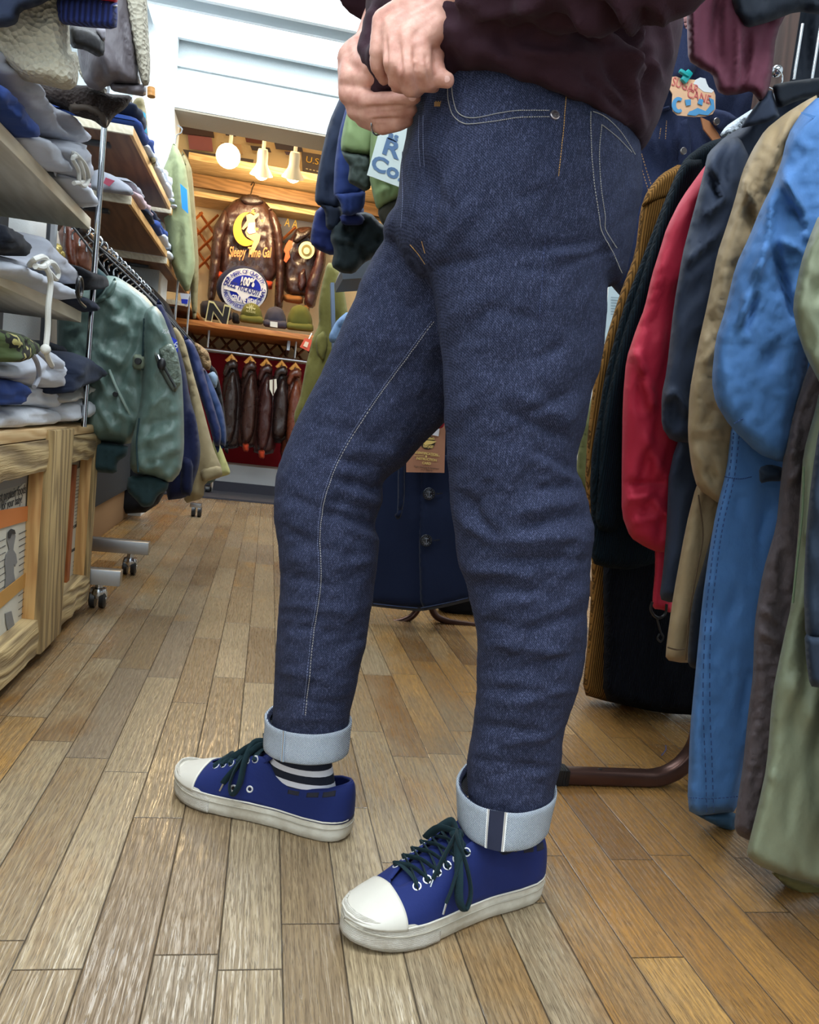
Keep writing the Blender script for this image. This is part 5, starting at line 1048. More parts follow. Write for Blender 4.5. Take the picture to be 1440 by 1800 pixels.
t = thing('rail_end', 'chrome rail end ball with wire hooks at upper right', 'rail end')
G().ball(at(1366, 125, 1.45), .011, 12).obj('ball', M_CHROME, t); G().tube([at(1366, 125, 1.45), at(1372, 127, 1.55)], .006).obj('pin', M_CHROME, t)
G().ring(at(1360, 138, 1.44), .019, .0016, (1, 0, 0), (0, 0, 1)).obj('hook', M_CHROME, t)
for k, x in enumerate((1402, 1434)):
    pole(at(x, 100, 1.5)[0], 1.5, at(x, 140, 1.5)[2], at(x, 40, 1.5)[2], .003, ['thin chrome wire rod beside the dark post', 'thin chrome wire rod at the right edge of the view'][k])
# shop tag
t = thing('shop_tag', 'bear shaped shop card with pink and blue lettering on the denim jacket', 'tag'); Y = 1.76
slab('card', [(1175, 141), (1179, 136), (1188, 135), (1198, 139), (1222, 141), (1230, 137), (1239, 139), (1242, 148), (1245, 154), (1254, 160), (1257, 168), (1257, 192), (1252, 201), (1240, 205), (1220, 206), (1190, 203), (1183, 196), (1181, 184), (1182, 166), (1176, 156)], Y, .002, plain('tag_peach', (238, 190, 150), .7), t)
slab('card_white', [(1222, 141), (1230, 137), (1239, 139), (1242, 148), (1245, 154), (1254, 160), (1250, 164), (1236, 162), (1226, 154), (1218, 148)], Y, .003, plain('tag_white', (236, 238, 240), .7), t)
CP = plain('print_coral', (216, 110, 108), .7); CB = plain('print_blue', (84, 156, 206), .7)
text('SUGAR', 'lettering', face_m(at(1205, 151, Y-.004), -.12), .028, CP, t, width=.066)
text('CANE', 'lettering', face_m(at(1229, 170, Y-.004), -.08), .026, CP, t, width=.058)
g = slab('swirl', ell(1192, 185, 11, 14, 20, 0, .9, 5.4)+ell(1193, 185, 5, 8, 16, 0, 5.4, 6.2)[:2]+[(1193+5*math.cos(a), 185+8*math.sin(a)) for a in [5.4-4.5*i/15 for i in range(16)]], Y-.004, .002, CB, t)
slab('swirl', [(1204, 176), (1214, 175), (1214, 185), (1206, 186)], Y-.004, .002, CB, t); slab('swirl', [(1216, 195), (1226, 190), (1240, 196), (1250, 184), (1246, 172), (1254, 176), (1256, 192), (1244, 203), (1228, 201), (1222, 204), (1208, 202), (1212, 196)], Y-.004, .002, CB, t)
slab('swirl', [(1229, 174), (1236, 176), (1234, 186), (1226, 182)], Y-.004, .002, CB, t)
TEAL = plain('teal_clip', (20, 160, 160), .3)
G().box((-.008, -.005, -.014), (.008, .005, .014), Matrix.Translation(Vector(at(1207, 135, Y-.01))) @ Matrix.Rotation(.5, 4, 'Y')).obj('clip', TEAL, t, bevel=.003)
G().box((-.013, -.005, -.004), (.013, .005, .004), Matrix.Translation(Vector(at(1203, 129, Y-.015))) @ Matrix.Rotation(.3, 4, 'Y')).obj('clip', TEAL, t, bevel=.003)

# papers and olive coat in the gap behind the seat
t = thing('price_card', 'white printed card glimpsed between the jeans and brown corduroy', 'card')
slab('card', [(1070, 500), (1100, 505), (1092, 606), (1062, 602)], 2.5, .003, plain('card_pale', (196, 214, 220), .7), t)
for k in range(7): slab('print_line', [(1074, 522+k*5), (1088, 523+k*5), (1088, 524+k*5), (1074, 523+k*5)], 2.494, .001, plain('print_grey', (120, 140, 150), .7), t)
t = garm('olive_coat', 'olive coat showing as a thin strip behind the knee of the nearer leg', 'coat')
puff('body', [(1080, 596), (1060, 620), (1040, 700), (1020, 760), (1010, 850), (1030, 870), (1100, 860), (1110, 620)], 2.3, .05, cloth('olive_green', (104, 108, 66)), t, R=14, step=8, noise=[VN(.03, 20, 80, 3.)])
t = garm('tan_box', 'tan carton sliver low behind the brown corduroy coat', 'box'); slab('carton', [(1034, 1018), (1050, 1010), (1052, 1050), (1036, 1048)], 2.4, .15, CARD, t)

# ---------------------------------------------- middle rack behind the legs
PEA = fabric('navy_melton', (20, 30, 56), .9, 600, .5, 6, .3, .08, .35, .2)
t = garm('pea_coat', 'dark navy wool pea coat with anchor buttons seen between the legs', 'coat'); Y = 2.35
puff('body', [(660, 640), (700, 590), (780, 560), (860, 590), (900, 640), (900, 1046), (860, 1050), (823, 1057), (780, 1068), (737, 1075), (700, 1071), (656, 1066), (630, 1062)], Y, .06, PEA, t, R=22, step=9, noise=[VN(.012, 60, 120, 3.)])
puff('front_panel', [(737, 800), (900, 800), (900, 1044), (823, 1055), (780, 1066), (738, 1074), (736, 960)], Y-.055, .02, PEA, t, R=7, step=8, noise=[VN(.008, 50, 90, 3.)])
puff('pocket_welt', [(700, 800), (712, 800), (712, 880), (706, 908), (699, 914), (693, 906), (699, 900)], Y-.06, .018, PEA, t, R=6, step=6)
seam([(656, 1061), (700, 1066), (734, 1069)], Y-.065, plain('seam_navy', (38, 52, 84), .8), t, r=.0016)
seam([(740, 1069), (780, 1061), (823, 1051)], Y-.075, plain('seam_navy', (38, 52, 84), .8), t, r=.0016)
BTN = plain('anchor_button', (20, 24, 34), .25, 0, .7)
for (x, y) in ((754, 868), (749, 950)):
    c = at(x, y, Y-.09); o = G().disc(c, .0185, .005, (0, -1, 0)).ring(c+(0, -.005, 0), .0155, .0022, (1, 0, 0), (0, 0, 1), 24).obj('button', BTN, t)
    g = G().tube([c+(0, -.006, .009), c+(0, -.006, -.009)], .0014, 5).tube([c+(-.006, -.006, .006), c+(.006, -.006, .006)], .0013, 5).tube(crom([c+(-.008, -.006, -.002), c+(-.004, -.006, -.009), c+(0, -.006, -.0095), c+(.004, -.006, -.009), c+(.008, -.006, -.002)], 4), .0014, 5)
    for k in range(13): a = 2*PI*k/13; g.ball(c+np.array((.0128*math.cos(a), -.006, .0128*math.sin(a))), .0012, 6)
    g.obj('anchor_emblem', plain('button_edge', (110, 116, 128), .3, .3), o)
    seam([(x+13, y), (x+24, y-1)], Y-.088, BTN, t, 'buttonhole', .002)
t = thing('hang_tag', 'brown kraft hang tag with gold text hanging over the pea coat', 'tag'); Y = 2.22
slab('card', [(714, 830), (781, 831), (784, 720), (716, 720)], Y, .002, plain('kraft', (158, 110, 84), .7), t)
GD = plain('print_gold', (214, 186, 110), .5); DK = plain('print_dark', (50, 36, 30), .6)
slab('black_emblem', ell(752, 778, 13, 12, 24), Y-.003, .001, DK, t)
for (yv, wv, s) in ((766, .036, .012), (781, .03, .01)): text('Buzz Rickson\'s' if yv == 766 else 'FLIGHT JACKET', 'lettering', face_m(at(753, yv+4, Y-.006), 0), s, GD, t, width=wv, bold=.0005)
slab('gold_eagle', [(738, 777), (752, 774), (768, 776), (758, 781), (748, 782)], Y-.005, .001, GD, t)
for s, yv, wv in (('IDENTIFICATION', 798, .066), ('& ', 803, .006), ('INSTRUCTION', 808, .06), ('CARD', 815, .026)): text(s, 'lettering', face_m(at(750, yv-.5, Y-.006), 0), .0095, GD, t, width=wv, bold=.0003)
slab('gold_rule', [(728, 800.6), (745, 800.8), (745, 801.6), (728, 801.4)], Y-.005, .001, GD, t); slab('gold_rule', [(757, 801), (773, 801.2), (773, 802), (757, 801.8)], Y-.005, .001, GD, t)
for s, yv, wv in (('Flight Clothing & Equipment', 822, .074), ('of U.S. Airforces', 826.5, .034)): text(s, 'lettering', face_m(at(750, yv, Y-.006), 0), .006, DK, t, width=wv)
G().tube([at(752, 722, 2.22), (.52, 2.25, 1.47)], .0012, 5).obj('string', M_CORD, t)
slab('white_sticker', [(752, 744), (773, 752), (771, 767), (752, 763)], Y-.007, .001, plain('sticker_white', (214, 214, 222), .6), t)
top(puff('red_tassel', [(768, 745), (776, 738), (783, 742), (779, 752), (769, 754)], Y-.03, .012, fabric('tassel_red', (150, 20, 40)), None, R=4, step=3), 'small red thread tassel at the top of the kraft tag', 'tassel')
t = thing('garment_rack', 'brown round tube rack with curved feet beneath the pea coat', 'rack')
for pts in ([(600, 1096), (650, 1095), (690, 1095), (712, 1090), (728, 1080), (738, 1062), (742, 1040)], [(752, 1030), (757, 1062), (766, 1082), (786, 1092), (820, 1098), (880, 1104)]):
    G().tube(crom([at(x, y, 2.42) for x, y in pts], 6), .011, 10).obj('foot_tube', COPPER, t)
a = at(560, 166, 2.1)
G().tube([(.52, 1.8, 1.47), (.52, 2.56, 1.47)], .012).obj('rail', M_CHROME, t); G().tube([(.52, 2.55, .02), (.52, 2.55, 1.47)], .012).obj('upright', COPPER, t)
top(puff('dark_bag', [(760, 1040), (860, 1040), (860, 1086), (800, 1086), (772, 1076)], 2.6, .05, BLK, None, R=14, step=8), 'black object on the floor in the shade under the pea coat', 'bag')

SG2 = cloth('jersey_sage', (126, 146, 100), 8, .4, .85); RB2 = cloth('royal_blue_sweat', (38, 56, 112), 8, .4, .9); NV2 = cloth('blue_black_sweat', (30, 40, 62), 8, .3, .85); GR2 = fabric('charcoal_rib', (66, 76, 72), .9, 350, .8)
t = garm('navy_sweatshirt', 'navy sweatshirt, leftmost of the hanging group behind the hands', 'sweatshirt'); Y = 2.3
puff('sleeve', [(620, 130), (600, 166), (578, 215), (564, 276), (556, 320), (553, 352), (560, 362), (590, 370), (600, 366), (612, 300), (640, 140)], Y, .05, NV2, t, R=16, step=7, noise=[VN(.02, 16, 60, 2.)])
puff('cuff', [(556, 354), (572, 371), (573, 403), (594, 407), (604, 385), (600, 362), (578, 358)], Y-.01, .045, fabric('blue_black_rib', (24, 32, 48), .9, 350, .8), t, R=11, step=5)
t = garm('royal_sweatshirt', 'royal blue sweatshirt between the navy and sage green ones', 'sweatshirt'); Y = 2.18
puff('sleeve', [(640, 130), (610, 182), (596, 232), (588, 289), (586, 340), (590, 350), (640, 346), (650, 300), (670, 140)], Y, .05, RB2, t, R=16, step=7, noise=[VN(.02, 16, 60, 5.)])
puff('cuff', [(587, 340), (598, 356), (602, 376), (615, 380), (633, 373), (641, 362), (643, 334), (610, 336)], Y-.02, .045, RB2, t, R=10, step=5, noise=[VN(.008, 5, 40, 5.)])
t = garm('sage_sweatshirt', 'sage green sweatshirt with charcoal cuff behind the lower hand', 'sweatshirt'); Y = 2.04
puff('sleeve', [(640, 150), (613, 184), (604, 222), (599, 250), (600, 268), (640, 276), (656, 274), (670, 220), (680, 150)], Y, .05, SG2, t, R=16, step=7, noise=[VN(.015, 16, 60, 6.)])
puff('cuff', [(599, 264), (625, 268), (653, 272), (653, 330), (642, 337), (628, 329), (611, 320), (615, 292), (606, 280)], Y-.01, .045, GR2, t, R=12, step=5, noise=[VN(.01, 8, 8, 5.)])
t = garm('green_shirt', 'sage green shirt with black trimmed cuff behind the white lettered card', 'shirt'); Y = 1.98
puff('sleeve', [(655, 200), (651, 250), (649, 311), (655, 340), (662, 368), (675, 366), (700, 350), (730, 330), (740, 200)], Y, .04, SG2, t, R=14, step=7, noise=[VN(.02, 16, 50, 7.)], strokes=[(660, 345, 690, 325, 5, .012)])
puff('cuff', [(663, 372), (672, 358), (690, 350), (710, 344), (710, 390), (684, 398), (672, 396)], Y+.01, .04, fabric('dark_trim', (48, 46, 36)), t, R=8, step=5)
for nm, Yg, mt in (('navy_sweatshirt', 2.33, NV2), ('royal_sweatshirt', 2.21, RB2), ('sage_sweatshirt', 2.07, SG2), ('green_shirt', 2.01, SG2)):
    puff('body', [(680, 150), (740, 120), (800, 118), (860, 150), (880, 240), (870, 420), (700, 420), (690, 330), (672, 240)], Yg, .05, mt, bpy.data.objects[nm], R=24, step=9, noise=[VN(.02, 26, 70, Yg)])
    G().tube([at(770, 122, Yg), (.52, Yg, 1.44), (.52, Yg, 1.48)], .003, 6).obj('hanger_wire', M_CHROME, bpy.data.objects[nm])
t = thing('lettered_card', 'white card with blue R Co. stencil letters beside the jeans fly', 'card'); Y = 1.9
slab('card', [(668, 225), (645, 308), (720, 336), (740, 225)], Y, .002, plain('card_ice', (214, 228, 226), .7), t)
CBL = plain('stencil_blue', (92, 122, 160), .8)
text('R', 'lettering', face_m(at(688, 262, Y-.0035), -.2), .052, CBL, t, width=.042, bold=.0015); text('Co.', 'lettering', face_m(at(682, 297, Y-.0035), -.25), .046, CBL, t, width=.08, bold=.0015)
text('as', 'lettering', face_m(at(692, 240, Y-.0035), -.2), .03, CBL, t, bold=.001)
G().tube([at(700, 228, 1.9), (.45, 1.9, 1.47)], .0012, 5).obj('string', M_CORD, t)
t = garm('dark_blue_garment', 'indigo garment with wavy hem under the blue sweatshirt cuffs'); Y = 2.4
INDG = cloth('indigo', (28, 40, 96), 8, .5)
puff('body', [(556, 366), (548, 400), (545, 428), (560, 440), (584, 450), (620, 440), (640, 400), (640, 360), (600, 350)], Y, .05, INDG, t, R=12, step=6, noise=[VN(.02, 10, 30, 2.)], strokes=[(550, 405, 600, 410, 3, .012)])
t = garm('black_green_garment', 'near black green garment drooping lowest of the hanging group'); Y = 2.28
puff('body', [(585, 396), (610, 376), (650, 372), (672, 396), (692, 400), (690, 440), (660, 452), (640, 462), (622, 482), (600, 480), (582, 468), (588, 440), (580, 420)], Y, .06, cloth('black_green', (24, 36, 40), 10, .5), t, R=16, step=6, noise=[VN(.03, 14, 20, 3.)], strokes=[(590, 420, 640, 430, 4, .014), (640, 380, 620, 440, 4, -.014)])
t = garm('dark_striped_garment', 'dark garment with blue stripes between the sweatshirt cuffs'); puff('body', [(596, 378), (630, 372), (642, 384), (636, 396), (602, 396)], 2.2, .03, INDG, t, R=8, step=5)
t = garm('olive_coat', 'tall olive drab coat edge beyond the farther thigh', 'coat'); Y = 3.4
puff('body', [(575, 462), (566, 500), (560, 536), (561, 571), (549, 595), (545, 615), (537, 645), (532, 675), (527, 700), (516, 730), (520, 760), (600, 740), (620, 600), (600, 480), (588, 462)], Y, .05, OLD, t, R=12, step=6, noise=[VN(.03, 12, 60, 3.)])
puff('lapel', [(555, 592), (570, 580), (578, 600), (568, 640), (556, 620)], Y-.05, .02, OLD, t, R=6, step=5)
t = thing('grey_shelf', 'grey shelf side glimpsed behind the farther thigh', 'shelf'); slab('panel', [(588, 500), (600, 470), (650, 464), (650, 510), (590, 514)], 3.0, .3, plain('shelf_grey', (78, 84, 92), .6), t); G().box((at(664, 600, 3.0)[0], 3.0, 0), (at(690, 600, 3.0)[0], 3.3, 1.12)).obj('side_panel', plain('shelf_grey', (78, 84, 92)), t, bevel=.003); G().box((at(600, 600, 3.1)[0], 3.02, .76), (at(690, 600, 3.1)[0], 3.3, .78)).obj('shelf_board', plain('shelf_grey', (78, 84, 92)), t)
t = garm('light_denim', 'pale washed denim folded on the grey shelf behind the thigh', 'jeans'); puff('folded_body', [(578, 590), (590, 566), (600, 556), (610, 548), (625, 552), (620, 590), (592, 604), (580, 602)], 3.1, .05, denim('washed_denim', (96, 124, 160), (190, 205, 225)), t, R=8, step=5, noise=[VN(.03, 9, 9, 3.)])
top(slab('steel_panel', [(580, 500), (586, 500), (600, 975), (592, 975)], 3.3, .05, plain('panel_steel', (110, 124, 146), .4, .3), None), 'grey blue steel upright behind the olive coat', 'panel')
# ================================================================== THE PERSON
person = thing('person', 'person in rolled dark denim jeans and maroon sweatshirt, both hands lifting the hem', 'person')
def ringp(L, R, e, D, b, n=44, q=.85, D2=None):
    """closed ring: left and right ends, near side e lower, centre depth D, half depth b"""
    out = []
    for k in range(n):
        a = 2*PI*k/n; c, s = math.cos(a), math.sin(a)
        cc = math.copysign(abs(c)**q, c); ss = math.copysign(abs(s)**q, s)
        x = (L[0]+R[0])/2+(R[0]-L[0])/2*cc; y = (L[1]+R[1])/2+(R[1]-L[1])/2*cc+e*ss
        dd_ = D if D2 is None else D+(D2-D)*(cc+1)/2
        out.append(atd(x, y, dd_-b*ss))
    return out
def rows(R, q=.88):
    """R rows: y, xl, xr, D, b ; resampled"""
    A = np.array(R, float); ys = np.arange(A[0, 0], A[-1, 0]+1, 14.0); o = []
    for y in ys:
        v = [np.interp(y, A[:, 0], A[:, k]) for k in range(1, 5)]
        o.append(ringp((v[0], y), (v[1], y), (y-770)*.06, v[2], v[3], q=q))
    return o
near = [(400, 742, 1085, .985, .11), (440, 748, 1080, .985, .11), (462, 752, 1076, .985, .11), (504, 760, 1070, .985, .11), (545, 768, 1068, .985, .108), (608, 775, 1062, .99, .104), (650, 778, 1056, .99, .1), (685, 780, 1040, .99, .098), (712, 781, 1035, .99, .095), (749, 783, 1031, .995, .092), (775, 785, 1023, 1.0, .09), (800, 786, 1015, 1.0, .09), (829, 787, 1013, 1.005, .09), (861, 789, 1028, 1.01, .088), (893, 793, 1037, 1.01, .085), (932, 798, 1044, 1.01, .082), (983, 804, 1041, 1.015, .08), (1025, 820, 1037, 1.02, .077), (1067, 827, 1035, 1.02, .075), (1108, 837, 1033, 1.025, .072), (1150, 840, 1030, 1.03, .07), (1190, 839, 1023, 1.03, .068), (1219, 838, 1015, 1.035, .066), (1267, 834, 997, 1.04, .064), (1300, 827, 991, 1.045, .064), (1340, 821, 987, 1.05, .063), (1380, 821, 977, 1.05, .062), (1440, 828, 965, 1.05, .058)]
far = [(400, 705, 850, 1.10, .1), (425, 678, 850, 1.10, .1), (446, 656, 850, 1.10, .1), (500, 632, 850, 1.105, .1), (525, 625, 850, 1.11, .1), (560, 606, 850, 1.115, .098), (608, 585, 845, 1.12, .096), (650, 566, 835, 1.13, .093), (683, 550, 825, 1.135, .09), (720, 531, 802, 1.14, .087), (746, 518, 776, 1.14, .085), (783, 502, 742, 1.145, .083), (803, 494, 726, 1.145, .082), (825, 486, 706, 1.145, .081), (842, 483, 672, 1.145, .08), (879, 481, 672, 1.145, .08), (904, 482, 664, 1.145, .078), (925, 483, 657, 1.145, .077), (954, 487, 666, 1.145, .076), (983, 492, 664, 1.145, .074), (1046, 491, 657, 1.15, .072), (1108, 487, 647, 1.155, .07), (1150, 485, 639, 1.155, .068), (1200, 482, 627, 1.16, .064), (1240, 479, 619, 1.165, .06), (1290, 477, 609, 1.17, .056), (1320, 480, 604, 1.17, .052)]
hip = [(80, 735, 1060, 1.02, .15), (120, 735, 1078, 1.02, .155), (160, 728, 1096, 1.02, .16), (200, 719, 1113, 1.02, .165), (240, 712, 1124, 1.02, .168), (290, 704, 1130, 1.02, .168), (340, 700, 1129, 1.02, .165), (380, 688, 1122, 1.02, .16), (410, 690, 1117, 1.02, .155), (440, 702, 1112, 1.02, .15), (470, 715, 1104, 1.02, .135), (492, 740, 1096, 1.02, .11), (505, 770, 1082, 1.02, .07)]
g = G(); g.loft(rows(near)); g.loft(rows(far)); g.loft(rows(hip, .92))
g.ball(tuple(atd(700, 395, 1.02)), (.018, .06, .022), 14)
me, co = remesh(g, .0045, 3)
px, py, pd = projn(co); nr = normals(me); vw = _n(CAM-co.mean(0)); facing = np.clip((nr*(CAM-co)).sum(1)/np.linalg.norm(CAM-co, axis=1)*1.6, 0, 1)
JS = [  # folds: ridges +, valleys -
 (940, 437, 1050, 424, 8, -.009), (960, 450, 1060, 446, 10, .008), (985, 466, 1085, 438, 7, -.010), (905, 470, 985, 478, 9, -.006), (760, 470, 860, 452, 8, -.006),
 (900, 352, 960, 330, 8, -.006), (760, 330, 800, 380, 14, -.008), (740, 260, 760, 400, 16, -.010), (770, 300, 745, 440, 10, -.008), (930, 640, 1000, 600, 9, -.007), (860, 545, 960, 560, 12, -.006),
 (900, 690, 1010, 740, 14, .009), (880, 720, 1000, 775, 9, -.009), (1010, 690, 920, 730, 9, -.008), (935, 790, 1010, 830, 12, -.009), (1035, 862, 940, 800, 9, .009), (1030, 850, 930, 860, 10, -.009), (1036, 880, 900, 900, 10, .009),
 (800, 860, 850, 905, 10, -.008), (812, 885, 880, 945, 9, -.010), (800, 905, 860, 950, 9, .008), (900, 930, 1030, 905, 9, -.009), (880, 950, 1036, 945, 10, .009), (850, 985, 1038, 985, 10, -.009), (820, 1000, 940, 1010, 10, .009), (840, 1030, 1000, 1050, 10, -.010), (860, 1060, 1030, 1040, 10, .008), (835, 1090, 960, 1110, 9, -.008), (940, 1100, 1030, 1080, 10, -.008), (850, 1130, 1000, 1150, 10, .008),
 (880, 1180, 1020, 1150, 10, -.007), (850, 1210, 980, 1225, 9, -.007), (870, 1240, 1005, 1215, 9, .007), (840, 1275, 960, 1290, 8, -.007), (880, 1310, 985, 1290, 8, .007), (830, 1335, 950, 1350, 8, -.007), (860, 1365, 975, 1345, 8, -.006),
 (655, 430, 700, 500, 18, -.008), (640, 470, 740, 560, 16, -.006), (600, 640, 700, 690, 14, -.006), (540, 745, 640, 760, 12, -.006), (600, 790, 720, 800, 12, .007), (560, 800, 690, 830, 9, -.009), (585, 840, 668, 862, 8, -.010), (600, 860, 668, 885, 7, .010), (575, 875, 660, 905, 7, -.010), (560, 900, 656, 922, 8, -.011), (600, 925, 664, 950, 7, .009), (500, 870, 570, 900, 10, -.006), (490, 925, 560, 960, 10, -.007), (500, 960, 640, 975, 8, -.007), (495, 1010, 590, 1030, 9, -.007), (590, 1000, 655, 985, 8, .007), (500, 1060, 640, 1080, 9, .007), (495, 1100, 600, 1115, 8, -.006), (560, 1150, 640, 1120, 8, -.006), (490, 1180, 600, 1200, 9, .006), (500, 1225, 610, 1240, 8, -.006), (490, 1260, 600, 1265, 7, .005)]
dsp = stroke_field(px, py, JS)
nz1 = pnoise(px, py, 34, 62, 3.3, .55); nz2 = pnoise(px, py, 24, 13, 8.1, -.5); nz3 = pnoise(px, py, 10, 8, 5.2)
zone = np.interp(py, [150, 350, 450, 700, 850, 1050, 1300], [.35, .45, .8, .7, 1.2, 1.2, 1.1])
dsp = (dsp*.6+(nz1*.0050+nz2*.0022*zone+nz3*.0008))*(.35+.65*facing)
# pressed side seam and raised pocket edge
dsp += stroke_field(px, py, [(993, 140, 978, 310, 4, .0016), (978, 310, 960, 400, 3, -.0016), (960, 400, 945, 700, 3, -.0012), (1038, 195, 1041, 300, 5, .003), (1041, 300, 1057, 405, 5, .003), (1057, 405, 1094, 482, 5, .003), (763, 565, 640, 735, 4, .0016), (640, 735, 578, 850, 4, .0016), (578, 850, 563, 950, 4, .0016), (563, 950, 537, 1260, 4, .0016)])*facing
# hand pocket mouth lies in front of the pocket bag
co = co+nr*dsp[:, None]
me.vertices.foreach_set('co', co.ravel()); me.update()
DEN = denim('raw_denim', (17, 22, 40), (132, 138, 178), (.50, .70), .44)
me.materials.append(DEN); me.name = 'jeans'
jeans = link('jeans', me, person); jeans['label'] = 'dark raw denim jeans with rolled hems'
bvh = BVHTree.FromPolygons([tuple(v) for v in co.tolist()], [tuple(p.vertices) for p in me.polygons])
def on(x, y, tree=None, off=.0012):
    r = ray(x, y); h = (tree or bvh).ray_cast(Vector(CAM), Vector(r).normalized())
    if h[0] is None: return None, None
    n = h[1] if h[1].dot(Vector(r)) < 0 else -h[1]
    return np.array(h[0]+n*off), np.array(n)
THG = plain('stitch_gold', (196, 150, 84), .8); THC = plain('stitch_cream', (172, 168, 160), .8); THW = plain('stitch_pale', (112, 120, 150), .8)
def stitch(pts, mat, name='stitching', dash=.0036, r=.00048, duty=.6, par=None, side=0):
    P2 = crom([(x, y, 0) for x, y in pts], 14); g = G(); prev = None; acc = 0.0; seg = []
    P = [on(p[0], p[1], off=.0009)[0] for p in P2]
    P = [p for p in P if p is not None]
    for a, b in zip(P[:-1], P[1:]):
        L = np.linalg.norm(b-a)
        if L > .03 or L < 1e-6: continue
        n = max(1, int(round(L/dash)))
        for k in range(n): g.tube([a+(b-a)*(k+.1)/n, a+(b-a)*(k+.1+duty)/n], r, 5)
    if g.v: return g.obj(name, mat, jeans)
stitch([(795, 152), (797, 173), (805, 197), (823, 207), (847, 206), (880, 199), (913, 195), (966, 195)], THC)
stitch([(788, 152), (789, 177), (797, 202), (813, 216), (830, 218), (867, 214), (913, 207), (966, 206)], THC)
stitch([(996, 145), (993, 190), (988, 250), (981, 310)], THG); 
stitch([(738, 203), (737, 250), (740, 293)], THW); stitch([(745, 203), (745, 250), (747, 293)], THW)
stitch([(709, 240), (708, 300), (709, 350), (706, 400)], THW)
stitch([(1038, 197), (1039, 250), (1043, 310), (1053, 380), (1057, 406), (1075, 440), (1093, 480)], THC); stitch([(1057, 219), (1053, 270), (1056, 330), (1063, 380), (1064, 404), (1084, 436)], THC)
stitch([(1042, 197), (1065, 207), (1092, 234), (1116, 272)], THC); stitch([(1058, 220), (1085, 242), (1110, 268)], THC)
stitch([(722, 430), (736, 446), (748, 464)], THG); stitch([(742, 424), (748, 445)], THG)
INS = [(763, 565), (700, 650), (640, 735), (597, 808), (576, 860), (567, 900), (563, 950), (565, 1010), (560, 1060), (552, 1110), (545, 1180), (537, 1258)]
stitch(INS, THC); stitch([(x-4, y-1) for x, y in INS], THW)
stitch([(958, 420), (952, 500), (948, 560)], plain('stitch_navy', (60, 70, 110), .8))
p, n = on(975, 203, off=.0)
rv = G().disc(p, .0055, .0025, n, 20).obj('rivet', plain('rivet_metal', (190, 180, 182), .3, .9), jeans)
G().ring(p+n*.0026, .0025, .0007, np.cross(n, (0, 0, 1)), (0, 0, 1), 14).obj('rivet_dimple', plain('rivet_dark', (80, 70, 74), .4, .9), rv)
p, n = on(773, 184, off=.002)
g = G()
for k in range(7): q = at(0, 0, 1); g.tube([p+MW @ np.array(((k-3)*.0014, .002+.001*(k % 2), 0)), p+MW @ np.array(((k-3)*.0014, -.003, 0))], .0005, 5)
g.obj('bar_tack', THG, jeans)

# rolled cuffs showing the pale reverse
CUF = NT('denim_reverse'); v = CUF.co(); wv = CUF.n('TexWave', i_Vector=CUF.co((1, 1, 1), (0, .65, 0)), i_Scale=200, bands_direction='X'); sp = CUF.noise(v, 900, 2)
CUF.set('Base Color', CUF.mix(CUF.ramp(CUF.mix(.5, wv.outputs[0], sp), [(.35, (0, 0, 0, 1)), (.62, (1, 1, 1, 1))]), rgb(58, 74, 102), rgb(196, 202, 208))); CUF.set('Roughness', .9); CUF.set('Normal', CUF.bump(wv.outputs[0], .4, .001)); CUF = CUF.m
def cuff(Lt, Rt, et, Lb, Rb, eb, D, b, seed, lab):
    def fr(u, grow=0.0, n=64):
        L = (Lt[0]+(Lb[0]-Lt[0])*u-grow, Lt[1]+(Lb[1]-Lt[1])*u); R = (Rt[0]+(Rb[0]-Rt[0])*u+grow, Rt[1]+(Rb[1]-Rt[1])*u)
        r = ringp(L, R, et+(eb-et)*u, D, b+grow*.0007, n=n, q=.95)
        c = np.mean(r, 0)
        return [c+(p-c)*(1+.032*mnoise.noise(Vector((math.cos(2*PI*k/n)*2, math.sin(2*PI*k/n)*2, seed+u*1.5)))) for k, p in enumerate(r)]
    R = [fr(.10, -7), fr(.03, -3.5), fr(0, -1), fr(.03, 1), fr(.15, 1), fr(.35, .5), fr(.6, 1), fr(.85, 1), fr(.97, .5), fr(1, -1.5), fr(.97, -4), fr(.8, -6), fr(.3, -7)]
    o = G().loft(R, caps=(False, False)).obj('cuff', CUF, jeans, sharp=80); o['label'] = lab
    fold = G().loft([fr(.14, -8.5), fr(.02, -6.5), fr(.0, -4.6), fr(.05, -4)], caps=(False, False)).obj('cuff_fold', DEN, o, sharp=80)
    def P(ang, u, grow):
        rr = fr(u, grow, 360); k = int(round(ang/(2*PI)*360)) % 360; return rr[k]
    return o, P
cn_, Pn = cuff((804, 1371), (978, 1386), 50, (803, 1434), (966, 1448), 56, 1.05, .074, 2.2, 'pale reverse denim cuff with selvedge line')
cf_, Pf = cuff((466, 1258), (618, 1264), 30, (464, 1314), (612, 1320), 28, 1.168, .066, 5.2, 'pale reverse denim cuff with inseam')
def strip(P, a0, a1, mat, name, par, grow=1.8):
    L_ = [[P(a0+(a1-a0)*j/4, u, gg_) for j in range(5)] for gg_ in (grow,) for u in (0.0, .03, .15, .35, .6, .85, .97, 1.0)]
    v = [p for r in L_ for p in r]; f = [(i*5+j, i*5+j+1, (i+1)*5+j+1, (i+1)*5+j) for i in range(len(L_)-1) for j in range(4)]
    c = np.mean(v, 0); nrm = _n(CAM-c); n0 = len(v); v2 = v+[p-nrm*.0012 for p in v]
    return mk(name, v2, f+[tuple(i+n0 for i in q[::-1]) for q in f], mat, par)
SW = plain('selvedge_white', (226, 226, 226), .9); SN = plain('selvedge_navy', (30, 34, 56), .9)
A_ = lambda xc: math.acos(max(-1, min(1, xc)))
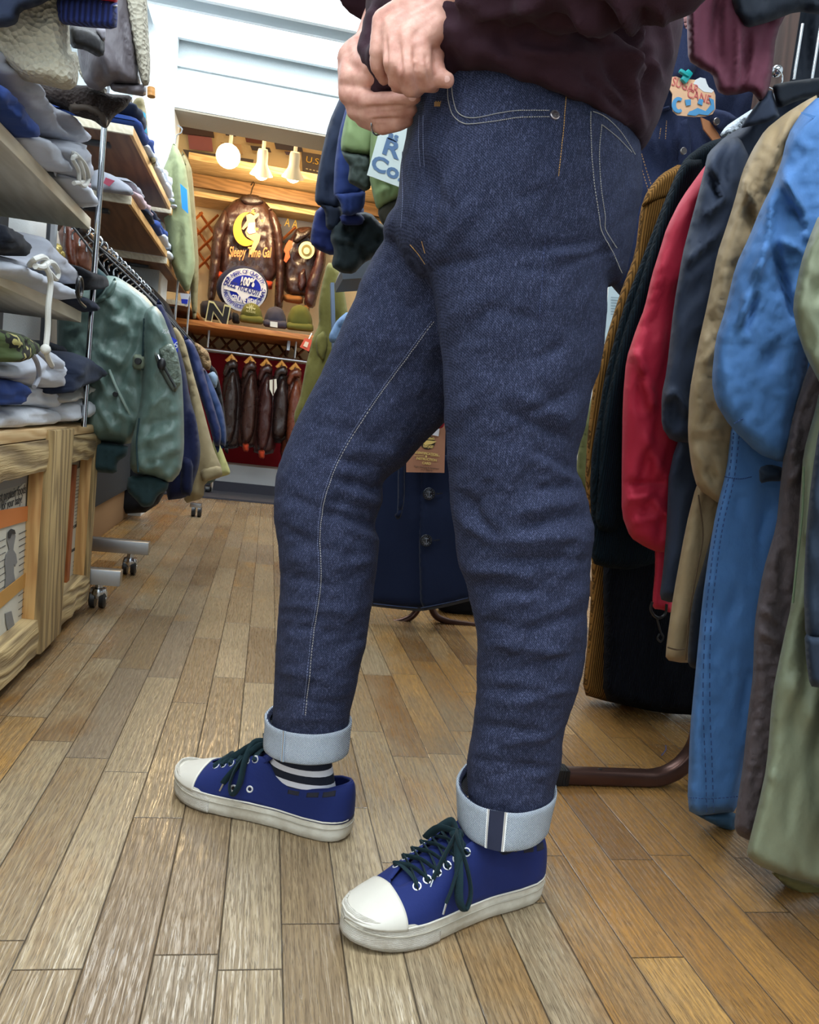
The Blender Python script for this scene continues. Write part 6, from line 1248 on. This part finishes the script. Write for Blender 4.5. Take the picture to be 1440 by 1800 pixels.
def ang_for(P, x, u=.5):
    best = min(range(10, 171), key=lambda k: abs(projn(P(math.radians(k), u, 1))[0]-x)); return math.radians(best)
a0, a1 = ang_for(Pn, 859), ang_for(Pn, 884)
strip(Pn, a0, a1, SN, 'selvedge_band', cn_, 1.6); strip(Pn, a0+.05, a0, SW, 'selvedge_edge', cn_, 2.0); strip(Pn, a1, a1-.05, SW, 'selvedge_edge', cn_, 2.0)
a0 = ang_for(Pf, 499); strip(Pf, a0+.05, a0-.03, plain('reverse_seam', (150, 164, 182), .9), 'inseam_band', cf_, 2.4)
strip(Pf, a0+.01, a0-.005, plain('overlock_tan', (190, 170, 140), .9), 'overlock_thread', cf_, 3.2)

# ---------------------------------------------------------------- sneakers
CANV = fabric('navy_canvas', (22, 36, 94), .8, 1100, .25, 30, .25, .1, .1, .3, wdist=.004); RUB = NT('ivory_rubber')
nz = RUB.noise(RUB.co(), 30, 4); RUB.set('Base Color', RUB.ramp(nz, [(.3, rgb(176, 166, 148)), (.6, rgb(206, 200, 186))])); RUB.set('Roughness', .55); RUB.set('Normal', RUB.bump(RUB.noise(RUB.co(), 900, 2), .1, .0005)); RUB = RUB.m
RIBR = NT('ribbed_rubber'); wv = RIBR.n('TexWave', i_Vector=RIBR.co((.0, .0, 1)), i_Scale=190, bands_direction='Z'); nz = RIBR.noise(RIBR.co(), 30, 4)
RIBR.set('Base Color', RIBR.ramp(nz, [(.3, rgb(170, 160, 144)), (.6, rgb(200, 194, 182))])); RIBR.set('Roughness', .6); RIBR.set('Normal', RIBR.bump(wv.outputs[0], .6, .0012)); RIBR = RIBR.m
CAPR = plain('toe_cap_rubber', (204, 198, 186), .55); LACE = fabric('dark_green_lace', (18, 40, 46), .85, 900, .6); EYE = plain('eyelet_white', (216, 214, 212), .35, .2); SMG = plain('glue_mark', (34, 34, 46), .9)
LS = .29
TW = [0, .004, .02, .05, .1, .2, .35, .5, .62, .72, .8, .87, .93, .97, .99, 1]
WL = [0, .012, .021, .028, .033, .036, .036, .041, .046, .048, .045, .039, .030, .020, .012, 0]
WM = [0, .012, .021, .028, .032, .034, .031, .035, .042, .046, .046, .042, .034, .023, .014, 0]
ZT = ([0, .08, .2, .3, .38, .45, .5, .6, .7, .78, .85, .92, .97, 1], [.084, .078, .068, .065, .076, .098, .097, .084, .069, .058, .051, .043, .037, .031])
YT = ([0, .03, .1, .3, .42, .5, .6, .72, .78, .80, 1], [.0, .012, .024, .027, .025, .023, .020, .016, .009, 0, 0])
SPR = lambda t: .010*max(0, (t-.78)/.22)**2+.002*max(0, (.1-t)/.1)
def sneaker(loc, head, left, lab, lift=0.0):
    lat = 1 if left else -1            # local +y is the lateral side for the left shoe
    T = thing('sneaker', lab, 'shoe'); 
    def W(t, s): return np.interp(t, TW, WL if s*lat > 0 else WM)
    ts = [.5-.5*math.cos(PI*i/44) for i in range(45)]
    def cl(t): return .006*math.sin(PI*t)*(-lat)*.8      # slight inward curve of the last
    def outl(grow, z, zs=1, t0=0, t1=1):
        o = []
        for s, seq in ((1, ts), (-1, ts[::-1][1:-1])):
            for t in seq: 
                w = W(t, s); nx_ = (t-.5)*2
                o.append((t*LS+grow*math.copysign(abs(nx_)**4, nx_)*1.0, s*(w+grow*(1-abs(nx_)**6))+cl(t), z+SPR(t)*zs))
        return o
    G().loft([outl(-.004, .0), outl(.0, .003), outl(.0015, .012), outl(.001, .024), outl(0, .031), outl(-.004, .0315)]).obj('sole', RUB, T, sharp=60)
    g = G(); o = outl(.0018, .021); g.tube(o+[o[0]], .0011, 6, caps=False); g.obj('foxing_stripe', plain('foxing_grey', (168, 160, 144), .6), T)
    g = G(); o = outl(.0008, .0305); g.tube(o+[o[0]], .0013, 6, caps=False); g.obj('foxing_lip', CAPR, T)
    # upper
    def U(t, v, s, grow=0.0):
        w = W(t, s)*.955; yt = np.interp(t, *YT); zt = np.interp(t, *ZT)+lift*max(0, 1-abs(t-.27)/.24); z0 = .028+SPR(t)*.8
        B = np.array((t*LS, s*w, z0)); E = np.array((t*LS+(.004 if t < .1 else 0)*(1-t/.1 if t < .1 else 0), s*min(yt, w*.9), zt))
        k = .85 if t < .45 else .80
        Cp = np.array((t*LS, s*w*(1.02 if t < .45 else .98), z0+(zt-z0)*k))
        p = (1-v)**2*B+2*v*(1-v)*Cp+v*v*E
        if grow:
            c = np.array((t*LS*.9+.1*LS*.5, 0, z0)); p = p+_n(p-c)*grow
        p[1] += cl(t); return p
    def patch(t0, t1, v0, v1, s, grow, nt=14, nv=10, f=None):
        V = [[f(t0+(t1-t0)*i/nt, v0+(v1-v0)*j/nv) if f else U(t0+(t1-t0)*i/nt, v0+(v1-v0)*j/nv, s, grow) for j in range(nv+1)] for i in range(nt+1)]
        v = [p for r in V for p in r]; m = nv+1
        return v, [(i*m+j, (i+1)*m+j, (i+1)*m+j+1, i*m+j+1) for i in range(nt) for j in range(nv)]
    def solid(v, f, name, mat, par, th=.0018):
        me_ = bpy.data.meshes.new(name); me_.from_pydata([tuple(map(float, p)) for p in v], [], f); me_.materials.append(mat)
        bm = bmesh.new(); bm.from_mesh(me_); bmesh.ops.remove_doubles(bm, verts=bm.verts, dist=.0002); bmesh.ops.recalc_face_normals(bm, faces=bm.faces)
        bm.to_mesh(me_); bm.free(); me_.polygons.foreach_set('use_smooth', [True]*len(me_.polygons))
        o = link(name, me_, par); md = o.modifiers.new('s', 'SOLIDIFY'); md.thickness = th; md.offset = -1; m2 = evmesh(o); o.modifiers.clear(); o.data = m2; return o
    tt = [.0, .003, .01, .02, .04]+[.06+.02*i for i in range(48)]; tt = [t for t in tt if t < .995]+[.995, 1.0]
    V = []; nv = 12
    for s in (1, -1):
        V.append([[U(t, j/nv, s) for j in range(nv+1)] for t in tt])
    v, f = [], []
    for blk in V:
        b = len(v); v += [p for r in blk for p in r]; m = nv+1; f += [(b+i*m+j, b+(i+1)*m+j, b+(i+1)*m+j+1, b+i*m+j+1) for i in range(len(tt)-1) for j in range(nv)]
    up = solid(v, f, 'upper', CANV, T, .002)
    # toe cap
    v, f = [], []
    for s in (1, -1):
        a, b = patch(.80, 1.0, 0, 1, s, .0022, 16, 12, f=lambda t, q, s=s: U(t+(.035*(1-q)**1.0*0)+.0, q, s, .0022)); n0 = len(v); v += a; f += [tuple(i+n0 for i in q) for q in b]
    solid(v, f, 'toe_cap', CAPR, T, .002)
    v, f = [], []
    def bump_(t, q, s):
        w = W(t, s); nx_ = (t-.5)*2; return np.array((t*LS+(.0025-.004*q*q)*max(0, nx_)**4, s*(w+(.0025-.003*q*q)*(1-max(0, nx_)**6))+cl(t), .003+SPR(t)+q*(.030+.003*max(0, nx_)**2)))
    for s in (1, -1):
        a, b = patch(.64 if s*lat > 0 else .70, 1.0, 0, 1, s, 0, 30, 6, f=lambda t, q, s=s: bump_(t, q*min(1, (t-.60)*4+.3), s)); n0 = len(v); v += a; f += [tuple(i+n0 for i in q) for q in b]
    solid(v, f, 'toe_bumper', RIBR, T, .0025)
    # tongue
    def tg(t, q):
        zt = np.interp(t, [.34, .40, .45, .5, .6, .72, .80], [.122, .112, .098, .092, .080, .064, .052]); y = (q-.5)*2*np.interp(t, [.34, .45, .8], [.027, .029, .014])
        x = t*LS-(.006 if t < .36 else 0); return np.array((x, y+cl(t), zt-abs(q-.5)**2*.02))
    v, f = patch(.34, .80, 0, 1, 0, 0, 22, 8, f=tg); solid(v, f, 'tongue', CANV, T, .003)
    # collar binding
    g = G(); c = [U(t, 1, 1) for t in [.46, .42, .38, .34, .3, .25, .2, .15, .1, .06, .03, .01]]+[U(t, 1, -1) for t in [.01, .03, .06, .1, .15, .2, .25, .3, .34, .38, .42, .46]]
    g.tube(c, .0022, 8).obj('collar_binding', CANV, T)
    for s in (1, -1):
        G().tube([U(t, 1, s, .0005) for t in [.46+.02*i for i in range(17)]], .0012, 6).obj('eyestay_edge', CANV, T)
    # dark marks on the heel side
    for s in (1, -1):
        for (t0, t1) in ((.30, .24), (.20, .14), (.12, .06)):
            v, f = patch(t0, t1, .60, .80, s, .0030, 8, 5); solid(v, f, 'dark_mark', SMG, T, .0004)
    # eyelets and laces
    et = [.50, .545, .59, .635, .68, .725]; E = {}
    for s in (1, -1):
        for k, t in enumerate(et):
            p = U(t, .86, s, .001); n = _n(np.cross(U(t+.02, .86, s)-U(t-.02, .86, s), U(t, .95, s)-U(t, .75, s))); n = n if n[2] > 0 else -n
            a = _n(np.cross(n, (0, 1, 0))); b = np.cross(n, a); o = G().ring(p, .0046, .0013, a, b, 16, 6).obj('eyelet', EYE, T); G().disc(p-n*.0004, .003, .0006, n, 12).obj('eyelet_hole', M_BLACKPL, o); E[s, k] = (p, n)
    g = G()
    for k in range(5):
        for s in (1, -1):
            (p, n), (q, m) = E[s, k], E[-s, k+1]; mid = (p+q)/2+np.array((0, 0, .0055+.0018*s))
            g.tube(crom([p-n*.001, p+n*.003, mid, q+m*.003, q-m*.001], 5), .0040, 8, flat=.36, up=(0, 0, 1))
    g.tube(crom([E[1, 5][0], E[1, 5][0]+(0, -.008, .006), E[-1, 5][0]+(0, .008, .006), E[-1, 5][0]], 5), .0031, 8, flat=.38, up=(0, 0, 1))
    g.tube(crom([E[1, 0][0], E[1, 0][0]+(.0, -.01, .008), E[-1, 0][0]+(0, .01, .008), E[-1, 0][0]], 5), .0031, 8, flat=.38, up=(0, 0, 1))
    g.obj('laces', LACE, T)
    K = np.array((.50*LS, 0, .106)); vs = 1 if left else 1     # bow knot, loops fall to the side that shows
    vs = lat if left else -lat
    bw = G(); bw.ball(tuple(K), (.009, .010, .007), 10)
    def loop(pts): bw.tube(crom([K+np.array(p) for p in pts], 6), .0062, 8, flat=.36, up=(1, 0, 0))
    loop([(0, 0, .002), (.012, vs*.018, .004), (.012, vs*.040, -.016), (.010, vs*.052, -.044), (.018, vs*.056, -.062), (.026, vs*.052, -.050), (.022, vs*.040, -.022), (.01, vs*.016, 0), (0, 0, 0)])
    loop([(0, 0, .003), (-.004, -vs*.018, .006), (.006, -vs*.034, -.012), (.018, -vs*.036, -.02), (.014, -vs*.018, .002), (0, 0, .002)])
    loop([(0, 0, .0), (.016, vs*.012, -.002), (.034, vs*.020, -.018), (.048, vs*.026, -.034)]); loop([(0, 0, 0), (.010, vs*.026, -.004), (.030, vs*.042, -.036), (.040, vs*.046, -.054)])
    bw.obj('lace_bow', LACE, T)
    ag = G(); 
    for a_, b_ in (((.048, .026, -.034), (.054, .029, -.045)), ((.040, .046, -.054), (.044, .048, -.066))): ag.tube([K+np.array((a_[0], vs*a_[1], a_[2])), K+np.array((b_[0], vs*b_[1], b_[2]))], .0014, 6)
    ag.obj('lace_tip', M_CHROME, T)
    # vent eyelets on the inner side
    for t in (.50, .585):
        s = -lat; p = U(t, .22, s, .0012); a = _n(U(t+.02, .22, s)-U(t-.02, .22, s)); b = _n(U(t, .3, s)-U(t, .14, s)); n = np.cross(a, b); n = n if n[1]*s > 0 else -n; o = G().ring(p+n*.0008, .0042, .0014, a, b, 16, 6).obj('vent_eyelet', EYE, T); G().disc(p+n*.0004, .003, .0006, n, 12).obj('vent_hole', M_BLACKPL, o)
    T.rotation_euler = (0, 0, head); T.location = loc; T.scale = (1.045, 1.03, 1.03)
    THINGS.remove(T)
    return T
def shoe_frame(h, t):
    d = np.array(t)-np.array(h); return math.atan2(d[1], d[0])
hN, tN = atz(944, 1554, .005), atz(610, 1652, .005); hF, tF = atz(616, 1467, .005), atz(306, 1368, .01)
S1 = sneaker((hN[0]-.003, hN[1], 0), shoe_frame(hN, tN), True, 'navy canvas sneaker on the nearer foot, laced with a dark drooping bow', .032)
S2 = sneaker((hF[0]-.002, hF[1]+.0, 0), shoe_frame(hF, tF), False, 'navy canvas sneaker on the farther foot, below a striped sock')
S1.parent = None
# sock
SOCK = NT('striped_sock'); sx_ = SOCK.n('SeparateXYZ', i_0=SOCK.n('TexCoord').outputs['Object']); fz = SOCK.math('FRACT', SOCK.math('DIVIDE', sx_.outputs[2], .0235)); st = SOCK.ramp(fz, [(.0, rgb(226, 226, 236)), (.42, rgb(20, 26, 44))]); st.node.color_ramp.interpolation = 'CONSTANT'
SOCK.set('Base Color', st); SOCK.set('Roughness', .95); SOCK.set('Normal', SOCK.bump(SOCK.noise(SOCK.co((1, 1, .1)), 900, 2), .5, .001)); SOCK = SOCK.m
def ankle(S, head, dx=.085):
    def loc(x, y, z): c, s = math.cos(head), math.sin(head); return np.array((S.location[0]+c*x-s*y, S.location[1]+s*x+c*y, z))
    return loc
for S, hd, topc, nm in ((S1, S1.rotation_euler[2], (885, 1420, 1.05), 'near'), (S2, S2.rotation_euler[2], (541, 1280, 1.165), 'far')):
    L = ankle(S, hd); tp = atd(*topc); R = []
    for u in [i/14 for i in range(15)]:
        z = .035+(tp[2]-.035)*u; c0 = L(.082, 0, z); k = max(0, (z-.05)/(tp[2]-.05)); c = c0*(1-k)+np.array((tp[0], tp[1], z))*k
        rx = np.interp(u, [0, .3, .6, 1], [.068, .060, .046, .044]); ry = np.interp(u, [0, .3, .6, 1], [.028, .030, .033, .034]); ring = []
        for j in range(28):
            a = 2*PI*j/28; x_, y_ = rx*math.cos(a)+(.012*(1-u)), ry*math.sin(a); ch, sh = math.cos(hd), math.sin(hd)
            ring.append((c[0]+ch*x_-sh*y_, c[1]+sh*x_+ch*y_, z))
        R.append(ring)
    G().loft(R).obj('sock', SOCK, person)

# ---------------------------------------------------------------- body (one surface) and sweatshirt
def cap2(g, a, b, ra, rb, n=14):
    a = np.array(a); b = np.array(b); g.tube([a, b], [ra, rb], n); g.ball(tuple(a), ra, n); g.ball(tuple(b), rb, n)
def chain(g, pts, n=14):
    for (a, ra), (b, rb) in zip(pts[:-1], pts[1:]): cap2(g, a, b, ra, rb, n)
P_ = lambda x, y, D, r: (atd(x, y, D), r)
g = G()
# torso, neck, head, legs
chain(g, [P_(925, 330, 1.02, .10), P_(935, 60, 1.02, .11), P_(950, -200, 1.02, .12), P_(965, -420, 1.02, .12), P_(975, -560, 1.02, .07), P_(970, -680, 1.01, .05), P_(950, -800, 1.0, .085), P_(945, -880, 1.0, .09)])
chain(g, [P_(900, -790, 1.0, .045), P_(880, -760, 1.0, .03)]); chain(g, [P_(846, -800, 1.0, .012), P_(838, -785, 1.0, .011)])
chain(g, [P_(930, 420, .99, .07), P_(910, 800, 1.0, .055), P_(930, 1000, 1.01, .05), P_(890, 1380, 1.045, .032), P_(872, 1440, 1.045, .024)])
chain(g, [P_(785, 450, 1.08, .055), P_(590, 820, 1.14, .055), P_(575, 950, 1.145, .05), P_(540, 1250, 1.165, .030)])
for S in (S1, S2):
    hd = S.rotation_euler[2]; L = ankle(S, hd); chain(g, [(L(.07, 0, .050), .018), (L(.15, 0, .05), .024), (L(.225, 0, .038), .016)])
# arms
chain(g, [P_(1010, -480, .93, .06), P_(1130, -440, .82, .055), P_(1190, -130, .74, .046), P_(960, -66, .79, .038), P_(812, -2, .855, .027)])
chain(g, [P_(930, -480, 1.12, .06), P_(850, -430, 1.2, .055), P_(700, -170, 1.16, .042), P_(692, -10, 1.08, .030), P_(650, 82, 1.01, .022)])
# near hand (seen from its back)
W0 = P_(808, 2, .86, .026)
KN = {'i': P_(738, 74, .852, .0125), 'm': P_(713, 64, .849, .0125), 'r': P_(689, 48, .853, .0118), 'p': P_(671, 34, .862, .0105)}
for k, w_ in (('i', (783, 36)), ('m', (775, 20)), ('r', (768, 8)), ('p', (760, -4))): chain(g, [P_(w_[0], w_[1], .862, .019), P_((w_[0]+projn(KN[k][0])[0])/2, (w_[1]+projn(KN[k][0])[1])/2, .856, .0155), KN[k]])
chain(g, [W0, P_(775, 25, .864, .024), P_(745, 40, .864, .021)])
chain(g, [KN['i'], P_(743, 122, .850, .0104), P_(750, 146, .866, .0098), P_(762, 150, .888, .0085)])
chain(g, [KN['m'], P_(715, 126, .846, .0104), P_(721, 155, .864, .0098), P_(733, 158, .888, .0085)])
chain(g, [KN['r'], P_(689, 112, .850, .0100), P_(696, 147, .868, .0094), P_(708, 152, .892, .0082)])
chain(g, [KN['p'], P_(663, 92, .862, .0092), P_(664, 116, .870, .0088), P_(676, 138, .884, .0078)])
chain(g, [P_(786, 44, .872, .017), P_(762, 92, .876, .0135), P_(761, 112, .870, .0125), P_(770, 136, .866, .0108), P_(787, 141, .864, .0086)])
# far hand (closed round the waistband, seen from the thumb side)
W1 = P_(650, 82, 1.01, .022)
chain(g, [W1, P_(622, 105, .995, .022), P_(632, 150, 1.0, .024), P_(650, 185, 1.0, .022)])
chain(g, [P_(622, 100, .99, .016), P_(614, 138, .975, .0135), P_(645, 140, .958, .0118), P_(674, 134, .948, .0108), P_(690, 138, .945, .009)])
chain(g, [P_(618, 120, .995, .018), P_(613, 166, .98, .0135), P_(655, 180, .955, .0115), P_(702, 175, .935, .0105), P_(728, 171, .928, .0088)])
chain(g, [P_(622, 150, .995, .018), P_(626, 194, .985, .0125), P_(662, 203, .962, .0112), P_(700, 196, .948, .0102), P_(722, 192, .945, .0088)])
chain(g, [P_(632, 170, 1.0, .016), P_(640, 208, .99, .0115), P_(672, 222, .970, .0102), P_(700, 217, .958, .0094), P_(716, 212, .958, .008)])
chain(g, [P_(628, 85, .985, .014), P_(634, 112, .965, .0118), P_(656, 120, .945, .0105), P_(672, 126, .935, .0085)])
me, co = remesh(g, .0026, 2)
px, py, pd = projn(co); nr = normals(me)
co = co+nr*(pnoise(px, py, 9, 9, 3.3)*.0005+stroke_field(px, py, [(770, 20, 720, 60, 3, .0010), (765, 5, 692, 44, 3, .001), (640, 95, 655, 102, 2, -.001), (738, 72, 739, 76, 6, .0012), (712, 62, 713, 66, 6, .0012), (745, 118, 735, 120, 2, -.0006), (722, 122, 708, 124, 2, -.0006), (727, 84, 734, 152, 2.6, -.0034), (702, 72, 708, 154, 2.6, -.0034), (679, 60, 680, 146, 2.6, -.0034), (748, 95, 756, 146, 2.5, -.003), (640, 189, 716, 186, 2.6, -.003), (650, 211, 704, 208, 2.4, -.003), (640, 156, 690, 156, 3, -.003)]))[:, None]
me.vertices.foreach_set('co', co.ravel()); me.update(); me.name = 'body'
SKN = NT('skin'); nz = SKN.noise(SKN.co(), 45, 4); SKN.set('Base Color', SKN.ramp(nz, [(.3, rgb(186, 128, 112)), (.7, rgb(214, 164, 146))])); SKN.set('Roughness', .5); SKN.set('Subsurface Weight', .12); SKN.set('Subsurface Radius', (.01, .004, .002)); SKN.set('Subsurface Scale', .5)
SKN.set('Normal', SKN.bump(SKN.noise(SKN.co(), 260, 3), .25, .0012)); SKN = SKN.m
me.materials.append(SKN); body = link('body', me, person)
bb = BVHTree.FromPolygons([tuple(v) for v in co.tolist()], [tuple(p.vertices) for p in me.polygons])
NAIL = plain('fingernail', (226, 178, 166), .3)
for (x, y, rx, ry) in ((785, 139, 6, 5), (725, 172, 7, 5.5), (664, 41+0, 0, 0)):
    if not rx: continue
    p, n = on(x, y, bb, 0); 
    if p is None: continue
    a = _n(np.cross(n, (0, 0, 1))); b = np.cross(n, a); s = .00065
    v = [p+n*.0008]+[p+(a*math.cos(q)*rx+b*math.sin(q)*ry)*s-n*.0002 for q in [2*PI*i/16 for i in range(16)]]
    mk('fingernail', v, [(0, i+1, (i+1) % 16+1) for i in range(16)], NAIL, body)
# plain ring worn on the lower hand
c_ = atd(664, 219, .973); ax_ = _n(atd(690, 219, .965)-atd(650, 214, .985)); u_ = _n(np.cross(ax_, (0, 0, 1))); w_ = np.cross(ax_, u_)
G().ring(c_, .0118, .0010, u_, w_, 28, 8).obj('finger_ring', M_CHROME, person)
# hair out of view
g = G(); c = atd(955, -860, 1.0); g.ball(tuple(c), (.10, .105, .11), 20); g.obj('hair', plain('dark_hair', (24, 20, 20), .6), person)

g = G(); TR = []
HEM = [((712, 138), (1112, 250), -46, .15), ((690, 118), (1126, 262), -56, .172), ((668, 96), (1142, 244), -60, .19), ((655, 72), (1162, 200), -60, .198), ((648, 48), (1182, 140), -58, .202), ((642, 10), (1200, 55), -54, .20), ((646, -60), (1206, -40), -50, .195), ((660, -160), (1200, -160), -50, .19), ((680, -280), (1180, -280), -45, .19), ((700, -400), (1170, -400), -30, .19), ((730, -500), (1150, -490), -20, .17), ((820, -560), (1080, -555), -10, .11), ((890, -600), (1030, -600), 0, .07)]
A = np.array([(a[0], a[1], b[0], b[1], e, d) for a, b, e, d in HEM]); n = len(A)
for u in np.linspace(0, n-1, 60):
    v = [np.interp(u, range(n), A[:, k]) for k in range(6)]; TR.append(ringp((v[0], v[1]), (v[2], v[3]), v[4], 1.02, v[5], q=.92, n=48))
g.loft(TR)
g.tube(crom([atd(1040, -470, .90), atd(1130, -440, .82), atd(1190, -130, .74), atd(960, -66, .79), atd(850, -20, .845)], 6), [.075]*7+[.07]*7+[.065]*5+[.055]*6, 18)
g.tube(crom([atd(900, -470, 1.15), atd(850, -430, 1.2), atd(680, -175, 1.16), atd(655, -60, 1.08), atd(648, -20, 1.05)], 6), [.075]*7+[.065]*7+[.055]*5+[.045]*6, 18)
# bunched hem held in the hands
def bl(x, y, D, rx, ry, rz): g.ball(tuple(atd(x, y, D)), (rx, ry, rz), 16)
bl(786, 96, .90, .028, .03, .030); bl(800, 70, .89, .03, .03, .03); bl(792, 122, .91, .018, .025, .014); bl(760, 100, .92, .03, .03, .026)
bl(648, 82, .955, .014, .02, .016); bl(652, 106, .95, .014, .02, .014); bl(672, 100, .93, .02, .03, .025); bl(700, 90, .94, .03, .03, .03); bl(735, 95, .93, .03, .03, .03)
bl(655, 72, .96, .02, .02, .012); bl(690, 60, .97, .04, .04, .04); bl(676, 158, .96, .020, .012, .006); bl(700, 150, .95, .03, .014, .01)
me, co = remesh(g, .005, 3); px, py, pd = projn(co); nr = normals(me)
SS = [(880, 60, 1000, 40, 12, -.008), (900, 90, 1060, 100, 10, .008), (960, 30, 1100, 90, 10, -.012), (1000, 10, 1130, 130, 12, .014), (1040, 0, 1150, 110, 9, -.014), (1080, -10, 1165, 150, 10, .014), (1060, 100, 1120, 190, 8, -.010), (1090, 60, 1130, 230, 9, .010), (1130, 20, 1140, 200, 7, -.012), (1160, 10, 1180, 120, 8, .010), (860, 20, 900, 110, 14, -.008), (840, 30, 960, 0, 12, .010), (1020, 120, 1110, 210, 6, -.006)]
dsp = stroke_field(px, py, SS)+pnoise(px, py, 40, 26, 3.3, .6)*.006+pnoise(px, py, 14, 9, 7.3, .6)*.0015
facing = np.clip((nr*(CAM-co)).sum(1)/np.linalg.norm(CAM-co, axis=1)*2, 0, 1)
co = co+nr*(dsp*(.3+.7*facing))[:, None]; me.vertices.foreach_set('co', co.ravel()); me.update(); me.name = 'sweatshirt'
SWM = fabric('maroon_sweat', (52, 30, 40), .9, 700, .5, 10, .3, .1, .12, .2, wdist=.008); me.materials.append(SWM)
sweat = link('sweatshirt', me, person); sweat['label'] = 'dark maroon sweatshirt bunched at the hem'
rebase_all()
